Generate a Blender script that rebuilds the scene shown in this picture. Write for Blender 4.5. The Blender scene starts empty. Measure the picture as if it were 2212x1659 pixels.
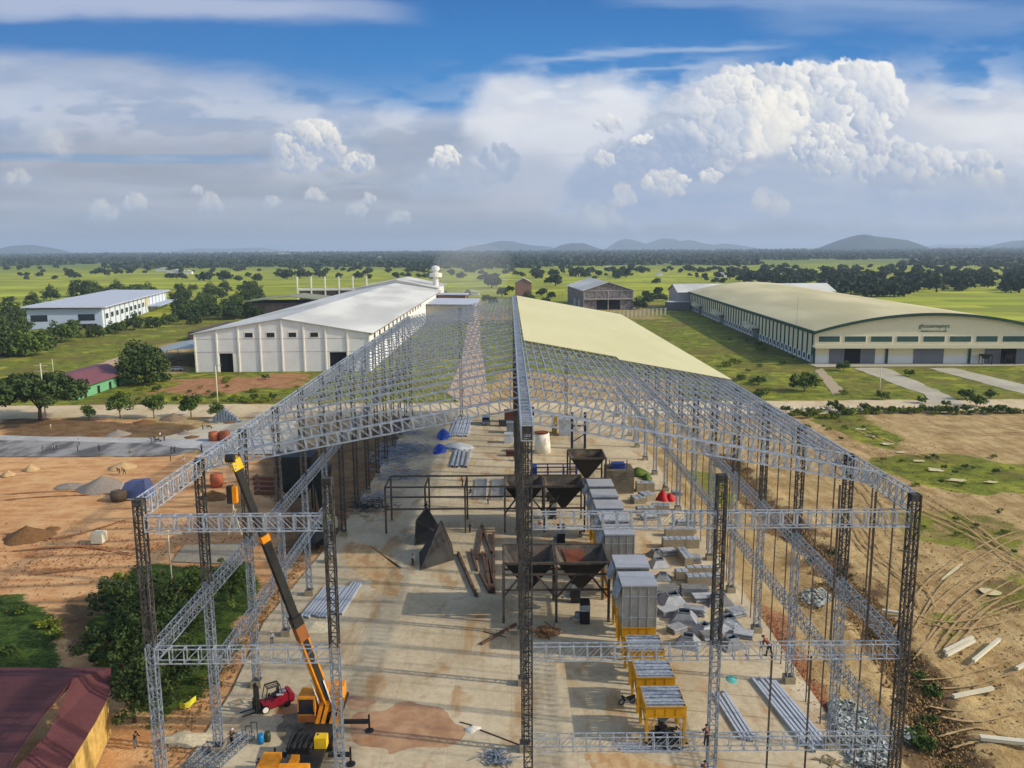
import bpy, math, random
import numpy as np
from mathutils import Vector, Matrix
R_ = math.radians
scene = bpy.context.scene
COL = scene.collection

# ------------------------------------------------------------------ camera
CAM_H = 46.0; CF = 1761.0; CP, CYAW, CROLL = .1649, .0028, .0060      # focal length in units of a 2212-wide frame
def _axes():
    cp, sp, cy, sy = math.cos(CP), math.sin(CP), math.cos(CYAW), math.sin(CYAW)
    F = np.array([sy*cp, cy*cp, -sp]); Rr = np.array([cy, -sy, 0.]); U = np.cross(Rr, F)
    cr, sr = math.cos(CROLL), math.sin(CROLL)
    return F, Rr*cr-U*sr, U*cr+Rr*sr
AF, AR, AU = _axes()
cam = bpy.data.objects.new('camera', bpy.data.cameras.new('camera')); COL.objects.link(cam)
m = Matrix(((AR[0], AU[0], -AF[0], 0), (AR[1], AU[1], -AF[1], 0), (AR[2], AU[2], -AF[2], CAM_H), (0, 0, 0, 1)))
cam.matrix_world = m
cam.data.sensor_width = 36; cam.data.lens = 36*CF/2212
cam.data.clip_start = .5; cam.data.clip_end = 120000
scene.camera = cam
# ------------------------------------------------------------------ light
SUN_DIR = Vector((-6.5, 1.3, -3.9)).normalized()          # the way the light travels
EXPO = 0.36
w = bpy.data.worlds.new('World'); scene.world = w; w.use_nodes = True
nt = w.node_tree; nt.nodes.clear()
sk = nt.nodes.new('ShaderNodeTexSky'); sk.sky_type = 'NISHITA'; sk.sun_disc = False
sk.sun_elevation = math.asin(-SUN_DIR.z); sk.sun_rotation = math.atan2(-SUN_DIR.x, -SUN_DIR.y)
sk.air_density = 1.0; sk.dust_density = 1.5
bg = nt.nodes.new('ShaderNodeBackground'); bg.inputs[1].default_value = .15
ou = nt.nodes.new('ShaderNodeOutputWorld')
nt.links.new(sk.outputs[0], bg.inputs[0]); nt.links.new(bg.outputs[0], ou.inputs[0])
sun = bpy.data.objects.new('sun', bpy.data.lights.new('sun', 'SUN')); COL.objects.link(sun)
sun.data.energy = 2.8; sun.data.angle = R_(.8); sun.data.color = (1, .93, .80)
sun.rotation_euler = SUN_DIR.to_track_quat('-Z', 'Y').to_euler(); sun.location = (60, -20, 120)
scene.view_settings.view_transform = 'Standard'; scene.view_settings.look = 'None'
scene.view_settings.exposure = EXPO; scene.view_settings.gamma = 1
scene.cycles.volume_bounces = 0; scene.cycles.max_bounces = 5; scene.cycles.diffuse_bounces = 3
scene.cycles.transparent_max_bounces = 8

# ------------------------------------------------------------------ measuring helpers (photo measured once, then real places)
def ray(x, y): return CF*AF + (x-1106)*AR - (y-829.5)*AU
def G(x, y, z=0.):
    d = ray(x, y); t = (z-CAM_H)/d[2]; return Vector((d[0]*t, d[1]*t, z))
def AtY(x, y, Y):
    d = ray(x, y); t = Y/d[1]; return Vector((d[0]*t, Y, CAM_H+d[2]*t))
def zoomc(x0, y0, sc): return lambda x, y: ((x0+x/sc)/1.8517, (y0+y/sc)/1.8517)

# ------------------------------------------------------------------ colour + node helpers
def s(r, g, b, a=1.):
    f = lambda c: (c/255/12.92) if c/255 <= .04045 else ((c/255+.055)/1.055)**2.4
    return (f(r), f(g), f(b), a)
class E:                                                     # tiny expression builder over Math nodes
    def __init__(s_, nt, o): s_.nt, s_.o = nt, o
    def _b(a, op, b, sw=False):
        n = a.nt.nodes.new('ShaderNodeMath'); n.operation = op
        for i, v in enumerate((b, a) if sw else (a, b)):
            if isinstance(v, E): a.nt.links.new(v.o, n.inputs[i])
            elif v is not None: n.inputs[i].default_value = v
        return E(a.nt, n.outputs[0])
    def __add__(a, b): return a._b('ADD', b)
    def __sub__(a, b): return a._b('SUBTRACT', b)
    def __mul__(a, b): return a._b('MULTIPLY', b)
    def __truediv__(a, b): return a._b('DIVIDE', b)
    __radd__ = __add__; __rmul__ = __mul__
    def __rsub__(a, b): return a._b('SUBTRACT', b, True)
    def mx(a, b): return a._b('MAXIMUM', b)
    def mn(a, b): return a._b('MINIMUM', b)
    def pw(a, b): return a._b('POWER', b)
    def sin(a): return a._b('SINE', None)
    def fract(a): return a._b('FRACT', None)
    def abs(a): return a._b('ABSOLUTE', None)
    def sm(a, lo, hi):
        n = a.nt.nodes.new('ShaderNodeMapRange'); n.interpolation_type = 'SMOOTHSTEP'
        a.nt.links.new(a.o, n.inputs[0]); n.inputs[1].default_value = lo; n.inputs[2].default_value = hi
        return E(a.nt, n.outputs[0])
class Mat:
    def __init__(self, name, rough=.8, metal=0., spec=.3):
        self.m = bpy.data.materials.new(name); self.m.use_nodes = True; self.nt = self.m.node_tree
        self.b = self.nt.nodes['Principled BSDF']
        self.b.inputs['Roughness'].default_value = rough; self.b.inputs['Metallic'].default_value = metal
        self.b.inputs['Specular IOR Level'].default_value = spec
        self.tc = None
    def co(self, scale=(1, 1, 1), rot=(0, 0, 0), obj=False):
        if self.tc is None:
            self.tc = self.nt.nodes.new('ShaderNodeNewGeometry'); self.to = self.nt.nodes.new('ShaderNodeTexCoord')
        mp = self.nt.nodes.new('ShaderNodeMapping'); mp.inputs['Scale'].default_value = scale; mp.inputs['Rotation'].default_value = rot
        self.nt.links.new(self.to.outputs['Object'] if obj else self.tc.outputs['Position'], mp.inputs[0]); return mp.outputs[0]
    def noise(self, sc=1., det=4, rough=.55, scale=(1, 1, 1), rot=(0, 0, 0), obj=False, dist=0.):
        n = self.nt.nodes.new('ShaderNodeTexNoise'); n.inputs['Scale'].default_value = sc
        n.inputs['Detail'].default_value = det; n.inputs['Roughness'].default_value = rough; n.inputs['Distortion'].default_value = dist
        self.nt.links.new(self.co(scale, rot, obj), n.inputs['Vector']); return E(self.nt, n.outputs[0])
    def xyz(self, obj=False):
        n = self.nt.nodes.new('ShaderNodeSeparateXYZ'); self.nt.links.new(self.co(obj=obj), n.inputs[0])
        return [E(self.nt, n.outputs[i]) for i in range(3)]
    def mix(self, f, a, b):
        n = self.nt.nodes.new('ShaderNodeMix'); n.data_type = 'RGBA'
        for i, v in ((0, f), (6, a), (7, b)):
            if isinstance(v, E): self.nt.links.new(v.o, n.inputs[i])
            elif hasattr(v, 'is_linked') or hasattr(v, 'links'): self.nt.links.new(v, n.inputs[i])
            else: n.inputs[i].default_value = v
        return n.outputs[2]
    def island(self):
        n = self.nt.nodes.new('ShaderNodeNewGeometry'); return E(self.nt, n.outputs['Random Per Island'])
    def rnd(self):
        n = self.nt.nodes.new('ShaderNodeObjectInfo'); return E(self.nt, n.outputs['Random'])
    def col(self, c):
        if isinstance(c, tuple): self.b.inputs['Base Color'].default_value = c
        else: self.nt.links.new(c, self.b.inputs['Base Color'])
        return self
    def rgh(self, e): self.nt.links.new(e.o, self.b.inputs['Roughness']); return self
    def bump(self, e, strength=.3, dist=.1):
        n = self.nt.nodes.new('ShaderNodeBump'); n.inputs['Strength'].default_value = strength; n.inputs['Distance'].default_value = dist
        self.nt.links.new(e.o, n.inputs['Height']); self.nt.links.new(n.outputs[0], self.b.inputs['Normal']); return self
def plain(name, c, rough=.7, metal=0., var=.25, sc=1.2, spec=.3, bump=0):
    M = Mat(name, rough, metal, spec); n = M.noise(sc, 6, .65)
    d = tuple(x*(1-var) for x in c[:3])+(1,); l = tuple(min(1, x*(1+var*.6)) for x in c[:3])+(1,)
    M.col(M.mix(n.sm(.3, .7), d, l))
    if bump: M.bump(n, bump, .05)
    return M.m
def ribbed(name, c, axis=0, pitch=.3, rough=.45, metal=0., var=.12, depth=.5, dirt=None, obj=False):
    M = Mat(name, rough, metal); x = M.xyz(obj)[axis]; n = M.noise(.25, 7, .65, obj=obj); n2 = M.noise(3, 4, .6, obj=obj)
    d = tuple(q*(1-var) for q in c[:3])+(1,); l = tuple(min(1, q*(1+var*.7)) for q in c[:3])+(1,)
    k = M.mix((n*.7+n2*.3).sm(.32, .68), d, l)
    if dirt: k = M.mix(n.sm(.5, .75)*.7, k, dirt)
    M.col(k); M.bump((x*(2*math.pi/pitch)).sin().sm(.2, .9), depth, .04)
    return M.m

# ------------------------------------------------------------------ mesh building
class MB:
    def __init__(self): self.v = []; self.f = []; self.m = []; self.mi = 0
    def quad(self, *p):
        n = len(self.v); self.v += [tuple(q) for q in p]; self.f.append(tuple(range(n, n+len(p)))); self.m.append(self.mi); return self
    def hexa(self, c):                                       # 8 corners: bottom 4, top 4
        n = len(self.v); self.v += [tuple(q) for q in c]
        for a in ((0, 3, 2, 1), (4, 5, 6, 7), (0, 1, 5, 4), (1, 2, 6, 5), (2, 3, 7, 6), (3, 0, 4, 7)):
            self.f.append(tuple(n+i for i in a)); self.m.append(self.mi)
        return self
    def box(self, x0, x1, y0, y1, z0, z1):
        return self.hexa([(x0, y0, z0), (x1, y0, z0), (x1, y1, z0), (x0, y1, z0), (x0, y0, z1), (x1, y0, z1), (x1, y1, z1), (x0, y1, z1)])
    def bar(self, a, b, w=.1, h=None, up=(0, 0, 1)):
        a, b = Vector(a), Vector(b); h = h or w; d = (b-a)
        if d.length < 1e-6: return self
        d.normalize(); u = Vector(up)
        if abs(d.dot(u)) > .98: u = Vector((0, 1, 0)) if abs(d.y) < .9 else Vector((1, 0, 0))
        r = d.cross(u).normalized()*(w/2); q = r.cross(d).normalized()*(h/2)
        return self.hexa([a-r-q, a+r-q, b+r-q, b-r-q, a-r+q, a+r+q, b+r+q, b-r+q])
    def tube(self, pts, rad, n=10, cap=True):
        pts = [Vector(p) for p in pts]; base = len(self.v); rads = rad if isinstance(rad, (list, tuple)) else [rad]*len(pts)
        for i, p in enumerate(pts):
            d = (pts[min(i+1, len(pts)-1)]-pts[max(i-1, 0)]).normalized()
            u = Vector((0, 0, 1)) if abs(d.z) < .9 else Vector((1, 0, 0))
            r = d.cross(u).normalized(); q = r.cross(d)
            for k in range(n):
                t = 2*math.pi*k/n; self.v.append(tuple(p+(r*math.cos(t)+q*math.sin(t))*rads[i]))
        for i in range(len(pts)-1):
            for k in range(n):
                a = base+i*n+k; b = base+i*n+(k+1) % n; self.f.append((a, b, b+n, a+n)); self.m.append(self.mi)
        if cap:
            self.f.append(tuple(base+k for k in range(n))[::-1]); self.m.append(self.mi)
            e = base+(len(pts)-1)*n; self.f.append(tuple(e+k for k in range(n))); self.m.append(self.mi)
        return self
    def prism(self, poly, z0, z1):
        n = len(self.v); k = len(poly)
        self.v += [(p[0], p[1], z0) for p in poly]+[(p[0], p[1], z1) for p in poly]
        self.f.append(tuple(range(n+k-1, n-1, -1))); self.f.append(tuple(range(n+k, n+2*k))); self.m += [self.mi]*2
        for i in range(k):
            j = (i+1) % k; self.f.append((n+i, n+j, n+k+j, n+k+i)); self.m.append(self.mi)
        return self
    def extr(self, poly, axis, a0, a1):                      # polygon in the plane across an axis (0: yz, 1: xz)
        P = (lambda p, t: (t, p[0], p[1])) if axis == 0 else (lambda p, t: (p[0], t, p[1]))
        n = len(self.v); k = len(poly); self.v += [P(p, a0) for p in poly]+[P(p, a1) for p in poly]
        self.f.append(tuple(range(n, n+k))); self.f.append(tuple(range(n+2*k-1, n+k-1, -1))); self.m += [self.mi]*2
        for i in range(k):
            j = (i+1) % k; self.f.append((n+j, n+i, n+k+i, n+k+j)); self.m.append(self.mi)
        return self
    def xf(self, M, i0=0):
        for i in range(i0, len(self.v)): self.v[i] = tuple(M @ Vector(self.v[i]))
        return self
    def mesh(self, name, mats, smooth=False):
        me = bpy.data.meshes.new(name); me.from_pydata(self.v, [], self.f)
        for m_ in (mats if isinstance(mats, (list, tuple)) else [mats]): me.materials.append(m_)
        if self.m and max(self.m) > 0: me.polygons.foreach_set('material_index', self.m)
        if smooth: me.polygons.foreach_set('use_smooth', [True]*len(me.polygons))
        me.update(); return me
    def build(self, name, mats, parent=None, loc=None, smooth=False):
        return put(name, self.mesh(name, mats, smooth), parent, loc)
def put(name, me, parent=None, loc=None, rz=0):
    o = bpy.data.objects.new(name, me); COL.objects.link(o)
    if parent is not None: o.parent = parent
    if loc is not None: o.location = loc
    if rz: o.rotation_euler[2] = rz
    return o
def tag(o, label=None, cat=None, group=None, kind=None):
    if label: o['label'] = label
    if cat: o['category'] = cat
    if group: o['group'] = group
    if kind: o['kind'] = kind
    return o
def thing(name, label, cat, loc=(0, 0, 0), rz=0, group=None):
    return tag(put(name, None, None, loc, rz), label, cat, group)
def struct(o): o['kind'] = 'structure'; return o
def copy_tree(o, parent=None):
    c = o.copy(); COL.objects.link(c)
    if parent is not None: c.parent = parent
    for ch in [q for q in o.children]: copy_tree(ch, c)
    return c
def dup(o, loc, rz=None, label=None, scale=None, group=None):
    c = copy_tree(o); c.location = loc
    if rz is not None: c.rotation_euler[2] = rz
    if scale: c.scale = scale if isinstance(scale, (tuple, list)) else (scale,)*3
    if label: c['label'] = label
    if group: c['group'] = group
    return c

# value noise for shapes (numpy)
_rs = np.random.RandomState(7); _GR = _rs.rand(64, 256, 256).astype(np.float32)
def vnoise(x, y, layer=0):
    g = _GR[layer % 64]; xi = np.floor(x).astype(int); yi = np.floor(y).astype(int); fx = x-xi; fy = y-yi
    fx = fx*fx*(3-2*fx); fy = fy*fy*(3-2*fy); a = g[yi % 256, xi % 256]; b = g[yi % 256, (xi+1) % 256]
    c = g[(yi+1) % 256, xi % 256]; d = g[(yi+1) % 256, (xi+1) % 256]
    return (a*(1-fx)+b*fx)*(1-fy)+(c*(1-fx)+d*fx)*fy
def fbm(x, y, o=5, layer=0, gain=.5):
    t = 0; am = 1; n = 0
    for i in range(o): t = t+am*vnoise(x*2**i+i*17.3, y*2**i+i*9.1, layer+i); n += am; am *= gain
    return t/n
def sstep(a, b, x): t = np.clip((x-a)/(b-a), 0, 1); return t*t*(3-2*t)
def poly_sd(px, py, poly):                                   # signed distance, inside positive
    d = np.full(px.shape, 1e9); ins = np.zeros(px.shape, bool); n = len(poly)
    for i in range(n):
        x0, y0 = poly[i][:2]; x1, y1 = poly[(i+1) % n][:2]; ex, ey = x1-x0, y1-y0
        t = np.clip(((px-x0)*ex+(py-y0)*ey)/(ex*ex+ey*ey+1e-9), 0, 1)
        d = np.minimum(d, np.hypot(px-x0-t*ex, py-y0-t*ey))
        c = ((y0 > py) != (y1 > py)) & (px < (x1-x0)*(py-y0)/((y1-y0)+1e-12)+x0); ins ^= c
    return np.where(ins, d, -d)
# ================================================================== SKY (backdrop shell far behind everything, gives off its own light)
def make_sky():
    gx = np.concatenate([np.linspace(-900, -20, 90)[:-1], np.linspace(-20, 2232, 1250), np.linspace(2232, 3200, 90)[1:]])
    gy = np.concatenate([np.linspace(-330, -12, 40)[:-1], np.linspace(-12, 560, 330)])
    X, Y = np.meshgrid(gx, gy)
    wx = X+26*(fbm(X/48, Y/48, 4, 3)-.5)+9*(fbm(X/11, Y/11, 4, 9)-.5); wy = Y+26*(fbm(X/48, Y/48, 4, 20)-.5)+9*(fbm(X/11, Y/11, 4, 30)-.5)
    lin = lambda *c: np.array(s(*c)[:3])
    el = (537-Y)/30.7
    # clear sky
    keys = [(-1, (140, 157, 174)), (1, (146, 163, 181)), (4, (158, 179, 204)), (7, (130, 168, 212)), (10, (82, 146, 207)), (14, (64, 132, 199)), (18, (54, 116, 184)), (30, (44, 98, 165))]
    C = np.zeros(X.shape+(3,))
    for ch in range(3): C[..., ch] = np.interp(el, [k[0] for k in keys], [lin(*k[1])[ch] for k in keys])
    left = sstep(1100, 0, X)*sstep(4, 9, el)
    C = C*(1-left[..., None]*.35)+lin(84, 128, 184)*left[..., None]*.35
    def over(a, col, C):
        a = np.clip(a, 0, 1)[..., None]; return C*(1-a)+(np.asarray(col) if np.ndim(col) > 1 else lin(*col))*a
    def band(x0, y0, x1, y1, th, soft, layer, amp=30, sc=(190, 34)):     # streaked veil along a line
        t = np.clip((X-x0)/(x1-x0), -.2, 1.2); yc = y0+(y1-y0)*t; n = (fbm(X/sc[0]+layer, Y/sc[1], 5, layer)-.5)*2
        d = np.abs(Y-yc+n*amp)/th
        return sstep(1, 1-soft, d)*sstep(x0-90, x0+90, X)*sstep(x1+90, x1-90, X)
    n1 = fbm(X/260, Y/60, 6, 5)
    # veils
    veil = sstep(150, 250, Y+60*(n1-.5)-40*sstep(1000, 0, X)*1.)*sstep(2000, 700, X+0*Y)
    edge = sstep(870, 640, X+(Y-190)*-.4) 
    veil = sstep(140, 235, Y+90*(fbm(X/300, Y/70, 5, 8)-.5)+70*(np.clip(900-X, 0, 900)/900)-90*np.clip((X-560)/480, 0, 1)*sstep(330, 190, Y))
    veil = veil*(.55+.45*fbm(X/220, Y/50, 5, 12)*1.5)
    veilc = lin(186, 192, 206)*(1-sstep(230, 330, Y)[..., None]*.25)+0*C
    C = over(veil*.88*sstep(600, 420, Y), veilc*(.90+.35*fbm(X/170, Y/42, 6, 61)[..., None]), C)
    C = over(band(-400, -10, 860, 28, 46, .8, 14, 22)*.72, (170, 184, 214), C)
    C = over(band(-400, 20, 700, 10, 40, .8, 19, 22)*.6, (186, 196, 220), C)
    C = over(band(1150, 130, 1680, 92, 22, 1, 23, 26, (120, 24))*.55, (186, 202, 226), C)
    C = over(band(1230, 175, 1600, 135, 16, 1, 26, 20, (110, 22))*.45, (186, 202, 226), C)
    C = over(band(1650, 20, 3200, 60, 66, .9, 31, 34)*.5, (140, 168, 210), C)
    C = over(band(1350, -5, 2100, 14, 30, .9, 35, 24)*.5, (150, 176, 214), C)
    lb = sstep(150, 262, Y+130*(fbm(X/110, Y/60, 6, 40)-.5))*sstep(985, 1080, X+60*(n1-.5))           # white anvil behind the big cumulus
    C = over(lb*.92*sstep(490, 350, Y), (lin(212, 217, 228)+0*C)*(.82+.36*fbm(X/90, Y/60, 6, 62)[..., None]), C)
    rb = sstep(120, 240, Y-34*sstep(1900, 2212, X)+120*(fbm(X/150, Y/80, 6, 44)-.5))*sstep(1880, 1990, X)
    C = over(rb*.95*sstep(540, 380, Y), (lin(220, 222, 228)+0*C)*(.84+.32*fbm(X/120, Y/70, 6, 63)[..., None]), C)
    C = over(band(-60, 338, 590, 345, 13, .6, 47, 6, (300, 40))*.6, (120, 160, 200), C)
    # heaped clouds: many small lit puffs
    rnd = random.Random(11); L = np.array([.76, -.56, .34]); L /= np.linalg.norm(L)
    Cc = C.copy(); WN = fbm(X/9, Y/9, 4, 33)
    def puff(cx, cy, r, depth, warm, dim, alpha, lobes=()):
        i0, i1 = np.searchsorted(gy, cy-r*1.5-18), np.searchsorted(gy, cy+r*1.5+18); j0, j1 = np.searchsorted(gx, cx-r*1.5-18), np.searchsorted(gx, cx+r*1.5+18)
        if i1 <= i0 or j1 <= j0: return
        x = (wx[i0:i1, j0:j1]-cx)/r; y = (wy[i0:i1, j0:j1]-cy)/r; d2 = x*x+y*y; nz = np.sqrt(np.clip(1-d2, 0, 1))
        lam = x*L[0]+y*L[1]+nz*L[2]
        if lobes:
            px_, py_ = cx, cy; b_ = min(lobes, key=lambda q: math.hypot(px_-q[0], py_-q[1])/q[2]); lx = (gx[j0:j1][None, :]-b_[0])/b_[2]; ly = (gy[i0:i1][:, None]-b_[1])/b_[2]; ll = np.sqrt(lx*lx+ly*ly); sc_ = 1/np.maximum(ll, 1); lx = lx*sc_; ly = ly*sc_
            lam = lam*.46+.54*(lx*L[0]+ly*L[1]+np.sqrt(np.clip(1-lx*lx-ly*ly, 0, 1))*L[2])
        li = np.clip(.54+.56*lam, 0, 1)**1.3
        hi = lin(255, 253, 247)*(1-warm)+lin(255, 247, 228)*warm; lo = lin(168, 182, 206)
        k = np.clip(li*1.02-dim, 0, 1)[..., None]; col = lo*(1-k)+hi*k
        hz = sstep(330, 540, cy+y*r)[..., None]*.7; col = col*(1-hz)+lin(163, 178, 197)*hz
        a = sstep(1.05, .72, np.sqrt(d2)+.5*(WN[i0:i1, j0:j1]-.5))*alpha; a = a[..., None]
        Cc[i0:i1, j0:j1] = Cc[i0:i1, j0:j1]*(1-a)+col*a
    def cloud(outline, seeds, rmax, rmin, warm=.3, dim=.1, alpha=.9, seed=1, shadow=0.):
        rr = random.Random(seed); poly = [tuple(p) for p in outline]; xs = [p[0] for p in poly]; ys = [p[1] for p in poly]; P = []
        k = 0
        while len(P) < seeds and k < seeds*40:
            k += 1; x = rr.uniform(min(xs), max(xs)); y = rr.uniform(min(ys), max(ys)); t = rr.random()**1.5; r = rmin+(rmax-rmin)*t
            sd = poly_sd(np.array([x]), np.array([y]), poly)[0]
            if sd > r*.55: P.append((x, y, r, sd))
        P.sort(key=lambda p: (-p[2]*1.0+rr.uniform(-6, 6)))
        lobes = []; k = 0
        while len(lobes) < 16 and k < 3000:
            k += 1; x = rr.uniform(min(xs), max(xs)); y = rr.uniform(min(ys), max(ys)); r = rmax*rr.uniform(1.0, 2.3); sd = poly_sd(np.array([x]), np.array([y]), poly)[0]
            if sd > r*.12 and all(math.hypot(x-q[0], y-q[1]) > .75*(r+q[2])*.8 for q in lobes): lobes.append((x, y, r))
        P = [p for p in P if p[2] > rmin+.25*(rmax-rmin) or rr.random() < .38 or p[3] < p[2]*1.9]
        for (x, y, r, sd) in P:
            low = (y-min(ys))/(max(ys)-min(ys)+1); side = (max(xs)-x)/(max(xs)-min(xs)+1)
            big = fbm(np.array([x/80]), np.array([y/80]), 3, 50)[0]
            dd = dim+.55*max(0, low-.35)+shadow*max(0, side-.35)+1.1*max(0, .52-big)
            puff(x, y, r, 0, warm, dd, alpha*(1-.55*max(0, low-.7)/.3), lobes)
    def soft(outl, sf, col, a, C):
        d = poly_sd(X.ravel(), Y.ravel(), outl).reshape(X.shape)+(fbm(X/60, Y/45, 5, 52)-.5)*sf*2.2; return over(sstep(-sf, sf, d)*a, col, C)
    Cc = soft([(1200, 450), (1240, 390), (1330, 320), (1440, 235), (1540, 165), (1700, 155), (1930, 165), (1960, 260), (2080, 330), (2230, 350), (2240, 480), (1220, 490)], 34, (186, 197, 216), .85, Cc)
    Cc = soft([(1500, 250), (1560, 170), (1700, 160), (1900, 165), (1930, 240), (1850, 290), (1700, 330), (1560, 350)], 26, (236, 238, 240), .8, Cc)
    Cc = soft([(590, 330), (620, 280), (680, 268), (720, 300), (790, 345), (830, 372), (600, 385)], 22, (206, 209, 214), .7, Cc)
    Cc = soft([(880, 400), (960, 340), (1060, 320), (1200, 330), (1230, 420), (900, 430)], 26, (178, 190, 210), .7, Cc)
    Cc = soft([(1000, 210), (1060, 165), (1200, 175), (1400, 190), (1420, 250), (1300, 330), (1080, 330), (1010, 260)], 36, (222, 226, 234), .75, Cc)
    C = Cc
    dk = [(1205, 440), (1215, 400), (1260, 340), (1330, 300), (1420, 240), (1520, 170), (1580, 150), (1660, 300), (1800, 380), (2212, 380), (2260, 470), (1205, 470)]
    cloud(dk, 420, 46, 12, .1, .55, .35, 3)
    cloud([(1525, 190), (1560, 152), (1640, 143), (1760, 140), (1850, 135), (1930, 145), (1945, 185), (1968, 240), (1940, 262), (1905, 300), (1700, 320), (1620, 360), (1560, 350), (1545, 290), (1500, 250)], 900, 30, 5, .15, .02, .9, 4, .25)
    cloud([(1480, 255), (1500, 200), (1520, 168), (1570, 165), (1640, 180), (1740, 215), (1745, 260), (1690, 300), (1640, 350), (1590, 345), (1560, 380), (1500, 330), (1420, 300)], 900, 24, 4, .35, .05, .95, 5, .5)
    cloud([(1250, 400), (1290, 350), (1390, 290), (1470, 250), (1500, 270), (1530, 330), (1480, 380), (1360, 400)], 420, 20, 4, .2, .3, .8, 6, .2)
    Cc = soft([(1215, 450), (1250, 360), (1390, 285), (1465, 262), (1545, 320), (1500, 360), (1600, 400), (1640, 360), (1700, 420), (1640, 470), (1400, 480)], 15, (160, 178, 208), .72, Cc)
    Cc = soft([(1560, 420), (1640, 370), (1700, 335), (1735, 370), (1800, 385), (1880, 390), (1990, 400), (2100, 410), (2190, 430), (2100, 470), (1600, 480)], 16, (168, 184, 210), .6, Cc)
    Cc = soft([(1548, 240), (1600, 205), (1620, 250), (1600, 310), (1560, 330)], 16, (188, 200, 220), .55, Cc)
    Cc = soft([(1750, 200), (1800, 190), (1830, 240), (1800, 290), (1760, 260)], 18, (178, 192, 216), .5, Cc)
    Cc = soft([(1860, 190), (1905, 175), (1930, 230), (1880, 270)], 16, (190, 202, 222), .45, Cc)
    Cc = soft([(1640, 200), (1700, 215), (1730, 270), (1680, 330), (1620, 345), (1635, 270)], 18, (255, 250, 238), .55, Cc)
    cloud([(1690, 330), (1720, 300), (1760, 270), (1800, 262), (1830, 285), (1850, 330), (1830, 372), (1760, 375), (1700, 350)], 420, 18, 3.5, .3, .05, .95, 7, .3)
    cloud([(1830, 330), (1900, 285), (1960, 310), (2030, 315), (2120, 330), (2180, 345), (2150, 400), (1990, 410), (1850, 400)], 600, 22, 4, .3, .18, .8, 8, .1)
    cloud([(1375, 400), (1400, 372), (1450, 362), (1490, 385), (1480, 425), (1420, 432)], 200, 14, 3.5, .5, .12, .62, 9)
    cloud([(1500, 372), (1535, 360), (1560, 380), (1540, 400), (1510, 398)], 90, 10, 3, .4, .1, .6, 10)
    cloud([(1285, 345), (1310, 328), (1335, 338), (1330, 362), (1295, 362)], 90, 10, 3, .3, 0, .9, 12)
    cloud([(1350, 302), (1385, 292), (1408, 303), (1385, 315)], 70, 7, 2.5, .2, 0, .9, 13)
    cloud([(1275, 268), (1320, 245), (1350, 262), (1340, 285), (1290, 285)], 60, 12, 4, .3, .1, .6, 14)
    cloud([(585, 300), (600, 285), (640, 262), (680, 253), (722, 272), (730, 300), (748, 320), (735, 345), (700, 372), (640, 375), (600, 360)], 520, 22, 4, .8, .04, .9, 15, .5)
    cloud([(735, 350), (770, 330), (815, 336), (810, 370), (740, 375)], 130, 13, 4, .7, .05, .85, 16)
    cloud([(915, 352), (940, 320), (975, 318), (1000, 335), (985, 365), (950, 372)], 170, 11, 3, .4, 0, .85, 17, .4)
    cloud([(870, 400), (910, 365), (960, 375), (1000, 355), (1060, 312), (1110, 315), (1130, 360), (1080, 400), (980, 415), (900, 415)], 260, 20, 5, .2, .62, .5, 18)
    for (x, y, r, sd, a) in ((225, 455, 40, 21, .28), (290, 435, 34, 22, .3), (455, 440, 36, 23, .25), (425, 418, 18, 24, .25), (680, 425, 26, 25, .28), (590, 437, 24, 26, .3), (795, 430, 22, 27, .28), (770, 455, 30, 28, .3), (35, 385, 34, 29, .08), (105, 310, 60, 30, .06), (860, 470, 30, 31, .25), (1290, 470, 60, 32, .2), (1340, 425, 40, 33, .3), (1660, 440, 50, 34, .3), (2010, 380, 40, 35, .5), (2140, 385, 40, 36, .3)):
        cloud([(x-r, y+r*.55), (x-r*.7, y-r*.3), (x-r*.1, y-r*.7), (x+r*.5, y-r*.4), (x+r, y+r*.2), (x+r*.6, y+r*.6)], 90, r*.42, 3.5, .9, .12, a, sd)
    for (gx_, gy_, w2, h2, a2) in ((1400, 200, 200, 60, .5), (1180, 190, 160, 50, .45), (2110, 210, 130, 90, .5), (300, 240, 500, 60, .35), (900, 260, 300, 40, .3)):
        e_ = np.exp(-((X-gx_)/w2)**2-((Y-gy_)/h2)**2)*sstep(.38, .62, fbm(X/95, Y/34, 6, 80)); Cc = over(e_*a2, (240, 242, 244), Cc)
    for (yy, th_, a_, l_) in ((395, 26, .35, 70), (440, 22, .3, 71), (345, 14, .3, 72)):
        bb = sstep(1, .2, np.abs(Y-yy+60*(fbm(X/240, Y/60, 5, l_)-.5))/th_)*sstep(.42, .6, fbm(X/200, Y/30, 5, l_+3)); Cc = over(bb*a_, (190, 197, 210), Cc)
    for (gx_, gy_, w2, h2, a2, c_) in ((1500, 400, 330, 60, .55, (176, 188, 210)), (680, 385, 120, 26, .6, (190, 197, 208)), (960, 385, 120, 30, .5, (180, 190, 208)), (1960, 400, 260, 40, .45, (190, 198, 212)), (1860, 160, 170, 40, .35, (226, 230, 238)), (1480, 230, 90, 60, .4, (214, 220, 232)), (2060, 290, 130, 50, .4, (214, 218, 228))):
        e_ = np.exp(-((X-gx_)/w2)**2-((Y-gy_)/h2)**2)*sstep(.36, .60, fbm(X/70, Y/28, 6, 84)); Cc = over(e_*a2, c_, Cc)
    hzz = sstep(1.8, .1, el)[..., None]*.7; Cc = Cc*(1-hzz)+lin(148, 163, 181)*hzz
    # shell geometry
    Rr = 90000.; U = Vector((0, 0, 1))
    dx = (X-1103)/CF; dz = (537-Y)/CF*1.0
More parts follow.
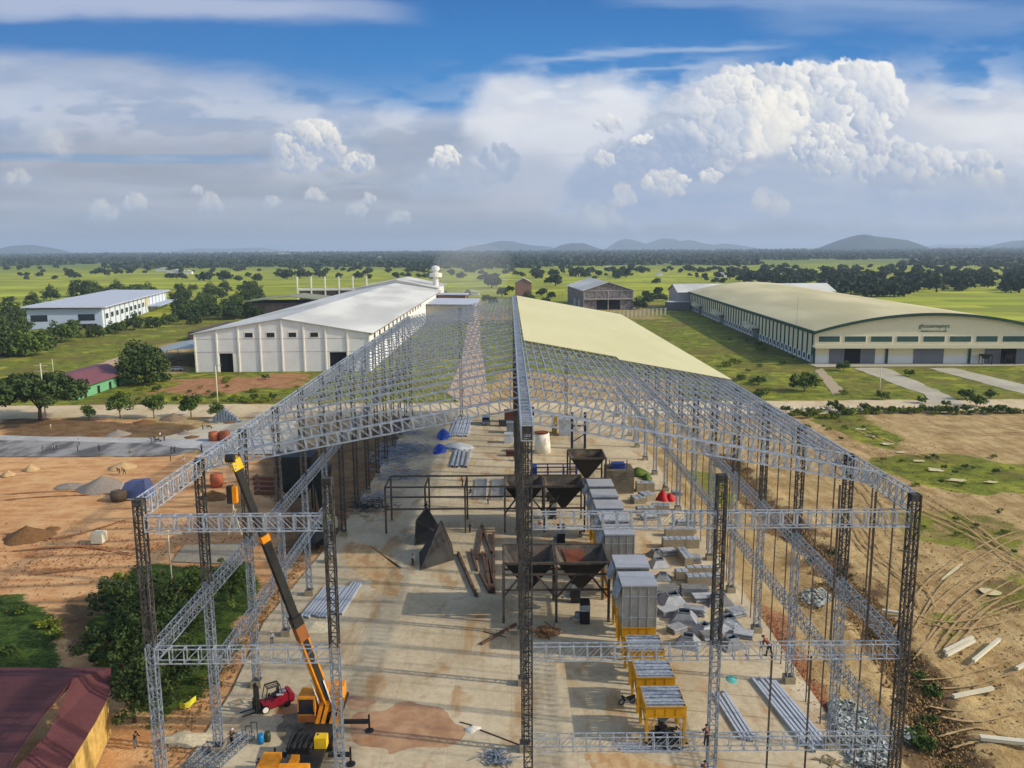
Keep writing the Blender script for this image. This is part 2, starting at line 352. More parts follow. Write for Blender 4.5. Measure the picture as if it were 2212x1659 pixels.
    ang = np.arctan(dx); ev = np.arctan((537-Y-292.5)/CF)+math.atan(292.5/CF)   # undo the downward look for heights
    ev = np.arctan2((829.5-Y), CF)+(-CP); ev = np.where(Y > -400, ev, ev)
    V = np.stack([np.sin(ang)*Rr*np.cos(ev), np.cos(ang)*Rr*np.cos(ev), CAM_H+Rr*np.sin(ev)/np.maximum(np.cos(ang), .5)*np.cos(ang)*1.0], -1)
    # true directions through the measured frame
    dX = CF*AF[0]+(X-1106)*AR[0]-(Y-829.5)*AU[0]; dY = CF*AF[1]+(X-1106)*AR[1]-(Y-829.5)*AU[1]; dZ = CF*AF[2]+(X-1106)*AR[2]-(Y-829.5)*AU[2]
    n = np.sqrt(dX**2+dY**2+dZ**2); V = np.stack([dX/n*Rr, dY/n*Rr, CAM_H+dZ/n*Rr], -1)
    ny, nx = X.shape; me = bpy.data.meshes.new('sky'); me.vertices.add(nx*ny); me.vertices.foreach_set('co', V.astype(np.float32).ravel())
    a = (np.arange(ny-1)[:, None]*nx+np.arange(nx-1)[None]).ravel(); q = np.stack([a, a+1, a+nx+1, a+nx], -1).astype(np.int32)
    me.loops.add(q.size); me.loops.foreach_set('vertex_index', q.ravel()); me.polygons.add(len(q)); me.polygons.foreach_set('loop_start', np.arange(0, q.size, 4, dtype=np.int32))
    at = me.color_attributes.new('sky', 'FLOAT_COLOR', 'POINT'); cc = np.ones((nx*ny, 4), np.float32); cc[:, :3] = Cc.reshape(-1, 3); at.data.foreach_set('color', cc.ravel()); me.update()
    M = bpy.data.materials.new('sky'); M.use_nodes = True; t = M.node_tree; t.nodes.clear(); A = t.nodes.new('ShaderNodeAttribute'); A.attribute_name = 'sky'
    e = t.nodes.new('ShaderNodeEmission'); e.inputs[1].default_value = 2**(-EXPO); o = t.nodes.new('ShaderNodeOutputMaterial'); t.links.new(A.outputs[0], e.inputs[0]); t.links.new(e.outputs[0], o.inputs[0])
    M.cycles.emission_sampling = 'NONE'; me.materials.append(M); struct(put('sky', me))
make_sky()

# ================================================================== GROUND
def grid_axis(parts):
    o = []
    for a, b, st in parts: o += list(np.arange(a, b, st))
    return np.array(sorted(set(round(v, 3) for v in o)))
def ground():
    ax = np.concatenate([-np.geomspace(320, 30000, 32)[::-1], np.arange(-300, -150, 6), np.arange(-150, -60, 1.6), np.arange(-60, 75, .8), np.arange(75, 170, 1.8), np.arange(170, 320, 7), np.geomspace(325, 30000, 32)])
    ay = np.concatenate([[-4000, -800, -150, 0, 25], np.arange(40, 130, .8), np.arange(130, 260, 1.3), np.arange(260, 420, 3), np.arange(420, 760, 8), np.geomspace(770, 30000, 56)])
    X, Y = np.meshgrid(ax, ay)
    def W(pts, z=0): return [tuple(G(x, y, z)[:2]) for x, y in pts]
    def mask(pts, soft=2., amp=2., layer=0, sc=.13, world=False):
        p = pts if world else W(pts); d = poly_sd(X, Y, p)+(fbm(X*sc, Y*sc, 4, layer)-.5)*3.2*amp; soft = soft*1.4
        return sstep(-soft, soft, d)
    grass = sstep(241, 246, Y)
    orange = mask([(-150, 60), (-28, 60), (-28, 180), (-150, 186)], 1.5, 1., 1, world=True)
    o2 = mask([(-170, 195), (-95, 195), (-100, 222), (-170, 224)], 3, 4, 2, world=True)
    orange = np.maximum(orange, o2*.9)
    mud = np.zeros_like(X); weed = np.zeros_like(X); red = np.zeros_like(X)
    # left foreground
    g1 = mask([(-60, 1285), (40, 1282), (120, 1325), (128, 1450), (-60, 1460)], .7, .8, 4, .4)
    weed = np.maximum(weed, g1)
    weed = np.maximum(weed, mask([(290, 1225), (540, 1215), (560, 1270), (500, 1400), (430, 1500), (330, 1560), (230, 1500), (200, 1350)], 1.2, 1.6, 5, .25))
    mud = np.maximum(mud, .8*mask([(150, 1290), (290, 1250), (270, 1330), (150, 1420), (130, 1350)], 1, 1.5, 6, .3))
    mud = np.maximum(mud, .85*mask([(0, 900), (150, 905), (420, 915), (400, 940), (120, 950), (0, 948)], 2, 2.5, 7, .2))
    mud = np.maximum(mud, .7*mask([(540, 960), (640, 970), (760, 940), (900, 880), (880, 1000), (780, 1090), (700, 1190), (640, 1230), (560, 1210), (600, 1100)], 1.5, 2, 8, .2))
    red = np.maximum(red, mask([(760, 1000), (840, 930), (880, 900), (850, 980), (770, 1080)], 1, 1.5, 9, .3)*.6)
    # right site
    ditch = np.zeros_like(X)
    pl = W([(1560, 985), (1640, 1080), (1760, 1190), (1880, 1330), (1970, 1480), (2060, 1640), (2130, 1760)])
    dd = np.full(X.shape, 1e9)
    for (a, b) in zip(pl[:-1], pl[1:]):
        ex, ey = b[0]-a[0], b[1]-a[1]; t = np.clip(((X-a[0])*ex+(Y-a[1])*ey)/(ex*ex+ey*ey), 0, 1); dd = np.minimum(dd, np.hypot(X-a[0]-t*ex, Y-a[1]-t*ey))
    nn = fbm(X*.35, Y*.35, 4, 11)
    ditch = sstep(2.6, .4, dd+(nn-.5)*1.6)
    mud = np.maximum(mud, sstep(5.2, 1.4, dd+(nn-.5)*9)*.9)
    side = (X > 31.4) & (X < 60)
    red = np.maximum(red, mask([(1640, 1290), (1690, 1330), (1780, 1500), (1860, 1640), (1880, 1760), (1800, 1760), (1740, 1600), (1660, 1420)], .6, 1., 12, .35)*.9)
    g = np.zeros_like(X)
    for i, (p, k) in enumerate([([(1710, 884), (1850, 894), (1905, 925), (1960, 950), (1935, 968), (1870, 955), (1800, 930)], .95), ([(1870, 985), (2000, 975), (2100, 985), (2260, 1010), (2260, 1066), (2120, 1062), (2010, 1050), (1890, 1012)], 1),
                            ([(1850, 1100), (2060, 1090), (2220, 1130), (2230, 1210), (2100, 1190), (1960, 1160)], .55), ([(1470, 1010), (1540, 1020), (1600, 1090), (1560, 1090)], .6), ([(1990, 1320), (2060, 1330), (2060, 1380), (2010, 1370)], .5),
                            ([(2140, 1260), (2230, 1240), (2230, 1330), (2150, 1320)], .5), ([(1600, 880), (1720, 884), (2260, 884), (2260, 893), (1740, 893)], .9)]):
        g = np.maximum(g, k*mask(p, 1.4, 2.4, 13+i, .16))
    grass = np.maximum(grass, g); mud = np.maximum(mud, .55*mask([(2110, 1240), (2240, 1210), (2240, 1320), (2150, 1330)], 1, 2, 25, .3))
    # bare red patches beyond the road, left; dark scrub strip on the right
    red = np.maximum(red, .75*mask([(320, 815), (640, 805), (640, 835), (500, 850), (350, 845)], 3, 9, 26, .06))
    mud = np.maximum(mud, .6*mask([(1560, 700), (1700, 720), (1840, 800), (1700, 790), (1600, 745)], 4, 9, 27, .05))
    grass = grass*(1-.8*mask([(355, 742), (415, 735), (420, 805), (250, 812), (130, 812), (240, 775)], 2, 3, 28, .1))
    tanp = mask([(960, 700), (1230, 690), (1440, 690), (1440, 640), (1100, 640), (990, 640)], 5, 12, 29, .03)*.55
    grass = grass*(1-tanp)
    grass = grass*(1-.85*mask([(1000, 880), (1470, 880), (1480, 820), (1080, 800)], 5, 3, 31, .05))
    paddy = sstep(560, 700, Y+140*(fbm(X*.004, Y*.004, 3, 30)-.5)*2+np.clip(-X-150, 0, 200)*.6)
    paddy = np.maximum(paddy, mask([(170, 420), (700, 420), (700, 800), (260, 640)], 5, 8, 32, .03, True))
    orange = orange*(1-g1)
    Z = -.22+(fbm(X*.22, Y*.22, 4, 34)-.5)*.30*sstep(-29, -33, X)+(fbm(X*.3, Y*.3, 4, 35)-.5)*.5*sstep(33, 36, X)*sstep(236, 226, Y)*sstep(25, 60, Y)
    Z = Z-ditch*.8+sstep(2.4, 0, np.abs(dd-4.2))*.55*(nn-.1)+(fbm(X*.9, Y*.9, 3, 50)-.5)*.5*sstep(8, 3, dd)
    Z = np.where(((X > -30) & (X < 33) & (Y < 230)), -.3, Z); Z = np.where((Y > 195) & (Y < 246), -.14, Z)
    Z = np.where(Y > 250, -.12+0*Z, Z); Z = np.where(Y < 40, -.3, Z)
    ny, nx = X.shape; me = bpy.data.meshes.new('ground'); me.vertices.add(nx*ny); me.vertices.foreach_set('co', np.stack([X, Y, Z], -1).astype(np.float32).ravel())
    a = (np.arange(ny-1)[:, None]*nx+np.arange(nx-1)[None]).ravel(); q = np.stack([a, a+1, a+nx+1, a+nx], -1).astype(np.int32)
    me.loops.add(q.size); me.loops.foreach_set('vertex_index', q.ravel()); me.polygons.add(len(q)); me.polygons.foreach_set('loop_start', np.arange(0, q.size, 4, dtype=np.int32)); me.polygons.foreach_set('use_smooth', [True]*len(q))
    for nm, (r_, g_, b_) in (('za', (grass, orange, weed)), ('zb', (mud, red, paddy))):
        at = me.color_attributes.new(nm, 'FLOAT_COLOR', 'POINT'); cc = np.ones((nx*ny, 4), np.float32); cc[:, 0] = r_.ravel(); cc[:, 1] = g_.ravel(); cc[:, 2] = b_.ravel(); at.data.foreach_set('color', cc.ravel())
    me.update(); me.validate()
    M = Mat('ground', .95, 0, .15); nt = M.nt
    def att(nm):
        a_ = nt.nodes.new('ShaderNodeAttribute'); a_.attribute_name = nm; sp = nt.nodes.new('ShaderNodeSeparateColor'); nt.links.new(a_.outputs[0], sp.inputs[0]); return [E(nt, sp.outputs[i]) for i in range(3)]
    gr, orr, we = att('za'); mu, re, pa = att('zb')
    x, y, z = M.xyz()
    big = M.noise(.035, 6, .6); mid = M.noise(.25, 7, .65); fine = M.noise(2.2, 5, .7)
    track = M.noise(1, 6, .6, scale=(.5, .09, 1), rot=(0, 0, R_(28)), dist=.6); track2 = M.noise(1, 5, .6, scale=(.07, .45, 1), rot=(0, 0, R_(-8)), dist=.5)
    wv = nt.nodes.new('ShaderNodeTexWave'); wv.inputs['Scale'].default_value = .32; wv.inputs['Distortion'].default_value = 5; wv.inputs['Detail'].default_value = 3; wv.inputs['Detail Scale'].default_value = .25
    nt.links.new(M.co((1, .55, 1), (0, 0, R_(35))), wv.inputs[0]); wave = E(nt, wv.outputs['Fac'])
    tan = M.mix((track*.5+mid*.5).sm(.34, .64), s(146, 116, 72), s(198, 170, 118)); tan = M.mix(M.noise(.07, 6, .7, dist=.5).sm(.48, .68)*.5, tan, s(140, 112, 66))
    tan = M.mix(fine.sm(.5, .72)*.5, tan, s(112, 86, 50)); tan = M.mix(M.noise(1.1, 6, .75).sm(.56, .7)*.4, tan, s(124, 98, 56))
    org = M.mix((track2*.35+mid*.35+M.noise(.6, 6, .7, scale=(.35, 1, 1), rot=(0, 0, R_(20)))*.3).sm(.38, .6), s(186, 130, 80), s(216, 170, 118)); org = M.mix(fine.sm(.5, .8)*.25, org, s(146, 96, 54))
    grs = M.mix((mid*.6+fine*.4).sm(.36, .62), s(62, 74, 20), s(132, 136, 40)); grs = M.mix(M.noise(.09, 6, .7, dist=.4).sm(.5, .66)*.7, grs, s(176, 172, 58)); grs = M.mix(big.sm(.46, .62)*.6, grs, s(112, 94, 52)); grs = M.mix(M.noise(.13, 5, .7).sm(.58, .7)*.7, grs, s(44, 56, 22))
    wed = M.mix((mid*.4+fine*.6).sm(.35, .65), s(30, 46, 16), s(84, 104, 34))
    mdd = M.mix((mid*.5+fine*.5).sm(.35, .65), s(66, 50, 32), s(128, 100, 66))
    rdd = M.mix((mid*.5+fine*.5).sm(.35, .65), s(134, 88, 54), s(180, 134, 94))
    bk = nt.nodes.new('ShaderNodeTexBrick'); bk.inputs['Scale'].default_value = 1; bk.inputs['Mortar Size'].default_value = .9; bk.inputs['Brick Width'].default_value = 95; bk.inputs['Row Height'].default_value = 34; bk.inputs['Mortar Smooth'].default_value = .6
    bk.inputs['Color1'].default_value = (0, 0, 0, 1); bk.inputs['Color2'].default_value = (1, 1, 1, 1); bk.inputs['Mortar'].default_value = (.4, .4, .4, 1); nt.links.new(M.co((1, 1, 1), (0, 0, R_(7))), bk.inputs[0])
    pcol = M.mix(E(nt, bk.outputs[0]), s(134, 144, 30), s(182, 184, 56)); pcol = M.mix(M.noise(.008, 4, .6).sm(.42, .62)*.6, pcol, s(124, 124, 50)); pcol = M.mix(M.noise(.03, 5, .6, scale=(.3, 1, 1)).sm(.5, .75)*.5, pcol, s(70, 96, 22))
    pcol = M.mix(E(nt, bk.outputs[1])*.5, pcol, s(96, 96, 42))
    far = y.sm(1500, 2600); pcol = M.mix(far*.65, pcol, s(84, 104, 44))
    sharp = lambda e, n: (e+(n-.5)*1.5).sm(.30, .66)
    c = M.mix(sharp(orr, mid), tan, org); c = M.mix(sharp(re, mid), c, rdd); c = M.mix(sharp(mu, fine)*.9, c, mdd); c = M.mix(sharp(gr, mid), c, grs); c = M.mix(sharp(re, mid)*gr, c, rdd); c = M.mix(sharp(mu, mid)*gr*.7, c, s(84, 80, 36)); c = M.mix(sharp(pa, big), c, pcol); c = M.mix(sharp(we, fine), c, wed)
    M.col(c); M.bump(mid*.4+fine*.6+track*.35, .7, .45)
    me.materials.append(M.m); struct(put('ground', me))
ground()

# ------------------------------------------------------------------ slab, roads, paths
def concrete(name, a, b, jx=6., jy=6., stain=s(150, 112, 66), stainamt=.6, jamt=.5):
    M = Mat(name, .85, 0, .25); x, y, z = M.xyz(); n = M.noise(.09, 7, .62); n2 = M.noise(1.4, 6, .7); n3 = M.noise(.3, 6, .6, scale=(1, .35, 1), dist=.5)
    c = M.mix((n*.6+n2*.4).sm(.35, .65), a, b); c = M.mix(n3.sm(.50, .68)*stainamt, c, stain); c = M.mix(M.noise(.5, 5, .7).sm(.54, .72)*.45, c, s(126, 112, 88)); c = M.mix(M.noise(5, 4, .8).sm(.6, .78)*.4, c, s(104, 88, 64))
    jn = ((x/jx).fract()-.5).abs().sm(.494, .498).mx(((y/jy).fract()-.5).abs().sm(.494, .498)); c = M.mix(jn*jamt, c, s(112, 98, 76))
    M.col(c); M.bump(n2, .25, .04); return M.m
def sheet(name, pts, z, mat, th=.0, world=False, rough=0., seg=2.5, seed=0):
    p = [tuple(q) for q in pts] if world else [tuple(G(x, y)[:2]) for x, y in pts]
    if rough:
        out = []; r = random.Random(seed)
        for i in range(len(p)):
            a, b = p[i], p[(i+1) % len(p)]; n = max(1, int(math.dist(a, b)/seg))
            for k in range(n):
                t = k/n; out.append((a[0]+(b[0]-a[0])*t+r.uniform(-rough, rough), a[1]+(b[1]-a[1])*t+r.uniform(-rough, rough)))
        p = out
    b = MB()
    if th: b.prism(p, z-th, z)
    else: b.quad(*[(q[0], q[1], z) for q in p])
    return struct(b.build(name, mat))
slabm = concrete('slab_concrete', s(170, 152, 120), s(204, 188, 156), 6, 5.9, s(166, 128, 80), .8, .35)
sheet('concrete_slab', [(-29.6, 40), (31.4, 40), (31.6, 226), (-27, 226), (-28.2, 130), (-31, 96), (-29.6, 80)], 0, slabm, .45, True)
roadm = concrete('dusty_road', s(190, 168, 128), s(214, 194, 156), 60, 60, s(176, 146, 104), .6, 0)
sheet('road', [(-400, 224), (400, 223), (400, 242), (-400, 243)], -.06, roadm, 0, True, 1., 6, 3)
pathm = concrete('path_concrete', s(164, 154, 130), s(188, 180, 158), 5, 5, s(160, 144, 104), .3, .3)
sheet('driveway', [(1845, 795), (1915, 795), (2060, 858), (2080, 873), (1935, 870), (2010, 866), (1990, 850)], -.02, pathm, 0, False, .6, 4, 5)
sheet('driveway', [(2005, 795), (2065, 795), (2290, 850), (2290, 872)], -.02, pathm, 0, False, .5, 4, 6)
sheet('driveway', [(2235, 795), (2300, 795), (2420, 830), (2420, 850)], -.02, pathm, 0, False, .5, 4, 7)
sheet('apron', [(119, 312), (240, 312), (240, 322), (119, 322)], -.016, pathm, 0, True)
trackm = plain('track_dirt', s(186, 158, 128), .95, 0, .2, .3)
sheet('path', [(1000, 878), (1062, 878), (1040, 760), (1036, 690), (1044, 650), (1022, 650), (1012, 690), (1000, 760), (968, 850)], -.03, trackm, 0, False, .5, 5, 8)
sheet('path', [(142, 812), (262, 768), (262, 780), (160, 815)], -.03, trackm, 0, False, .5, 5, 9)
sheet('path', [(1760, 800), (1775, 795), (1830, 850), (1800, 852)], -.03, plain('pale_gravel', s(170, 152, 120), .95), 0, False, .4, 4, 10)
# fresh concrete strips on the left site
sheet('concrete_strip', [(-20, 958), (330, 966), (430, 968), (455, 982), (600, 980), (600, 962), (560, 940), (420, 948), (0, 940), (-20, 945)], -.03, concrete('strip_pale', s(150, 148, 144), s(186, 184, 178), 7, 7, s(188, 176, 150), .5, .4), .0, False, .5, 4, 11)
wet = Mat('wet_concrete', .8, 0, .2); wn = wet.noise(.2, 6, .6, scale=(1, .4, 1)); wet.col(wet.mix(wn.sm(.4, .6), s(92, 90, 86), s(148, 144, 138)))
sheet('wet_concrete', [(-20, 950), (330, 957), (420, 972), (380, 984), (300, 985), (-20, 986)], -.01, wet.m, .1, False, .25, 3, 12)
sheet('concrete_yard', [(430, 905), (640, 905), (640, 975), (560, 978), (330, 950), (470, 915)], -.04, concrete('yard_pale', s(176, 166, 142), s(202, 192, 168), 8, 8, s(170, 142, 100), .45, .4), 0, False, .5, 4, 13)
sheet('concrete_pad', [(398, 1177), (520, 1172), (524, 1218), (372, 1212)], -.02, concrete('pad', s(140, 130, 108), s(166, 156, 132), 9, 9, s(130, 104, 66), .4, .3), .18)
zL = zoomc(1000, 2247, 2.011); z6 = zoomc(1000, 1600, 2.011); z7 = zoomc(2000, 1600, 2.011); zR = zoomc(2000, 2247, 2.011); z5 = zoomc(0, 1600, 2.011); z1 = zoomc(0, 900, 2.011)
zRR = zoomc(2996, 2247, 2.011); z8 = zoomc(2996, 1600, 2.011); z4 = zoomc(2996, 900, 2.011); zB = zoomc(2250, 2650, 3.403); z00 = zoomc(0, 2247, 2.011); z2 = zoomc(1000, 900, 2.011); z3 = zoomc(2000, 900, 2.011); zc1 = zoomc(950, 2600, 3.515); zc2 = zoomc(600, 2700, 4.424)
def chaikin(p, n=2):
    for _ in range(n): p = [q for i in range(len(p)) for q in ((p[i][0]*.75+p[(i+1) % len(p)][0]*.25, p[i][1]*.75+p[(i+1) % len(p)][1]*.25), (p[i][0]*.25+p[(i+1) % len(p)][0]*.75, p[i][1]*.25+p[(i+1) % len(p)][1]*.75))]
    return p
pud = Mat('muddy_water', .22, 0, .5); pn = pud.noise(.5, 5, .6); pud.col(pud.mix(pn.sm(.35, .65), s(160, 118, 78), s(184, 144, 102))); 
def puddle(zf, pts, seed, z=.008): sheet('muddy_puddle', chaikin([tuple(G(*zf(*p))[:2]) for p in pts], 2), z+.003*seed, pud.m, 0, True, .05, .4, seed)
puddle(zL, [(800, 1215), (1000, 1205), (1110, 1195), (1180, 1130), (1300, 1118), (1360, 1150), (1540, 1168), (1590, 1220), (1650, 1310), (1740, 1330), (1725, 1410), (1650, 1470), (1540, 1500), (1500, 1490), (1300, 1490), (1230, 1520), (1110, 1555), (1120, 1505), (1000, 1490), (820, 1480)], 1)
puddle(zL, [(780, 1075), (920, 1085), (1020, 1120), (1000, 1145), (920, 1160), (890, 1190), (780, 1185)], 2)
puddle(zL, [(160, 1215), (330, 1110), (470, 1090), (560, 1110), (430, 1200), (300, 1235)], 3)
damp = Mat('damp_stain', .6, 0, .3); dn = damp.noise(.8, 6, .7); damp.col(damp.mix(dn.sm(.35, .65), s(112, 98, 76), s(150, 134, 106)))
for i, (zf, pts) in enumerate([(zL, [(230, 1290), (400, 1250), (520, 1400), (700, 1400), (700, 1640), (330, 1500), (200, 1400)]), (zL, [(250, 1225), (420, 1190), (420, 1340), (300, 1360), (270, 1290)])]):
    sheet('damp_patch', chaikin([tuple(G(*zf(*p))[:2]) for p in pts], 2), .003+.002*i, damp.m, 0, True, .08, .5, 40+i)
mudst = Mat('mud_stain', .9, 0, .2); mn = mudst.noise(.7, 7, .7, scale=(1, .5, 1)); mudst.col(mudst.mix(mn.sm(.42, .6), s(194, 166, 122), s(176, 136, 90)))
for i, pts in enumerate([[(760, 1120), (1000, 1180), (1150, 1250), (1250, 1420), (1200, 1600), (1050, 1560), (900, 1400), (740, 1300)]]):
    sheet('mud_patch', chaikin([tuple(G(*z6(*p))[:2]) for p in pts], 2), .004, mudst.m, 0, True, .5, .35, 50+i)
sheet('mud_patch', chaikin([tuple(G(*zB(*p))[:2]) for p in [(250, 1230), (600, 1220), (1000, 1240), (1200, 1380), (1700, 1400), (1600, 1500), (500, 1500), (420, 1340)]], 2), .004, mudst.m, 0, True, .5, .35, 60)
# pale bald patches on the right site
bald = plain('dry_mud', s(200, 186, 140), .95, 0, .1, .6)
for i, (x, y, a, b_) in enumerate([(895, 235, 46, 9), (985, 288, 50, 9), (1110, 352, 60, 12), (1225, 420, 55, 9), (1370, 490, 60, 9), (1500, 562, 70, 18), (1670, 645, 80, 14), (1950, 660, 60, 9)]):
    v0 = z8(x, y); ctr = G(*v0); rx = (G(*z8(x+a, y))-ctr).length; ry = abs((G(*z8(x, y-b_))-ctr).y)
    sheet('dry_mud_patch', [(ctr.x+rx*math.cos(t*.45)*(.85+.3*math.sin(t*2.1+i)), ctr.y+ry*math.sin(t*.45)*(.85+.25*math.cos(t*1.7+i))) for t in range(14)], .06, bald, 0, True)
for i, (zf, pts) in enumerate([(zRR, [(1835, 215), (1900, 210), (2010, 235), (2045, 265), (1970, 275), (1890, 262)]), (z8, [(1530, 1450), (1700, 1310), (1735, 1320), (1570, 1450)])]):
    sheet('dry_mud_patch', chaikin([tuple(G(*zf(*p))[:2]) for p in pts], 2), .06, bald, 0, True)
# hills on the horizon
hm = Mat('hill_forest', .95, 0, .1); hn = hm.noise(.004, 5, .6); hm.col(hm.mix(hn.sm(.35, .65), s(30, 46, 36), s(52, 68, 50)))
def hill(prof, D, seed, depth=900):
    pts = [AtY(x, y, D) for x, y in prof]; nx = 60; ny = 16; b = MB(); xs = np.linspace(pts[0].x, pts[-1].x, nx); hs = np.interp(xs, [p.x for p in pts], [p.z for p in pts])
    for j in range(ny):
        t = j/(ny-1)*2-1; k = max(0, 1-t*t)**.75
        for i in range(nx):
            n = fbm(np.array([xs[i]/260.]), np.array([j*.5+seed]), 4, 3)[0]-.5; b.v.append((xs[i], D+t*depth, max(-5, hs[i]*k*(1+n*.22*(1 if 0 < i < nx-1 else 0)))))
    for j in range(ny-1):
        for i in range(nx-1): a = j*nx+i; b.f.append((a, a+1, a+nx+1, a+nx)); b.m.append(0)
    struct(b.build('hill', hm.m, smooth=True))
hill([(1780, 540), (1800, 528), (1825, 517), (1850, 509), (1862, 507), (1880, 511), (1925, 514), (1948, 518), (1965, 528), (1975, 540)], 8500, 1, 500)
hill([(985, 542), (1010, 533), (1050, 527), (1080, 521), (1110, 522), (1150, 530), (1190, 533), (1215, 542)], 15000, 2)
hill([(1190, 540), (1210, 530), (1235, 525), (1260, 526), (1285, 534), (1300, 540)], 11500, 3, 600)
hill([(1310, 540), (1330, 524), (1350, 516), (1370, 519), (1395, 527), (1410, 522), (1430, 514), (1450, 516), (1470, 521), (1490, 518), (1510, 524), (1545, 530), (1560, 526), (1600, 531), (1640, 540)], 16000, 4)
hill([(8, 546), (30, 536), (55, 529), (75, 531), (95, 538), (110, 546)], 13000, 5)
hill([(2170, 540), (2190, 528), (2215, 519), (2260, 516), (2330, 540)], 11500, 6)
hill([(1960, 540), (2040, 528), (2110, 529), (2170, 540)], 20000, 7)
hill([(380, 544), (430, 536), (480, 538), (560, 535), (620, 544)], 20000, 8)

trk = Mat('tyre_rut', .95, 0, .1); tn_ = trk.noise(1.5, 5, .7); trk.col(trk.mix(tn_.sm(.35, .65), s(152, 124, 82), s(184, 156, 110)))
def ribbon(pts, w_, z, mat, name, seed, world=True):
    r = random.Random(seed); b = MB(); P = [Vector(p[:2]+(0,)) if isinstance(p, tuple) else Vector((p.x, p.y, 0)) for p in pts]; Q = []
    for i in range(len(P)-1):
        p0, p1, p2, p3 = P[max(i-1, 0)], P[i], P[i+1], P[min(i+2, len(P)-1)]
        for k in range(14): t_ = k/14; Q.append(.5*((2*p1)+(p2-p0)*t_+(2*p0-5*p1+4*p2-p3)*t_*t_+(3*p1-p0-3*p2+p3)*t_**3))
    for i, q in enumerate(Q):
        d = (Q[min(i+1, len(Q)-1)]-Q[max(i-1, 0)]).normalized(); n = Vector((-d.y, d.x, 0)); a = w_*r.uniform(.35, 1.1)*min(1, i/4+.15, (len(Q)-1-i)/4+.15); b.v += [(q.x+n.x*a, q.y+n.y*a, z), (q.x-n.x*a, q.y-n.y*a, z)]
    for i in range(len(Q)-1): b.f.append((2*i, 2*i+1, 2*i+3, 2*i+2)); b.m.append(0)
    return struct(b.build(name, mat))
TR = [[(1990, 1400), (2080, 1290), (2230, 1190)], [(1960, 1390), (2040, 1260), (2160, 1180), (2240, 1150)], [(2010, 1440), (2110, 1330), (2240, 1250)], [(1860, 1060), (1990, 1110), (2120, 1170), (2230, 1230)], [(1990, 1075), (2080, 1130), (2160, 1200), (2230, 1240)], [(1830, 1100), (1870, 1180), (1960, 1260), (1990, 1320)],
      [(1800, 1080), (1850, 1170), (1930, 1250)], [(1840, 925), (1960, 975), (2040, 1000)], [(1985, 930), (2100, 940), (2230, 936)], [(2020, 1490), (2110, 1480), (2230, 1440)], [(2030, 1550), (2120, 1560), (2230, 1530)], [(2050, 1620), (2140, 1600), (2230, 1620)], [(1990, 1340), (2060, 1360), (2150, 1350), (2230, 1320)], [(2000, 915), (2110, 925), (2230, 915)], [(2060, 1420), (2130, 1330), (2240, 1290)], [(1700, 960), (1800, 1010), (1880, 1080), (1900, 1160)]]
for i, tr in enumerate(TR):
    for off in (0, 1.9): P_ = [G(x, y) for x, y in tr]; d_ = (P_[-1]-P_[0]).normalized(); n_ = Vector((-d_.y, d_.x, 0))*off; ribbon([q+n_ for q in P_], .20, .045+.0045*(i*2+int(off)), trk.m, 'tyre_track', i*2+int(off))
for i, tr in enumerate([[(0, 1068), (150, 1060), (330, 1075)], [(0, 1080), (100, 1072), (200, 1068)], [(20, 1190), (180, 1180), (300, 1200)], [(60, 1240), (220, 1225)], [(330, 1045), (430, 1050), (560, 1030)], [(0, 1150), (130, 1160), (280, 1120)]]):
    ribbon([G(x, y) for x, y in tr], .35, -.02+.005*i, plain('orange_rut', s(158, 104, 60), .95) if i == 0 else bpy.data.materials['orange_rut'], 'tyre_track', 70+i)

# ================================================================== MATERIALS (steel)
galv = Mat('galvanised_steel', .5, .35, .4); gn = galv.noise(2.5, 5, .7); galv.col(galv.mix(gn.sm(.3, .7), s(104, 113, 124), s(162, 170, 178))); galv = galv.m
galv2 = Mat('galvanised_light', .45, .3, .4); gn = galv2.noise(2.5, 5, .7); galv2.col(galv2.mix(gn.sm(.3, .7), s(132, 142, 154), s(192, 198, 204))); galv2 = galv2.m
darks = Mat('rusty_black_steel', .75, .1, .3); gn = darks.noise(1.6, 6, .7); darks.col(darks.mix(gn.sm(.35, .7), s(46, 45, 44), s(92, 88, 82))); darks = darks.m
darkb = plain('brown_steel', s(88, 78, 68), .8, .1, .35, 2)
cement = plain('footing_concrete', s(150, 138, 112), .9, 0, .2, 1.5, bump=.2)
# ================================================================== UNFINISHED STEEL HALL
XC, HW, Y0, BAY = 1.24, 28.45, 57.55, 11.63
ZE, ZR = 28.05, 33.3; ZU, ZM, ZL_ = 26.8, 16.4, 8.9
XR, XL = XC+HW, XC-HW
hall = thing('unfinished_steel_hall', 'large unfinished lattice steel hall frame, right roof half partly clad in pale yellow sheet', 'building', (0, 0, 0))
def truss(A, B, side, down, depth, width, step, ch=.10, wv=.14, dg=.05, flip=1, lace=True, mi=0):
    """box truss: A,B ends of the top centre line, side and down are unit vectors"""
    b = MB(); b.mi = mi; A, B = Vector(A), Vector(B); S = Vector(side)*(width/2); D = Vector(down)*depth; L = (B-A).length; d = (B-A)/L; n = max(1, round(L/step)); st = L/n
    for sg in (-1, 1):
        b.bar(A+S*sg, B+S*sg, ch); b.bar(A+S*sg+D, B+S*sg+D, ch)
        for i in range(n+1):
            p = A+d*(st*i); b.bar(p+S*sg, p+S*sg+D, .06, wv, up=d)
            if i < n:
                q = p+d*st
                if flip > 0: b.bar(p+S*sg, q+S*sg+D, dg)
                else: b.bar(q+S*sg, p+S*sg+D, dg)
    if lace:
        for i in range(n+1):
            p = A+d*(st*i); b.bar(p+S, p-S, .06); b.bar(p+S+D, p-S+D, .06)
    return b
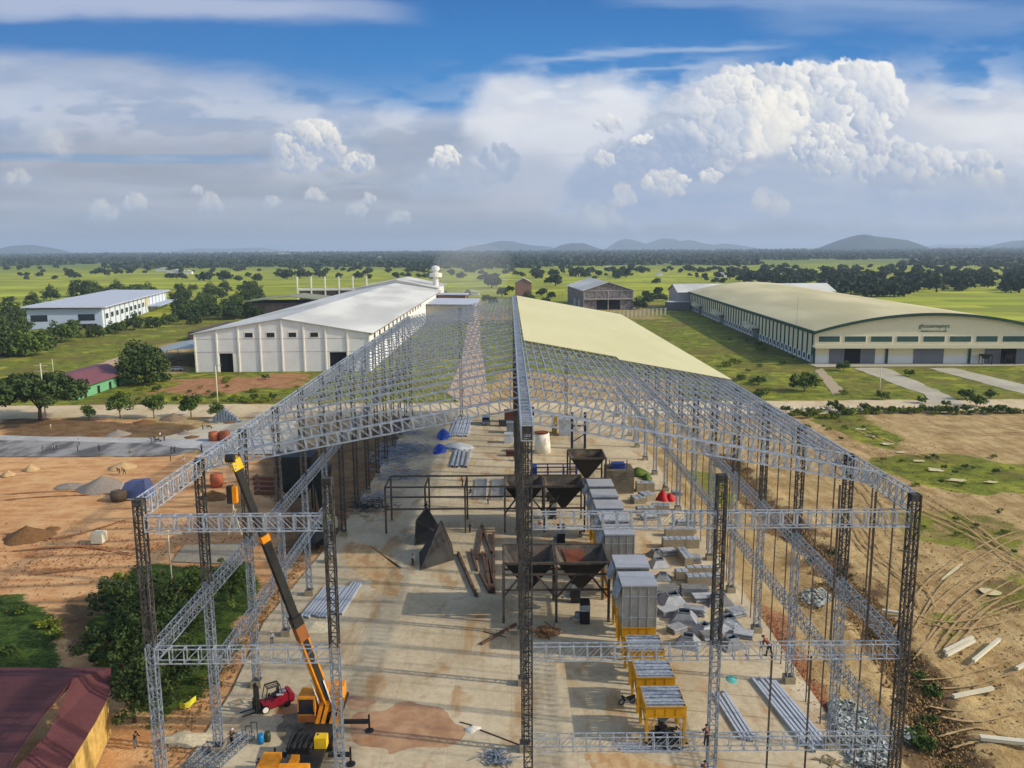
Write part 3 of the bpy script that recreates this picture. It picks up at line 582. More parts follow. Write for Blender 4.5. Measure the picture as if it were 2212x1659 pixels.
def column_mesh(h, kind, w_=.62, z0=.75, split=16.):
    b = MB(); hw = w_/2; C = [(-hw, -hw), (hw, -hw), (hw, hw), (-hw, hw)]; step = .86; n = int((h-z0)/step)
    for i in range(n):
        za = z0+(h-z0)*i/n; zb = z0+(h-z0)*(i+1)/n
        b.mi = 1 if kind == 'dark' or (kind == 'mixed' and za > split) else 0
        dk = b.mi
        for k in range(4):
            p, q = C[k], C[(k+1) % 4]
            b.bar((p[0], p[1], za), (p[0], p[1], zb), .12 if dk else .09); b.bar((p[0], p[1], zb), (q[0], q[1], zb), .06)
            if (i+k) % 2: b.bar((p[0], p[1], za), (q[0], q[1], zb), .045)
            else: b.bar((q[0], q[1], za), (p[0], p[1], zb), .045)
    b.mi = 1; b.box(-hw-.12, hw+.12, -hw-.12, hw+.12, z0, z0+.04); b.box(-hw-.02, hw+.02, -hw-.02, hw+.02, h-.5, h-.02) if kind != 'galv' else None
    return b.mesh('column', [galv, darks])
cm = {}
def column(x, y, h, kind, label=None, foot=True, zb=.75):
    key = (round(h, 1), kind)
    if key not in cm: cm[key] = column_mesh(h, kind)
    c = put('column', cm[key], hall, (x, y, 0))
    if label: c['label'] = label
    if foot:
        f = MB(); f.box(-.55, .55, -.55, .55, 0, .747); fm = cm.setdefault('foot', f.mesh('footing', cement)); put('footing', fm, c)
    return c
for k in range(15):
    y = Y0+BAY*k
    kind = 'dark' if k == 0 or k >= 6 else 'mixed'
    column(XL, y, ZE, 'mixed' if k == 0 else kind); column(XR, y, ZE, 'dark' if k == 0 else 'mixed'); column(XC, y, ZR, 'dark')
for x in (-13.35, 15.45): column(x, Y0, 29.6, 'mixed'); column(x, Y0+BAY*14, ZE+2.2, 'dark')
# gable girders (front)
def girder(A, B, side, name, flip=1, step=1.07, depth=1.15, width=.6, mats=galv2, **k):
    return truss(A, B, side, (0, 0, -1), depth, width, step, flip=flip, ch=.085 if A[2] > 20 else .07, wv=.13 if A[2] > 20 else .07, dg=.035, **k).build(name, mats, hall)
for z, (a, b_), fl in ((ZU, (XL+.35, -13.7), 1), (ZU, (XC+.35, 15.1), -1), (ZU, (15.8, XR-.35), 1), (ZM, (XL+.35, -13.7), -1), (ZM, (XC+.35, 15.1), -1), (ZM, (15.8, XR-.35), 1), (ZL_, (XC+.35, 15.1), -1), (ZL_, (15.8, XR-.35), 1)):
    girder((a, Y0, z), (b_, Y0, z), (0, 1, 0), 'gable_girder', fl)
for z, (a, b_) in ((ZU, (XL+.35, -13.7)), (ZU, (-13, XC-.35)), (ZU, (XC+.35, 15.1)), (ZU, (15.8, XR-.35))): girder((a, Y0+BAY*14, z), (b_, Y0+BAY*14, z), (0, 1, 0), 'gable_girder', 1, mats=galv)
# long girders, one per bay (shared meshes)
gm = truss((0, .35, 0), (0, BAY-.35, 0), (1, 0, 0), (0, 0, -1), 1.15, .6, 1.0, ch=.075, wv=.10, dg=.04).mesh('side_girder', galv)
em = truss((0, .35, 0), (0, BAY-.35, 0), (1, 0, 0), (0, 0, -1), 1.35, .62, 1.0, ch=.085, wv=.15, dg=.04).mesh('eave_girder', galv2)
for k in range(14):
    y = Y0+BAY*k
    for x in (XL, XR):
        put('eave_girder', em, hall, (x, y, ZE)); put('side_girder', gm, hall, (x, y, ZM))
        if x > 0 or 1 <= k <= 4: put('side_girder', gm, hall, (x, y, ZL_))
# rafters at half bays
def rafter_mesh(sx):
    A = (0, 0, 0); B = (sx*(HW-.35), 0, ZE-ZR); d = (Vector(B)-Vector(A)).normalized(); dn = Vector((0, 1, 0)).cross(d)*sx; dn = dn if dn.z < 0 else -dn
    return truss(A, B, (0, 1, 0), dn, .98, .34, .95, ch=.078, wv=.10, dg=.04, flip=-1).mesh('rafter', galv2)
rl, rr_ = rafter_mesh(-1), rafter_mesh(1)
for i in range(2, 29): put('rafter', rl, hall, (XC-.35, Y0+BAY*i/2, ZR))
for i in range(1, 29): put('rafter', rr_, hall, (XC+.35, Y0+BAY*i/2, ZR))
# ridge girder seen as a ladder
rg = MB(); yA, yB = Y0-.4, Y0+BAY*14
for sx in (-.43, .43):
    rg.bar((XC+sx, yA, ZR+.18), (XC+sx, yB, ZR+.18), .1); rg.bar((XC+sx, yA, ZR-.95), (XC+sx, yB, ZR-.95), .1)
y = yA; i = 0
while y < yB:
    rg.bar((XC-.43, y, ZR+.16), (XC+.43, y, ZR+.16), .13, .05)
    for sx in (-.43, .43): rg.bar((XC+sx, y, ZR-.95), (XC+sx, y, ZR+.18), .05, .1); rg.bar((XC+sx, y, ZR-.95), (XC+sx, y+.62, ZR+.18), .04) if i % 2 else None
    rg.bar((XC-.43, y, ZR-.95), (XC+.43, y, ZR-.95), .07); y += .62; i += 1
rg.build('ridge_girder', galv2, hall)
# purlins on the right half, front part only; the sheets hide the rest
sl = (ZE-ZR)/HW; yP0, yP1 = Y0+BAY, 112.5
pm = MB(); pm.bar((0, 0, 0), (0, yP1-yP0+6, 0), .07, .12); pmm = pm.mesh('purlin', galv2)
for i in range(30): x = .85+i*.945; put('purlin', pmm, hall, (XC+x, yP0, ZR+sl*x+.16))
# roof sheets with a step in their front edge
rs = Mat('pale_yellow_sheet', .5, 0, .25); x, y, z = rs.xyz(); rn = rs.noise(.12, 5, .6, scale=(1, .3, 1)); rs.col(rs.mix(rn.sm(.3, .7), s(206, 196, 142), s(214, 205, 154))); rs.bump((y*(2*math.pi/.5)).sin().sm(.4, 1.), .25, .03)
b = MB(); yE = Y0+BAY*14+.5
def rp(x, y, dz=0): return (XC+x, y, ZR+sl*x+.27+dz)
for xa, xb, ya in ((.75, 13.6, 112.7), (13.6, HW+.6, 109.6)):
    b.hexa([rp(xa, ya, -.06), rp(xb, ya, -.06), rp(xb, yE, -.06), rp(xa, yE, -.06), rp(xa, ya), rp(xb, ya), rp(xb, yE), rp(xa, yE)])
b.build('roof_sheet', rs.m, hall)
# slim wall posts
wp = MB(); wp.bar((0, 0, 0), (0, 0, ZU-.2), .10); wpm = wp.mesh('wall_post', darkb)
for k in range(8):
    for t in (1/3, 2/3): put('wall_post', wpm, hall, (XR+.42, Y0+BAY*(k+t), 0))
for x in (19.9, 22.9): b = MB(); b.bar((x, Y0+.4, 0), (x, Y0+.4, ZM-1.2), .12); b.build('wall_post', darkb, hall)
for i, x in enumerate((18.4, 20.3, 24.3, 27.)): b = MB(); b.bar((x, Y0+BAY/2, ZU-1), (x, Y0+BAY/2, ZR+sl*(x-XC)-.9), .1) if i < 2 else b.bar((x, Y0+.4, ZM), (x, Y0+.4, ZR+sl*(x-XC)-.4), .13); b.build('wall_post', darkb, hall)
# ================================================================== BUILDINGS
def xfm(x, y, rz): return Matrix.Translation((x, y, 0)) @ Matrix.Rotation(rz, 4, 'Z')
def part(b, name, mats, parent, smooth=False): return b.build(name, mats, parent, smooth=smooth)
black = plain('dark_opening', s(22, 24, 24), .9, 0, .3)
glassd = Mat('dark_glass', .15, 0, .5); glassd.col(s(34, 44, 52)); glassd = glassd.m
roofw = ribbed('white_roof_sheet', s(206, 203, 192), 1, .9, .5, 0, .10, .25, s(178, 168, 150), True)
def sheet_roof(name, a, c, lap, seam, rib):
    M = Mat(name, .72, 0, .2); x, y, z = M.xyz(True); n = M.noise(.05, 5, .6, scale=(1, .25, 1), obj=True); n2 = M.noise(.6, 6, .7, scale=(.2, 1.4, 1), obj=True)
    pan = M.noise(1, 0, 0, scale=(.05, .016, 0), obj=True); k = M.mix((n*.5+pan*.5).sm(.38, .6), a, c); k = M.mix(n2.sm(.5, .75)*.3, k, seam)
    ln = ((y/lap).fract()-.5).abs().sm(.488, .497).mx(((x/14.).fract()-.5).abs().sm(.490, .498)*.6); k = M.mix(ln*M.noise(.08, 3, .6, obj=True).sm(.35, .6)*.55, k, seam); M.col(k); M.bump((y*(2*math.pi/rib)).sin().sm(.2, .9), .3, .04); return M.m
roofw = sheet_roof('white_roof_sheet', s(186, 184, 176), s(216, 213, 202), 26., s(138, 130, 116), .9)
roofb = ribbed('grey_blue_roof_sheet', s(186, 190, 196), 1, .9, .5, 0, .08, .25, None, True)
wallw = plain('painted_block_wall', s(226, 222, 216), .9, 0, .06, .3)
wallcream = plain('cream_pilaster', s(232, 226, 208), .85, 0, .05, .3)
# ---- white warehouse on the left
W = thing('white_warehouse', 'long white warehouse with cream pilasters and two dark doorways left of the steel frame', 'warehouse', (-86.5, 308.7, 0))
hw_, ev, rd, ln = 33.4, 14.6, 20.2, 318.
b = MB(); b.box(-hw_, hw_, .4, ln-.4, 0, ev-.4); b.extr([(-hw_, 0), (-24.2, 0), (-24.2, 7.2), (-19.0, 7.2), (-19.0, 0), (17.8, 0), (17.8, 7.4), (24.3, 7.4), (24.3, 0), (hw_, 0), (hw_, ev), (0, rd), (-hw_, ev)], 1, 0, .38)
b.quad((-hw_+.1, .6, ev-.5), (hw_-.1, .6, ev-.5), (0, .6, rd-.4)); part(b, 'wall', wallw, W)
b = MB(); b.box(-24.15, -19.05, .385, .39, 0, 7.1); part(b, 'doorway', black, W); b = MB(); b.box(17.85, 24.25, .385, .39, 0, 7.3); part(b, 'doorway', black, W)
b = MB(); b.box(-18.95, -16.95, -.15, -.02, 0, 6.9); part(b, 'sliding_door', wallcream, W)
for i in range(9):
    x = -hw_+.3+i*(2*hw_-.6)/8; h = ev+(rd-ev)*(1-abs(x)/hw_)-.15; b = MB(); b.box(x-.26, x+.26, -.35, -.01, 0, h); part(b, 'pilaster', wallcream, W)
b = MB()
for z in (7.6, 12.6): b.box(-hw_, hw_, -.06, -.005, z, z+.14)
part(b, 'groove_band', plain('band_grey', s(172, 160, 150)), W)
for i in range(4):
    x = -12.42+i*8.28; b = MB(); b.box(x-1.75, x+1.75, -.08, -.01, 13.0, 15.2); f = part(b, 'window', wallcream, W); b = MB(); b.box(x-1.45, x+1.45, -.12, -.085, 13.25, 14.95); part(b, 'pane', glassd, f)
for sx in (-1, 1):
    b = MB(); o = 1.2; b.hexa([(sx*(hw_+o), -.8, ev-.12), (0, -.8, rd+.08), (0, ln+.8, rd+.08), (sx*(hw_+o), ln+.8, ev-.12), (sx*(hw_+o), -.8, ev+.06), (0, -.8, rd+.28), (0, ln+.8, rd+.28), (sx*(hw_+o), ln+.8, ev+.06)]); part(b, 'roof', roofw, W)
for i in range(24):
    y = 4+i*13; b = MB(); b.box(hw_, hw_+.35, y, y+.7, 0, ev-.4); part(b, 'side_pilaster', wallcream, W)
for i in range(14):
    y = 9+i*13; b = MB(); b.box(hw_+.01, hw_+.12, y, y+4, 11.6, 13.4); part(b, 'side_window', glassd, W)
b = MB(); b.box(hw_-.3, hw_+1.45, -.8, ln+.8, ev-.35, ev-.14); part(b, 'gutter', plain('gutter_dark', s(92, 84, 74)), W)
# raised far section
W2 = thing('warehouse_far_section', 'raised far end of roof behind the long white warehouse', 'warehouse', (-86.5, 628.6, 0))
b = MB(); b.extr([(-31, 0), (31, 0), (31, 16.4), (0, 22.6), (-31, 16.4)], 1, 0, 70); part(b, 'wall', wallw, W2)
for sx in (-1, 1): b = MB(); b.hexa([(sx*33, -1.5, 16.1), (0, -1.5, 22.7), (0, 71, 22.7), (sx*33, 71, 16.1), (sx*33, -1.5, 16.4), (0, -1.5, 23.), (0, 71, 23.), (sx*33, 71, 16.4)]); part(b, 'roof', roofw, W2)
# white tower and sheds by it
T = thing('white_process_tower', 'small white tower with round cap and open frame top behind the long white warehouse', 'tower', (-58, 650, 0))
b = MB(); b.tube([(0, 0, 0), (0, 0, 24)], 2.2, 14); part(b, 'shaft', wallw, T); b = MB(); b.tube([(0, 0, 24), (0, 0, 27), (0, 0, 27.5)], [5, 5, 2.5], 16); part(b, 'cap', wallcream, T); b = MB(); b.tube([(0, 0, 27.5), (0, 0, 29.5), (0, 0, 32), (0, 0, 33)], [1.6, 3.2, 3.2, .4], 14); part(b, 'head', wallw, T); b = MB(); b.bar((2.5, 0, 0), (2.5, 0, 36), .3); b.bar((6.5, 0, 0), (6.5, 0, 30), .5); part(b, 'mast', galv2, T)
A = thing('annex_shed', 'low grey flat-roofed annex on the far right side of the long white warehouse', 'shed', (-52.6, 520, 0))
b = MB(); b.box(0, 30, 0, 60, 0, 10.6); part(b, 'wall', plain('annex_wall', s(178, 170, 156)), A); b = MB(); b.hexa([(-.3, -1.5, 11.2), (32, -1.5, 10.7), (32, 62, 10.7), (-.3, 62, 11.2), (-.3, -1.5, 11.5), (32, -1.5, 11.), (32, 62, 11.), (-.3, 62, 11.5)]); part(b, 'roof', roofb, A)
B2 = thing('brick_shed', 'small unfinished brick building with grey roof beyond the flat-roofed annex', 'shed', (-52, 596, 0))
brick = plain('red_brick_wall', s(134, 96, 78), .95, 0, .2, .5); b = MB(); b.box(0, 20, 0, 22, 0, 12.5); part(b, 'wall', brick, B2); b = MB(); b.hexa([(-1, -1, 12.9), (22, -1, 12.6), (22, 24, 12.6), (-1, 24, 12.9), (-1, -1, 13.3), (22, -1, 13), (22, 24, 13), (-1, 24, 13.3)]); part(b, 'roof', roofb, B2)
# dark block yard buildings behind the warehouse on the left
dkb = plain('dark_block_wall', s(92, 78, 70), .95, 0, .3, .4)
D1 = thing('open_block_shed', 'dark brick shed with pale shallow gabled roof left behind the white warehouse', 'shed', (-178, 560, 0))
b = MB(); b.box(0, 58, 0, 40, 0, 10); part(b, 'wall', dkb, D1); b = MB(); b.extr([(-3, 11), (28, 14.3), (62, 10.6), (62, 11.), (28, 14.7), (-3, 11.4)], 1, -2, 40); part(b, 'roof', plain('olive_roof', s(140, 140, 110), .6), D1)
D2 = thing('column_frame_building', 'unfinished building of white concrete columns and beams beyond the white warehouse roof', 'building', (-176, 680, 0))
for i in range(6): b = MB(); b.box(i*11.5, i*11.5+1., 0, 1, 0, 24); part(b, 'column', wallcream, D2)
b = MB(); b.box(0, 60, .1, 1.1, 12.5, 14.6); part(b, 'beam', wallcream, D2); b = MB(); b.box(1.5, 57, 3, 20, 0, 12.6); part(b, 'wall', dkb, D2)
D3 = thing('dark_block_wall', 'low dark brick perimeter wall running beside the white warehouse left side', 'wall', (-166, 420, 0)); b = MB(); b.box(0, 34, 0, 60, 0, 4.5); part(b, 'wall', dkb, D3)
# striped canopy beside the warehouse
Cn = thing('striped_canopy', 'low lean-to canopy with grey and white striped curved roof left of the white warehouse', 'canopy', (-121.5, 318, 0))
st = Mat('striped_sheet', .5); x, y, z = st.xyz(); st.col(st.mix(((y*.16+x*.02).fract()).sm(.42, .58), s(186, 190, 186), s(116, 128, 126)))
b = MB()
for i in range(10):
    f = lambda t: (-30*t, 0, 7.6-3.2*t*t)
    a, c = f(i/10), f((i+1)/10); b.hexa([(a[0], 4, a[2]), (a[0], 52, a[2]), (c[0], 52, c[2]), (c[0], 4, c[2]), (a[0], 4, a[2]+.1), (a[0], 52, a[2]+.1), (c[0], 52, c[2]+.1), (c[0], 4, c[2]+.1)])
part(b, 'roof', st.m, Cn)
for i, (x, y) in enumerate([(-29, 5), (-29, 28), (-29, 50), (-15, 5), (-1, 5)]): b = MB(); b.bar((x, y, 0), (x, y, 7.5-3.3*(x/30)**2), .3); part(b, 'post', galv2, Cn)
# ---- office block far left
O = thing('white_office_block', 'two-storey white and pale blue office building with light metal roof at the far left', 'building', (-246.4, 494, 0), R_(12.5))
wb = plain('pale_blue_wall', s(168, 180, 196), .9, 0, .05); ww = plain('white_panel_wall', s(206, 212, 214), .9, 0, .04)
b = MB(); b.box(-41, 0, 0, 205, 0, 11.8); part(b, 'wall', wb, O); b = MB(); b.box(.0, .35, 0, 205, 0, 11.8); part(b, 'side_wall', ww, O)
b = MB(); b.hexa([(-43, -3, 13.), (3, -3, 12.2), (3, 208, 12.2), (-43, 208, 13.), (-43, -3, 13.8), (3, -3, 13.), (3, 208, 13.), (-43, 208, 13.8)]); part(b, 'roof', roofb, O)
for x in (-39, -13): b = MB(); b.box(x, x+9, -.2, -.02, 4.6, 8.4); part(b, 'window', glassd, O)
b = MB(); b.box(-12, -3, -.2, -.02, 0, 2.6); part(b, 'doorway', black, O)
cgm = plain('col_grey', s(150, 158, 168))
for i in range(16): b = MB(); b.box(.36, .8, 4+i*13, 4.7+i*13, 0, 12); part(b, 'side_column', cgm, O)
for i in range(15):
    if i == 9: b = MB(); b.box(.36, .5, 6+i*13, 14+i*13, 5.2, 10.4); part(b, 'yellow_panel', plain('yellow_panel', s(206, 178, 96)), O); continue
    if i > 9: continue
    b = MB(); b.box(.36, .55, 7+i*13, 13+i*13, 5., 8.); part(b, 'window', glassd, O)
    b = MB(); b.box(.36, .55, 7+i*13, 13+i*13, .2, 2.6); part(b, 'doorway', black, O) if i in (4, 6, 7) else None
b = MB(); b.box(.36, 9, 128, 204, 4.2, 5.0); part(b, 'balcony', wb, O)
# ---- red roof house with green walls
Hs = thing('green_walled_house', 'low house with weathered red metal roof and mint green walls beside a dark tree', 'house', (0, 0, 0))
red = ribbed('red_roof_sheet', s(128, 76, 74), 0, .35, .55, 0, .15, .3, s(116, 66, 60))
P0, P1, P2, P3 = G(141, 812, 6), G(234, 786, 6), G(270, 807, 4), G(172, 839, 4); n_ = Vector((0, 0, .15))
b = MB(); b.hexa([P3, P2, P1, P0, P3+n_, P2+n_, P1+n_, P0+n_]); part(b, 'roof', red, Hs)
off = Vector((P0-P3)[:2]+(0,)) if False else Vector(((P0-P3).x, (P0-P3).y, 0)); B0, B1 = P0+off+Vector((0, 0, -2)), P1+off+Vector((0, 0, -2))
b = MB(); b.hexa([P0, P1, B1, B0, P0+n_, P1+n_, B1+n_, B0+n_]); part(b, 'back_roof', red, Hs)
mint = plain('mint_wall', s(104, 160, 116), .9, 0, .1); ins = lambda p, q, t: p+(q-p)*t
q0, q1, q2, q3 = [Vector((p.x, p.y, 0)) for p in (ins(P3, B0, .08), ins(P2, B1, .08), ins(B1, P2, .08), ins(B0, P3, .08))]
up = Vector((0, 0, 3.9)); b = MB(); b.hexa([q0, q1, q2, q3, q0+up, q1+up, q2+up, q3+up]); part(b, 'wall', mint, Hs)
dq = (q1-q0).normalized(); oq = Vector((dq.y, -dq.x, 0))*.05
for t in (.12, .4, .66, .84): p = q0+(q1-q0)*t+oq; b = MB(); b.hexa([p, p+dq*1.6, p+dq*1.6+oq, p+oq, p+Vector((0, 0, 2.4)), p+dq*1.6+Vector((0, 0, 2.4)), p+dq*1.6+oq+Vector((0, 0, 2.4)), p+oq+Vector((0, 0, 2.4))]); part(b, 'doorway', black, Hs)
# ---- green-trimmed arched hall on the right
Q = thing('arched_roof_hall', 'long cream hall with beige arched roof, green trim and lettering on its gable', 'warehouse', (121, 321.8, 0), R_(-2.9))
cream = plain('cream_panel', s(216, 206, 174), .85, 0, .05); grn = plain('dark_green_trim', s(28, 66, 56), .6, 0, .12); greydoor = ribbed('grey_sliding_door', s(104, 106, 116), 0, .5, .6, 0, .05, .3, None, True); whitew = plain('white_plinth', s(206, 206, 204), .85, 0, .04)
beige = sheet_roof('beige_arch_roof', s(194, 182, 136), s(216, 202, 156), 37., s(160, 146, 108), 1.1)
Wd, ehe, ris, Ln = 92., 12.9, 7.1, 297.; arc = lambda t: (Wd*t, ehe+ris*(1-(2*t-1)**2)); NA = 32
b = MB()
for i in range(NA):
    a, c = arc(i/NA), arc((i+1)/NA); b.quad((a[0], -1.2, a[1]+.1), (c[0], -1.2, c[1]+.1), (c[0], Ln, c[1]+.1), (a[0], Ln, a[1]+.1)); b.quad((a[0], Ln, a[1]-.2), (c[0], Ln, c[1]-.2), (c[0], -1.2, c[1]-.2), (a[0], -1.2, a[1]-.2))
part(b, 'roof', beige, Q, True)
b = MB()
for i in range(NA):
    a, c = arc(i/NA), arc((i+1)/NA); b.hexa([(a[0], -1.6, a[1]-.95), (c[0], -1.6, c[1]-.95), (c[0], -1.21, c[1]-.95), (a[0], -1.21, a[1]-.95), (a[0], -1.6, a[1]+.15), (c[0], -1.6, c[1]+.15), (c[0], -1.21, c[1]+.15), (a[0], -1.21, a[1]+.15)])
b.box(-.9, 0, -1.6, Ln, ehe-1.1, ehe+.1); part(b, 'trim', grn, Q)
b = MB(); b.extr([(.3, 0), (Wd-.3, 0)]+[(arc(t/16)[0]*.994+.3, arc(t/16)[1]-.3) for t in range(16, -1, -1)], 1, 0, .4); b.box(.3, .7, .5, Ln, 0, ehe-1.1); b.box(Wd-.7, Wd-.3, .5, Ln, 0, ehe-1.1); part(b, 'wall', cream, Q)
b = MB(); b.box(-.6, Wd+.6, -3.2, -.02, 6.55, 7.3); b.box(-.6, Wd+.6, -3.5, -3.21, 6.4, 8.0); part(b, 'front_canopy', cream, Q)
for i in range(9): x = 1.6+i*10.15; b = MB(); b.box(x, x+8.5, -.16, -.02, 8.5, 11.0); f = part(b, 'window', wallcream, Q); b = MB(); b.box(x+.15, x+8.35, -.2, -.165, 8.65, 10.85); part(b, 'pane', plain('green_louvre', s(46, 78, 70), .5) if i == 0 else bpy.data.materials['green_louvre'], f)
b = MB(); b.box(.5, Wd-.5, -.1, -.02, 0, 3.4); part(b, 'plinth', whitew, Q)
for x0, x1 in ((6.2, 12.), (18.3, 24.), (39, 50.6), (66.5, 72.6), (78.5, 85)): b = MB(); b.box(x0, x1, -.3, -.12, 0, 6.5); part(b, 'sliding_door', greydoor, Q)
for x0, x1 in ((12., 18.3), (72.6, 78.5)): b = MB(); b.box(x0, x1, -.2, -.11, 0, 6.5); part(b, 'doorway', black, Q)
for x in (.1, 28.5, 60.5): b = MB(); b.box(x-.5, x+.5, -.5, -.31, 0, 6.5); part(b, 'pilaster', grn, Q)
for i in range(46):
    y = 2+i*6.5; b = MB(); b.box(-.15, .29, y, y+.55, 0, ehe-1.1); part(b, 'side_pilaster', grn, Q)
b = MB(); b.box(.05, .28, .6, Ln, 0, 3.2); part(b, 'side_plinth', whitew, Q)
for i in range(45):
    y = 4.4+i*6.5; b = MB(); b.box(-.06, .04, y, y+2.0, .9, 2.9); part(b, 'side_window', glassd, Q)
for y in (92, 176, 250): b = MB(); b.box(-5.2, -.2, y-6, y+8, 5.6, 6.5); b.box(-3, -.2, y+8.1, y+18, 6.4, 7.2); part(b, 'side_canopy', cream, Q); b = MB(); b.box(-.3, -.16, y-4, y+5, 0, 5.6); part(b, 'side_door', greydoor, Q)
def text(body, size, loc, mat, parent, name='lettering', rot=(math.pi/2, 0, 0), ext=.03):
    cu = bpy.data.curves.new(name, 'FONT'); cu.body = body; cu.size = size; cu.extrude = ext; cu.align_x = 'CENTER'; o = bpy.data.objects.new(name, cu); COL.objects.link(o)
    dg = bpy.context.evaluated_depsgraph_get(); me = bpy.data.meshes.new_from_object(o.evaluated_get(dg)); bpy.data.objects.remove(o); me.materials.clear(); me.materials.append(mat)
    p = put(name, me, parent, loc); p.rotation_euler = rot; return p
sgn = plain('sign_green', s(30, 84, 48), .6); text('gfosserepnys', 2.3, (46.2, -.09, 14.2), sgn, Q, ext=.05); text('Manufacture of rice mills', 1.0, (46.2, -.09, 12.6), sgn, Q, ext=.05)
b = MB(); b.bar((0.6, 26, ehe+.5), (.6, 26, ehe+12), .14); part(b, 'aerial', galv2, Q)
# ---- hall behind it
V = thing('white_gabled_hall', 'white-roofed hall with grey gable wall behind the arched hall', 'warehouse', (128, 622, 0))
b = MB(); b.extr([(-3, 0), (34, 0), (34, 12.5), (15, 17.6), (-3, 12.5)], 0, 0, 118); part(b, 'wall', plain('grey_block', s(166, 160, 158), .9, 0, .08), V)
b = MB(); b.hexa([(-1.2, -5, 12.3), (119, -5, 12.3), (119, 15, 17.7), (-1.2, 15, 17.7), (-1.2, -5, 12.6), (119, -5, 12.6), (119, 15, 18.), (-1.2, 15, 18.)]); part(b, 'roof', roofw, V)
b = MB(); b.hexa([(-1.2, 15, 17.7), (119, 15, 17.7), (119, 36, 12.3), (-1.2, 36, 12.3), (-1.2, 15, 18), (119, 15, 18), (119, 36, 12.6), (-1.2, 36, 12.6)]); part(b, 'back_roof', roofw, V)
V2 = thing('low_block_shed', 'low grey concrete block shed between the arched hall and the block-walled gable building', 'shed', (122, 606, 0)); b = MB(); b.box(-4, 12, 0, 12, 0, 5.8); part(b, 'wall', plain('block_grey', s(112, 108, 108), .95), V2); b = MB(); b.box(-4.4, 12.4, -.4, 12.4, 5.82, 6.1); part(b, 'roof', roofb, V2)
# ---- grey block building with white roof
K = thing('block_walled_hall', 'grey concrete block hall with white gabled roof and dark open doorways in the middle distance', 'warehouse', (56, 614, 0), R_(3.5))
blk = Mat('block_wall', .95, 0, .2); bn = blk.noise(.6, 6, .75); blk.col(blk.mix(bn.sm(.35, .65), s(88, 82, 82), s(146, 136, 132))); blk = blk.m
b = MB(); b.extr([(0, 0), (9.5, 0), (9.5, 7.3), (27.5, 7.3), (27.5, 0), (37.5, 0), (37.5, 14.4), (18.7, 20.4), (0, 14.4)], 1, 0, .5); b.box(.01, .5, .5, 92, 0, 14); b.box(37, 37.5, .5, 92, 0, 14); part(b, 'wall', blk, K)
b = MB(); b.box(9.5, 27.5, .52, .6, 0, 7.3); part(b, 'doorway', black, K); b = MB(); b.box(18.2, 18.9, -.3, 0, 0, 14.5); b.box(-.2, .5, -.3, -.02, 0, 14.4); b.box(37, 37.7, -.3, -.02, 0, 14.4); b.box(9, 9.4, -.3, -.02, 0, 15); b.box(28, 28.4, -.3, -.02, 0, 15); b.box(-.4, 38, -2.0, -.31, 7.7, 8.5); b.box(-.2, 37.7, -.28, -.01, 13.9, 14.5); part(b, 'frame', plain('concrete_frame', s(164, 156, 150), .9), K)
for sx in (0, 1):
    e = -1.2 if sx == 0 else 38.7; b = MB(); b.hexa([(e, -1.4, 14.1), (18.7, -1.4, 20.5), (18.7, 93, 20.5), (e, 93, 14.1), (e, -1.4, 14.4), (18.7, -1.4, 20.8), (18.7, 93, 20.8), (e, 93, 14.4)]); part(b, 'roof', roofw, K)
for y in (20, 45): b = MB(); b.box(-.12, -.01, y, y+8, 0, 6.); part(b, 'side_door', galv2, K)
BT = thing('brick_gable_hut', 'tall narrow red brick hut with gabled roof beside the ridge of the steel frame', 'hut', (5.6, 759, 0)); b = MB(); b.extr([(0, 0), (15.2, 0), (15.2, 14.6), (7.6, 18.6), (0, 14.6)], 1, 0, 14); part(b, 'wall', plain('pink_brick', s(138, 104, 92), .95, 0, .1), BT)
for sx in (0, 1): e = -.8 if sx == 0 else 16; b = MB(); b.hexa([(e, -.8, 14.3), (7.6, -.8, 18.7), (7.6, 15, 18.7), (e, 15, 14.3), (e, -.8, 14.6), (7.6, -.8, 19), (7.6, 15, 19), (e, 15, 14.6)]); part(b, 'roof', roofw, BT)
# ---- corner house, bottom left: big dark red metal roof
CR = thing('red_roofed_yard_house', 'building with large dull red roof torn open at its ridge, near left corner', 'house')
redc = ribbed('dull_red_sheet', s(94, 52, 52), 1, .26, .8, .0, .30, .8, s(70, 46, 46))
T0, T1, T2, T3 = G(-60, 1442, 5.2), G(232, 1442, 5.2), G(150, 1668, 5.2)+Vector((0, -3, 0)), G(-60, 1700, 5.2)
rA, rB, rC, rD = G(155, 1466, 6.6), G(90, 1550, 6.6), G(28, 1640, 6.6), G(-10, 1740, 6.6)
th = Vector((0, 0, -.1))
def sh(*p):
    b = MB(); n = len(p); b.v += [tuple(q) for q in p]+[tuple(q+th) for q in p]; b.f.append(tuple(range(n))); b.f.append(tuple(range(2*n-1, n-1, -1))); b.m += [0, 0]
    for i in range(n): j = (i+1) % n; b.f.append((i, n+i, n+j, j)); b.m.append(0)
    return b
part(sh(T0, G(-60, 1700, 5.4), rD, rC, rB, rA, G(190, 1442, 5.4)), 'roof', redc, CR)
lw = Vector((.35, -.1, -.55))
part(sh(G(196, 1442, 5.1), rA+lw*.1, rB+lw*2., rC+lw, rD+lw, G(120, 1700, 4.2), G(142, 1664, 4.2), G(208, 1555, 4.2), G(236, 1500, 4.2), G(240, 1442, 4.6)), 'lower_roof', redc, CR)
b = MB(); tn = [G(150, 1472, 6.2), G(112, 1515, 6.2), G(70, 1580, 6.1), G(62, 1590, 6.2), G(95, 1535, 6.3)]; b.quad(*[p+Vector((.1, 0, .05)) for p in tn]); part(b, 'torn_lining', plain('lining', s(170, 152, 132)), CR)
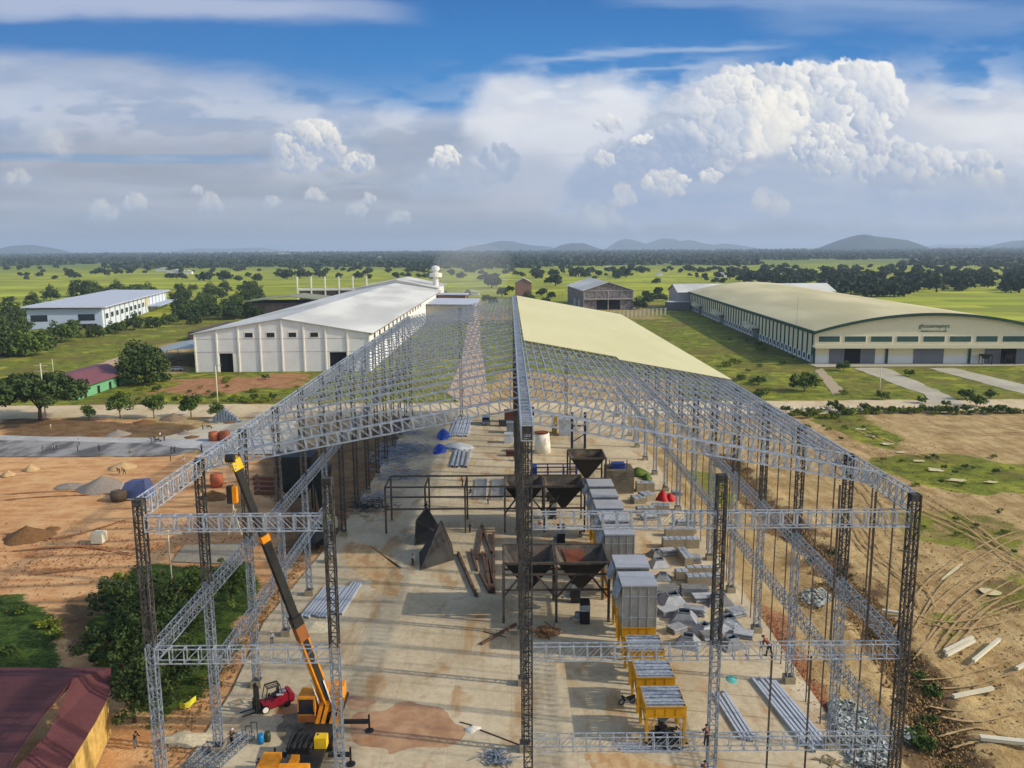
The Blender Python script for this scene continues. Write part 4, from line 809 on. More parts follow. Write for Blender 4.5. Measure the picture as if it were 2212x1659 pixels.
yel = plain('peeling_yellow_wall', s(196, 160, 86), .9, 0, .3, 1.2); b = MB(); e0, e1, e2 = G(232, 1500, 4.1), G(205, 1555, 4.1), G(140, 1670, 4.1)
for p, q in ((e0, e1), (e1, e2)):
    d = Vector((-.6, .0, 0)); g0 = Vector((0, 0, -4.1)); b.hexa([p+g0, q+g0, q+g0+d, p+g0+d, p, q, q+d, p+d])
part(b, 'wall', yel, CR)
# ================================================================== TREES AND PLANTS
def leafmat(name, a, b, c):
    M = Mat(name, .7, 0, .2); r = M.island(); n = M.noise(.5, 3, .6, obj=True); k = M.mix(r, a, b); k = M.mix(n.sm(.5, .72)*.6, k, c); k = M.mix(M.rnd()*.35, k, a); M.col(k); return M.m
leafA = leafmat('leaf_dark', s(36, 50, 22), s(76, 94, 40), s(104, 118, 54)); leafB = leafmat('leaf_green', s(44, 62, 22), s(92, 112, 40), s(126, 138, 54)); leafC = leafmat('leaf_far', s(36, 50, 28), s(64, 82, 40), s(84, 98, 48))
leafY = leafmat('leaf_yellow_green', s(84, 100, 28), s(146, 152, 48), s(120, 116, 56)); bark = plain('bark', s(88, 70, 52), .95, 0, .3, 2)
def crown(seed, rx, ry, rz, clumps, per, size, flat=.5, cl=.34, zc=0):
    r = np.random.RandomState(seed); C = r.normal(size=(clumps, 3)); C /= np.linalg.norm(C, axis=1)[:, None]; C[:, 2] = np.abs(C[:, 2])*1.0-(1-flat)*r.rand(clumps)*.9
    C *= (r.rand(clumps, 1)**.45)*np.array([[rx, ry, rz]])*(.82+.3*r.rand(clumps, 1)); R_c = cl*(rx+rz)/2*(.55+.75*r.rand(clumps))
    idx = np.repeat(np.arange(clumps), per); D = r.normal(size=(len(idx), 3)); D /= np.linalg.norm(D, axis=1)[:, None]; P = C[idx]+D*(R_c[idx]*(r.rand(len(idx))**.33))[:, None]*np.array([[1, 1, .72]])
    n = D*.9+r.normal(size=D.shape)*.55+np.array([[0, 0, .35]]); n /= np.linalg.norm(n, axis=1)[:, None]; t = np.cross(n, r.normal(size=D.shape)); t /= np.linalg.norm(t, axis=1)[:, None]; u = np.cross(n, t)
    sz = size*(.55+.9*r.rand(len(idx)))[:, None]; a = P+t*sz; b = P+u*sz*.62; c = P-t*sz; d = P-u*sz*.62
    V = np.stack([a, b, c, d], 1).reshape(-1, 3); V[:, 2] += zc; return V
def quads_mesh(name, V, mat):
    me = bpy.data.meshes.new(name); n = len(V); me.vertices.add(n); me.vertices.foreach_set('co', V.astype(np.float32).ravel()); me.loops.add(n); me.loops.foreach_set('vertex_index', np.arange(n, dtype=np.int32)); me.polygons.add(n//4); me.polygons.foreach_set('loop_start', np.arange(0, n, 4, dtype=np.int32)); me.update(calc_edges=True); me.materials.append(mat); return me
def trunk(seed, h, rad, limbs, spread, top):
    r = random.Random(seed); b = MB(); b.tube([(0, 0, -.3), (r.uniform(-.1, .1), 0, h*.5), (r.uniform(-.2, .2), r.uniform(-.2, .2), h)], [rad*1.3, rad, rad*.7], 7)
    for i in range(limbs):
        a = i*2*math.pi/limbs+r.random(); L = spread*r.uniform(.6, 1); z = h*r.uniform(.75, 1.); b.tube([(0, 0, z), (math.cos(a)*L*.45, math.sin(a)*L*.45, z+(top-z)*.45), (math.cos(a)*L, math.sin(a)*L, z+(top-z)*r.uniform(.6, .9))], [rad*.55, rad*.35, rad*.12], 5)
    return b.mesh('trunk', bark, True)
def proto(name, seed, h, rx, rz, th, rad, clumps, per, size, mat, flat=.5, cl=.34, limbs=6, ry=None):
    o = put(name, None); put('trunk', trunk(seed, th, rad, limbs, rx*.7, h-rz*.5), o); put('crown', quads_mesh('crown', crown(seed, rx, ry or rx, rz, clumps, per, size, flat, cl, h-rz), mat), o); return o
used_p = set()
def plant(pr, loc, label, cat='tree', rz=0, sc=1, group=None):
    o = pr if id(pr) not in used_p else copy_tree(pr); used_p.add(id(pr)); o.location = loc; o.rotation_euler[2] = rz; o.scale = sc if isinstance(sc, tuple) else (sc,)*3; tag(o, label, cat, group); return o
# near, mid prototypes
p_spread = proto('spreading_tree', 1, 13.6, 12.6, 4.8, 4.0, .55, 210, 110, .5, leafA, .7, .27, 9)
p_bushy = proto('bushy_tree', 2, 14.5, 8.6, 8.2, 3, .4, 150, 120, .48, leafA, .1, .30)
p_young = [proto('young_tree', 10+i, 5.4+i*.5, 2.5+.3*i, 2.5, 1.6, .12, 44, 70, .22, leafB, .2, .36, 5) for i in range(3)]
p_dense = [proto('dense_tree', 20+i, 7.4+i, 4.2+.5*i, 4.0+.4*i, 2.2, .22, 62, 84, .19, (leafA, leafB, leafA)[i], .15, .20, 6) for i in range(3)]
p_mid = [proto('broadleaf_tree', 30+i, 9.5+i*1.5, 6.2+i*.8, 5.6+.7*i, 2, .3, 52, 46, .6, (leafA, leafB, leafA)[i], .05, .32, 5) for i in range(3)]
p_far = [proto('field_tree', 40+i, (10.5, 12, 9)[i], (6.6, 5.8, 7.4)[i], (6., 6.8, 5.)[i], 2.0, .5, 26, 28, 1.1, leafC, .0, .34, 3) for i in range(3)]
p_palm_b = proto('shrub', 50, 2.2, 1.8, 1.3, .3, .06, 16, 46, .2, leafB, .5, .4, 3)
p_yel = proto('shrub', 51, 1.7, 2.2, 1.1, .3, .05, 16, 40, .24, leafY, .5, .4, 3)
R1 = random.Random(5); FAR = []
plant(p_spread, G(88, 908), 'wide spreading dark green tree with forked trunk by the dirt road, left edge', rz=.6, sc=.92)
plant(p_bushy, G(312, 828), 'tall dark bushy tree directly behind the red-roofed green house')
for i, (x, y, sc, l) in enumerate([(192, 905, .75, 'small thin young tree nearest the spreading tree on the road verge'), (260, 903, 1.25, 'largest of the young roadside trees, in front of the green house'), (333, 902, 1.1, 'round young tree beside the grey gravel mound on the road verge'), (413, 900, 1.2, 'young roadside tree right of the gravel mound, left of the lamp pole'), (470, 905, .8, 'small leaning young tree beside the foot of the lamp pole')]):
    plant(p_young[i % 3], G(x, y), l, rz=i, sc=sc, group='young trees along the dirt road')
for i, (x, y, sc, l) in enumerate([(262, 1450, 1.15, 'large dark green tree covering the far corner of the red roof'), (420, 1330, 1.0, 'dark tree behind the left frame columns, beside the concrete pad'), (330, 1400, 1.25, 'tall dark tree in the middle of the thicket inside the left frame corner'), (370, 1500, 1.1, 'dark tree nearest the yellow scrap at the slab edge'), (500, 1300, .8, 'low dark tree beside the lower left girder and slab edge'), (290, 1560, .9, 'dark tree overhanging the peeling yellow wall'), (240, 1330, .8, 'pale topped tree at the edge of the orange dirt yard')]):
    plant(p_dense[i % 3], G(x, y, -.2), l, rz=i*1.3, sc=sc*.9, group='dense trees inside the left corner of the frame')
# trees round the office block and white warehouse
ofl = [(18, 770, 1.3), (60, 768, 1.25), (5, 735, 1.1), (95, 752, .9), (135, 738, 1.15), (45, 725, .9), (205, 728, .8), (250, 720, .75), (290, 712, .8), (330, 708, .8), (365, 700, .75), (390, 690, .9), (420, 700, .8), (60, 690, .8), (20, 700, 1.), (160, 712, .7)]
for i, (x, y, sc) in enumerate(ofl):
    lab = [['dark tree lowest of the far left group, above the spreading tree', 'dark tree right of the lowest one in the far left group', 'dark tree cut by the left photo edge', 'small tree right end of the far left group', 'leafy tree in front of the office block left corner', 'smaller tree left of the office block windows'][i] if i < 6 else '', 'leafy tree standing between the white office block and the grass field', 'green tree by the garden wall of the white office block'][0 if i < 6 else 1 if i < 10 else 2]
    plant(p_mid[i % 3], G(x, y), lab, rz=i*2.1, sc=sc, group='trees at the far left' if i < 6 else 'trees before the office block' if i < 10 else 'trees at the office garden')
k = 0
for (x0, x1, y0, y1, n, lab, grp) in ((385, 560, 622, 690, 46, 'dark green tree in the thicket between office block and white warehouse', 'thicket behind the warehouse'), (145, 330, 628, 642, 14, 'dark tree beyond the white office block roof', 'trees beyond the office block'), (0, 150, 640, 690, 10, 'scrubby tree at the left field edge beyond the office block', 'trees at left field edge')):
    for i in range(n):
        x = R1.uniform(x0, x1); y = R1.uniform(y0, y1); plant(p_mid[k % 3], G(x, y), lab, rz=k*1.7, sc=R1.uniform(.7, 1.25), group=grp); k += 1
plant(p_mid[0], G(175, 640), 'tallest tree behind the office block roof', sc=2.0)
# right side shrubs
for i, (x, y, sc, l) in enumerate([(1738, 845, 2.6, 'big dark green shrub on the grass in front of the arched hall corner'), (1822, 800, 1.6, 'shrub growing against the white plinth at the arched hall corner'), (1640, 860, 1.3, 'low shrub at the verge beside the frame eave'), (1905, 862, 1.2, 'bush at the foot of the right lamp pole'), (2085, 862, 1.5, 'dark bush between the two concrete driveways'), (2110, 878, 1.6, 'leafy bush at the roadside right of the concrete driveways'), (1965, 812, 1.1, 'small bush left of the first driveway'), (1800, 880, 1.0, 'small bush on the roadside bank'), (2140, 860, 1.2, 'bush on the grass island at far right'), (1990, 870, .9, 'small bush beside the driveway junction'), (2042, 877, .8, 'thin sapling on the roadside kerb'), (1640, 830, 1.4, 'bush close to the right eave of the frame')]):
    plant(p_palm_b, G(x, y), l, 'shrub', rz=i, sc=sc, group='shrubs on the right verge')
for i in range(60): x = 1640+i*9.6+R1.uniform(-6, 6); plant((p_palm_b, p_yel)[i % 2], G(x, 889+R1.uniform(-3, 7)*(2 if x < 1830 else 1)), 'weedy clump on the stony roadside bank at the right', 'shrub', rz=i, sc=R1.uniform(.5, 1.1), group='weed clumps on the right roadside bank')
for i in range(120): x, y = R1.uniform(1560, 2212), R1.uniform(700, 855); plant((p_yel, p_palm_b)[i % 2], G(x, y), 'weedy clump in the grass in front of the arched hall', 'shrub', rz=i, sc=R1.uniform(.5, 1.3), group='weed clumps before the arched hall') if not (1845 < x < 2212 and y > 790) and not (x > 1480+(y-667)*2.2 and y < 790) else None
for i in range(50): x, y = R1.uniform(0, 800), R1.uniform(815, 872); plant((p_yel, p_palm_b)[i % 2], G(x, y), 'weedy clump in the grass between the dirt road and white warehouse', 'shrub', rz=i, sc=R1.uniform(.4, 1.), group='weed clumps before the white warehouse') if y > 840 or x > 330 else None
# trees in the paddy fields, read off the photo (x, y of the foot, size)
ft = [(45, 597, .9), (58, 605, .7), (85, 597, 1.), (118, 604, .8), (150, 597, 1.4), (158, 600, 1.1), (172, 600, .7), (232, 596, .9), (210, 586, .8), (290, 585, 1.), (320, 586, .9), (366, 601, 1.1), (394, 603, 1.2), (392, 590, .9), (441, 606, 1.7), (450, 603, 1.4), (483, 608, 1.7), (493, 602, 1.2), (516, 608, 1.), (537, 599, .9), (556, 607, 1.2), (620, 603, 1.8), (648, 601, 1.5), (665, 598, 1.3), (700, 595, 1.), (733, 602, 1.), (775, 601, 1.4), (790, 594, 1.1), (598, 598, 1.), (560, 586, .8), (686, 590, 1.), (840, 590, .9), (880, 588, 1.), (915, 585, .8),
      (975, 596, 1.2), (996, 601, 1.3), (1010, 588, 1.6), (1025, 590, 1.3), (1052, 606, 1.5), (1062, 622, 1.6), (1072, 619, 1.2), (1040, 592, 1.), (1090, 583, .9), (1110, 582, .9), (1160, 600, 1.5), (1195, 600, 1.6), (1200, 618, 1.5), (1188, 612, 1.2), (1236, 594, 1.3), (1250, 597, 1.6), (1265, 598, 1.3), (1293, 597, 1.2), (1325, 586, 1.), (1340, 598, 1.7), (1352, 600, 1.6), (1330, 596, 1.2), (1310, 585, .9), (1375, 588, 1.), (1400, 588, .8), (1418, 612, .9), (1445, 582, .9), (1470, 590, .9), (1490, 596, .6), (1505, 600, .6), (1525, 607, .7), (1545, 610, .8), (1562, 613, .9), (1420, 640, .9), (1405, 648, .8), (1555, 588, 1.2), (1575, 590, 1.1), (1592, 592, 1.3), (1610, 592, 1.), (1530, 588, 1.), (940, 640, .9), (955, 648, .7), (1085, 640, .9), (1100, 630, .8), (1170, 640, .9), (1190, 646, .7), (1070, 600, 1.), (905, 600, .8), (870, 597, .7)]
for i, (x, y, sc) in enumerate(ft):
    lab = 'dark round tree standing in the green paddy fields at left' if x < 560 else 'dark round tree in the paddy fields beyond the white warehouse roof' if x < 960 else 'dark round tree in the paddy fields beyond the steel frame ridge'
    plant(p_far[i % 3], G(x, y), lab, rz=i, sc=sc*.98, group='paddy trees, left' if x < 560 else 'paddy trees beyond the warehouse' if x < 960 else 'paddy trees beyond the ridge')
k = 0
for i in range(230):
    x = R1.uniform(1555, 2240); y = R1.uniform(594, 642)
    if x < 1640 and y > 612: continue
    if x > 1960 and y > 634: continue
    plant(p_far[k % 3], G(x, y), 'tree in the dark belt behind the arched hall roof', rz=k, sc=R1.uniform(.9, 1.7), group='tree belt behind the arched hall'); k += 1
for i in range(60):
    x = R1.uniform(1480, 2240); y = R1.uniform(578, 597); FAR.append((G(x, y), R1.uniform(.9, 1.5), k % 3)); k += 1
# far woodland, nobody could count it
def woodland():
    r = np.random.RandomState(3); n = 21000; t = r.rand(n); Yd = 1450*(9000/1450.)**(t**.9); az = (r.rand(n)*1.72-.86)*Yd
    nz = fbm(az/420., Yd/900., 4, 5); th = np.interp(Yd, [1450, 1750, 2300, 3200, 9000], [.66, .53, .40, .30, .2]); right = az/Yd > .2; th = th+np.where(right & (Yd < 2400), -.06, 0); keep = nz > th
    px = 0; az, Yd = az[keep], Yd[keep]; n = len(az); sc = (6+5*r.rand(n))*np.interp(Yd, [1450, 9000], [1., 2.4]); per = 12
    D = r.normal(size=(n, per, 3)); D /= np.linalg.norm(D, axis=2)[..., None]; D[..., 2] = np.abs(D[..., 2]); P = np.stack([az, Yd, np.zeros(n)], -1)[:, None]+D*sc[:, None, None]*np.array([.95, .95, 1.25])*(.6+.4*r.rand(n, per, 1))
    N = D+r.normal(size=D.shape)*.35; N /= np.linalg.norm(N, axis=2)[..., None]; T = np.cross(N, r.normal(size=D.shape)); T /= np.linalg.norm(T, axis=2)[..., None]; U = np.cross(N, T); z = (sc*.52)[:, None, None]
    V = np.stack([P+T*z, P+U*z*.8, P-T*z, P-U*z*.8], 2).reshape(-1, 3); o = put('woodland', quads_mesh('woodland', V, leafC)); tag(o, 'dark belt of far-off woodland along the horizon', 'woodland', None, 'stuff')
woodland()
for i, (x, y, w_, l) in enumerate([(350, 586, 26, 'leftmost white roof among the distant trees'), (377, 590, 34, 'longest white-roofed building in the distant left trees'), (405, 592, 18, 'small white-roofed building right of the longest distant one'), (605, 553, 70, 'far long pale roof just under the horizon'), (1425, 596, 14, 'tiny white-roofed hut in the right paddies'), (1315, 583, 18, 'small white shed in distant trees above the block hall'), (1018, 638, 34, 'low white shed at the path end beyond the steel frame'), (820, 560, 12, 'tiny pale roof under the horizon above the warehouse')]):
    p = G(x, y); sc = p.y/CF; o = thing('distant_shed', l, 'shed', p, 0, 'sheds far beyond the site'); ww_ = w_*sc; b = MB(); b.box(-ww_/2, ww_/2, 0, ww_*.5, 0, 4*sc+1.2); part(b, 'wall', wallw, o); b = MB(); b.extr([(-ww_/2-1, 4*sc+1.2), (0, 6*sc+2.), (ww_/2+1, 4*sc+1.2)], 1, -1, ww_*.5+1); part(b, 'roof', roofw, o)
for i, (x, y, w_, cl_) in enumerate([(1440, 1, 0, 0)]): pass
for (x, y, c_, l) in ((1865, 622, s(60, 140, 170), 'blue-roofed house among the belt trees behind the arched hall'), (1790, 624, s(170, 160, 165), 'left pale-roofed house among the belt trees behind the arched hall'), (1560, 600, s(200, 200, 196), 'white shed at the left end of the tree belt'), (2180, 626, s(180, 170, 160), 'pale house at the right end of the tree belt')):
    p = G(x, y); o = thing('village_house', l, 'house', p, 0, 'village houses'); b = MB(); b.box(-7, 7, 0, 10, 0, 5); part(b, 'wall', wallw, o); b = MB(); b.extr([(-8, 5), (0, 8.5), (8, 5)], 1, -1, 11); part(b, 'roof', plain('village_roof', c_), o)

drym = leafmat('leaf_dry', s(74, 62, 34), s(120, 104, 58), s(96, 96, 44)); p_dry = proto('shrub', 52, 1.3, 1.6, .9, .25, .04, 16, 44, .17, drym, .4, .4, 3)
DL = [(1560, 985), (1640, 1080), (1760, 1190), (1880, 1330), (1970, 1480), (2060, 1640)]
for i in range(54):
    k = R1.uniform(0, 4.99); j = int(k); f_ = k-j; x = DL[j][0]*(1-f_)+DL[j+1][0]*f_; y = DL[j][1]*(1-f_)+DL[j+1][1]*f_; p = G(x, y)+Vector((R1.gauss(0, 1.7), R1.gauss(0, 1.2), -.5)); plant((p_dry, p_dry, p_dry, p_dry, p_palm_b)[i % 5], p, 'scrubby clump growing along the ditch right of the frame', 'shrub', rz=i, sc=R1.uniform(.35, .7), group='scrub along the ditch')
for i in range(40):
    x, y = R1.choice([(R1.uniform(1870, 2212), R1.uniform(985, 1050)), (R1.uniform(1720, 1940), R1.uniform(895, 960)), (R1.uniform(1860, 2200), R1.uniform(1090, 1200))]); plant((p_yel, p_palm_b)[i % 2], G(x, y), 'low weed tuft on the cleared ground right of the frame', 'shrub', rz=i, sc=R1.uniform(.2, .42), group='weed tufts on the cleared ground')
for i in range(26):
    x, y = R1.choice([(R1.uniform(0, 120), R1.uniform(1300, 1430)), (R1.uniform(210, 520), R1.uniform(1230, 1480))]); plant((p_palm_b, p_yel)[i % 3 == 0], G(x, y, -.2), 'leafy ground bush at the near left of the site', 'shrub', rz=i, sc=R1.uniform(.3, .6), group='ground bushes near left')

k = 0
for i in range(70):
    x = R1.uniform(0, 1500); y = R1.uniform(579, 592); FAR.append((G(x, y), R1.uniform(.8, 1.5), i % 3))
for i, (x, y) in enumerate([(1000, 648), (985, 655), (1010, 640), (1050, 650), (1180, 655), (1140, 652), (1065, 655), (955, 640), (1400, 655), (1395, 640), (1430, 650), (1380, 668), (1120, 655), (925, 668)]): plant(p_mid[i % 3], G(x, y), 'scrubby tree between the far end of the frame and the paddies', rz=i, sc=R1.uniform(.45, .8), group='scrub beyond the frame')

for i in range(80):
    x = R1.uniform(560, 1560) if i % 2 else R1.uniform(0, 2200); y = R1.uniform(583, 604); FAR.append((G(x, y), R1.uniform(.5, 1.2), i % 3))
def far_trees():
    out = []
    for p, sc, k in FAR:
        me = [c for c in p_far[k].children if c.name.startswith('crown')][0].data; co = np.empty(len(me.vertices)*3, np.float32); me.vertices.foreach_get('co', co); a = R1.uniform(0, 6.28); co = co.reshape(-1, 3)*sc; out.append(np.stack([co[:, 0]*math.cos(a)-co[:, 1]*math.sin(a)+p.x, co[:, 0]*math.sin(a)+co[:, 1]*math.cos(a)+p.y, co[:, 2]-.6*sc], -1))
    tag(put('far_trees', quads_mesh('far_trees', np.concatenate(out), leafC)), 'countless small trees dotting the far paddies below the woodland', 'trees', None, 'stuff')
far_trees()
def clods(label, pts, spread, n, size, mat, seed):
    r = np.random.RandomState(seed); P = [G(x, y) for x, y in pts]; k = r.rand(n)*(len(P)-1.001); j = k.astype(int); f = (k-j)[:, None]; A = np.array([tuple(p) for p in P]); c = A[j]*(1-f)+A[j+1]*f; c[:, :2] += r.normal(size=(n, 2))*spread; c[:, 2] = -.25+r.rand(n)*.25
    sz = size*(.4+r.rand(n)**2*1.6); V = []; O = np.array([[1, 0, 0], [0, 1, 0], [-1, 0, 0], [0, -1, 0], [0, 0, .8], [0, 0, -.5]])
    T = O[None]*sz[:, None, None]*(.7+.6*r.rand(n, 6, 1))+c[:, None]; F = [(0, 1, 4), (1, 2, 4), (2, 3, 4), (3, 0, 4)]; me = bpy.data.meshes.new('soil_clods'); fs = (np.arange(n)[:, None, None]*6+np.array(F)[None]).reshape(-1, 3); me.from_pydata(T.reshape(-1, 3).tolist(), [], fs.tolist()); me.materials.append(mat); tag(put('soil_clods', me), label, 'soil', None, 'stuff')
clodm = plain('clod_soil', s(138, 108, 66), .95, 0, .3, 1.5); clodr = plain('clod_red', s(150, 92, 60), .95, 0, .3, 1.5)
clods('loose brown clods heaped along the ditch right of the frame', DL, 2.2, 6500, .13, clodm, 1); clods('loose clods over the rutted sand at right', [(1860, 900), (1960, 1040), (2060, 1200), (2130, 1400), (2150, 1600)], 9, 5200, .1, clodm, 2); clods('reddish clods beside the right slab edge', [(1655, 1320), (1720, 1430), (1800, 1580), (1850, 1700)], .9, 1800, .09, clodr, 3); clods('loose clods in the near orange yard', [(-40, 1220), (150, 1200), (320, 1180), (560, 1150)], 7, 3200, .1, clodr, 4); clods('crumbs of soil along the left slab edge', [(350, 1640), (480, 1450), (560, 1330), (640, 1220)], .9, 1500, .11, clodm, 5)
# ================================================================== EQUIPMENT ON THE SLAB
yelp = plain('yellow_paint', s(196, 140, 12), .55, 0, .12, 1); silver = ribbed('silver_panel', s(150, 148, 142), 0, .95, .35, .35, .22, .15, None, True); silvt = ribbed('silver_lid', s(172, 176, 184), 1, .75, .5, .2, .12, 1., None, True)
hopm = plain('black_plate', s(46, 44, 41), .6, .3, .3, .6); hopi = Mat('hopper_inside', .8); hn = hopi.noise(.5, 5, .6); hopi.col(hopi.mix(hn.sm(.4, .62), s(66, 64, 58), s(104, 90, 76))); hopi = hopi.m
orust = plain('orange_rust_plate', s(126, 72, 50), .8, 0, .2, .8)
def frustum(b, x0, x1, y0, y1, z0, a0, a1, c0, c1, z1):      # lower rectangle -> upper rectangle
    return b.hexa([(x0, y0, z0), (x1, y0, z0), (x1, y1, z0), (x0, y1, z0), (a0, c0, z1), (a1, c0, z1), (a1, c1, z1), (a0, c1, z1)])
def hopper(parent, cx, cy, w_, zt, zb, name='hopper'):
    h = w_/2; e = .35; b = MB(); lo = [(cx-e, cy-e, zb), (cx+e, cy-e, zb), (cx+e, cy+e, zb), (cx-e, cy+e, zb)]; up_ = [(cx-h, cy-h, zt), (cx+h, cy-h, zt), (cx+h, cy+h, zt), (cx-h, cy+h, zt)]
    for i in range(4): j = (i+1) % 4; b.quad(lo[i], lo[j], up_[j], up_[i])
    o = part(b, name, hopm, parent); b = MB(); k = .04; lo2 = [(cx-e+k, cy-e+k, zb+.05), (cx+e-k, cy-e+k, zb+.05), (cx+e-k, cy+e-k, zb+.05), (cx-e+k, cy+e-k, zb+.05)]; u2 = [(cx-h+k, cy-h+k, zt-.01), (cx+h-k, cy-h+k, zt-.01), (cx+h-k, cy+h-k, zt-.01), (cx-h+k, cy+h-k, zt-.01)]
    for i in range(4): j = (i+1) % 4; b.quad(up_[i] and u2[i], u2[j], lo2[j], lo2[i])
    part(b, 'lining', hopi, o)
    b = MB()
    for i in range(4): j = (i+1) % 4; b.bar(Vector(up_[i])+Vector((0, 0, -.1)), Vector(up_[j])+Vector((0, 0, -.1)), .22, .3)
    part(b, 'rim', darkb, o); return o
def leg(parent, x, y, z1, w_=.3, z0=0): b = MB(); b.bar((x, y, z0), (x, y, z1), w_); return part(b, 'leg', darkb, parent)
def beams(parent, L, w_=.22, name='beam', mat=None):
    for a, c in L: b = MB(); b.bar(a, c, w_); part(b, name, mat or darkb, parent)
S1 = thing('double_hopper_stand', 'near pair of dark steel hoppers on a braced stand right of the centre columns', 'hopper stand', (0, 0, 0))
hopper(S1, 2.3, 98.6, 6.4, 7.8, 3.2); hopper(S1, 8.85, 98.6, 6.4, 7.8, 3.2)
for x in (-.95, 5.6, 12.1):
    for y in (95.3, 101.9): leg(S1, x, y, 7.7)
beams(S1, [((-.95, y, 4.3), (12.1, y, 4.3)) for y in (95.3, 101.9)]+[((-.95, y, 6.3), (12.1, y, 6.3)) for y in (95.3, 101.9)]+[((x, 95.3, 4.3), (x, 101.9, 4.3)) for x in (-.95, 5.6, 12.1)]+[((5.6, 95.3, 3.2), (3.2, 95.3, 6.2)), ((5.6, 95.3, 3.2), (8., 95.3, 6.2)), ((-.95, 95.3, 3.4), (1.2, 95.3, 6.2)), ((12.1, 95.3, 3.2), (9.8, 95.3, 6.2))])
S2 = thing('long_hopper_stand', 'long dark open steel platform frame ending in two black hoppers, middle of the slab', 'hopper stand', (0, 0, 0))
hopper(S2, 2.2, 131.2, 6.4, 7.8, 3.2); hopper(S2, 8.8, 131.2, 6.4, 7.8, 3.2)
for x in (-20.4, -13.9, -7.4, -.95, 5.5, 12.1):
    for y in (128, 134.5): leg(S2, x, y, 7.7, .28)
beams(S2, [((-20.4, y, z), (12.1, y, z)) for y in (128, 134.5) for z in (7.8, 4.1)]+[((x, 128, z), (x, 134.5, z)) for x in (-20.4, -13.9, -7.4) for z in (7.8,)]+[((5.5, 128, 3.2), (3.2, 128, 6.2)), ((5.5, 128, 3.2), (7.9, 128, 6.2)), ((-.95, 128, 3.2), (1.2, 128, 6.2))], .24)
S3 = thing('single_hopper_stand', 'far single black hopper on four legs beside a grey slatted crate', 'hopper stand', (0, 0, 0))
hopper(S3, 14.3, 148.8, 6.5, 7.9, 3.2)
for x in (11, 17.6):
    for y in (145.5, 152.1): leg(S3, x, y, 7.8)
beams(S3, [((11, 145.5, 4), (17.6, 145.5, 4)), ((11, 152.1, 4), (17.6, 152.1, 4))])
def shell(label, base, apex, rz=0):
    t = thing('hopper_shell', label, 'hopper shell', (0, 0, 0), 0, 'hopper shells on the slab'); b = MB()
    for i in range(4): b.quad(base[i], base[(i+1) % 4], apex)
    o = part(b, 'plate', hopm, t); b = MB()
    for i in range(4): b.bar(base[i], apex, .12); b.bar(base[i], base[(i+1) % 4], .16)
    part(b, 'edge_angle', darkb, t); return t
shell('nearer upturned black hopper shell standing on the slab beside a worker', [Vector((-13.1, 112.3, .05)), Vector((-8.5, 116.3, .05)), Vector((-9.3, 122., .3)), Vector((-13.9, 118.4, .3))], Vector((-10.4, 117.4, 5.7)))
shell('further black hopper shell tilted on edge behind the upturned one', [Vector((-15.1, 122.4, .05)), AtY(*z6(1337, 970), 123.6), AtY(*z6(1422, 862), 127.), Vector((-12.2, 127.2, .05))], Vector((-10.2, 123.2, .8)))
# ---- bins
def bin_unit(y, tall, label, grp):
    x0, x1, d = 12.45, 16.25, 3.75; t = thing('tall_silver_bin' if tall else 'yellow_bin_frame', label, 'grain bin' if tall else 'bin frame', (0, 0, 0), 0, grp)
    b = MB(); b.box(x0, x1, y, y+.06, 2.9, 3.9); b.box(x0, x0+.06, y+.06, y+d, 2.9, 3.9); b.box(x1-.06, x1, y+.06, y+d, 2.9, 3.9); b.box(x0+.06, x1-.06, y+d-.06, y+d, 2.9, 3.9)
    for i in range(1, 4): xx = x0+i*(x1-x0)/4; b.box(xx-.03, xx+.03, y-.04, y-.002, 2.9, 3.9)
    b.box(x0-.06, x1+.06, y-.08, y-.045, 2.82, 2.94); b.box(x0-.06, x1+.06, y-.08, y-.045, 3.84, 3.96); part(b, 'band', yelp, t)
    for x in (x0+.14, x1-.14):
        for yy in (y+.14, y+d-.14): b = MB(); b.bar((x, yy, 0), (x, yy, 2.9), .26); part(b, 'leg', yelp, t)
    for xa, xb, yy in ((x0+.3, x0+1., y+.14), (x1-.3, x1-1., y+.14)): b = MB(); b.bar((xa-.15*(1 if xa < xb else -1), yy, 1.0), (xb, yy, 2.9), .1); part(b, 'brace', yelp, t)
    b = MB(); b.bar((x0+.14, y+.3, 1.4), (x0+.14, y+d-.3, 2.9), .1); part(b, 'brace', yelp, t)
    b = MB(); cx, cy = (x0+x1)/2, y+d/2; frustum(b, cx-.2, cx+.2, cy-.2, cy+.2, 1.3, cx-1.2, cx+1.2, cy-1.2, cy+1.2, 2.9); part(b, 'outlet_cone', galv, t); b = MB(); b.tube([(cx, cy-.5, 1.0), (cx, cy+.5, 1.0)], .32, 10); b.box(cx-.6, cx+.6, cy-.4, cy+.4, 0, .6); part(b, 'feeder', hopm, t)
    if tall:
        b = MB(); b.box(x0+.02, x1-.02, y+.02, y+d-.02, 3.91, 8.8)
        part(b, 'panel_wall', silver, t); b = MB()
        for i in range(5): xx = x0+i*(x1-x0)/4; b.box(xx-.03, xx+.03, y-.03, y+.018, 3.92, 8.8)
        for z in (5.1, 7.6): b.box(x0, x1, y-.05, y-.031, z, z+.06)
        part(b, 'panel_seam', galv2, t)
        b = MB(); b.box(x0-.12, x1+.12, y-.12, y+d+.12, 8.81, 8.98); part(b, 'lid', silvt, t); b = MB(); frustum(b, x0-.9, x0-.5, y+.6, y+2.6, 7.2, x0-.3, x0-.02, y+.4, y+2.9, 8.6); part(b, 'side_chute', galv2, t)
    else:
        for i in range(9):
            yy = y+.1+i*.41; b = MB(); b.box(x0+.07, x1-.07, yy, yy+.24, 3.62, 3.9 if i % 3 else 3.80); part(b, 'slat', galv2, t)
    return t
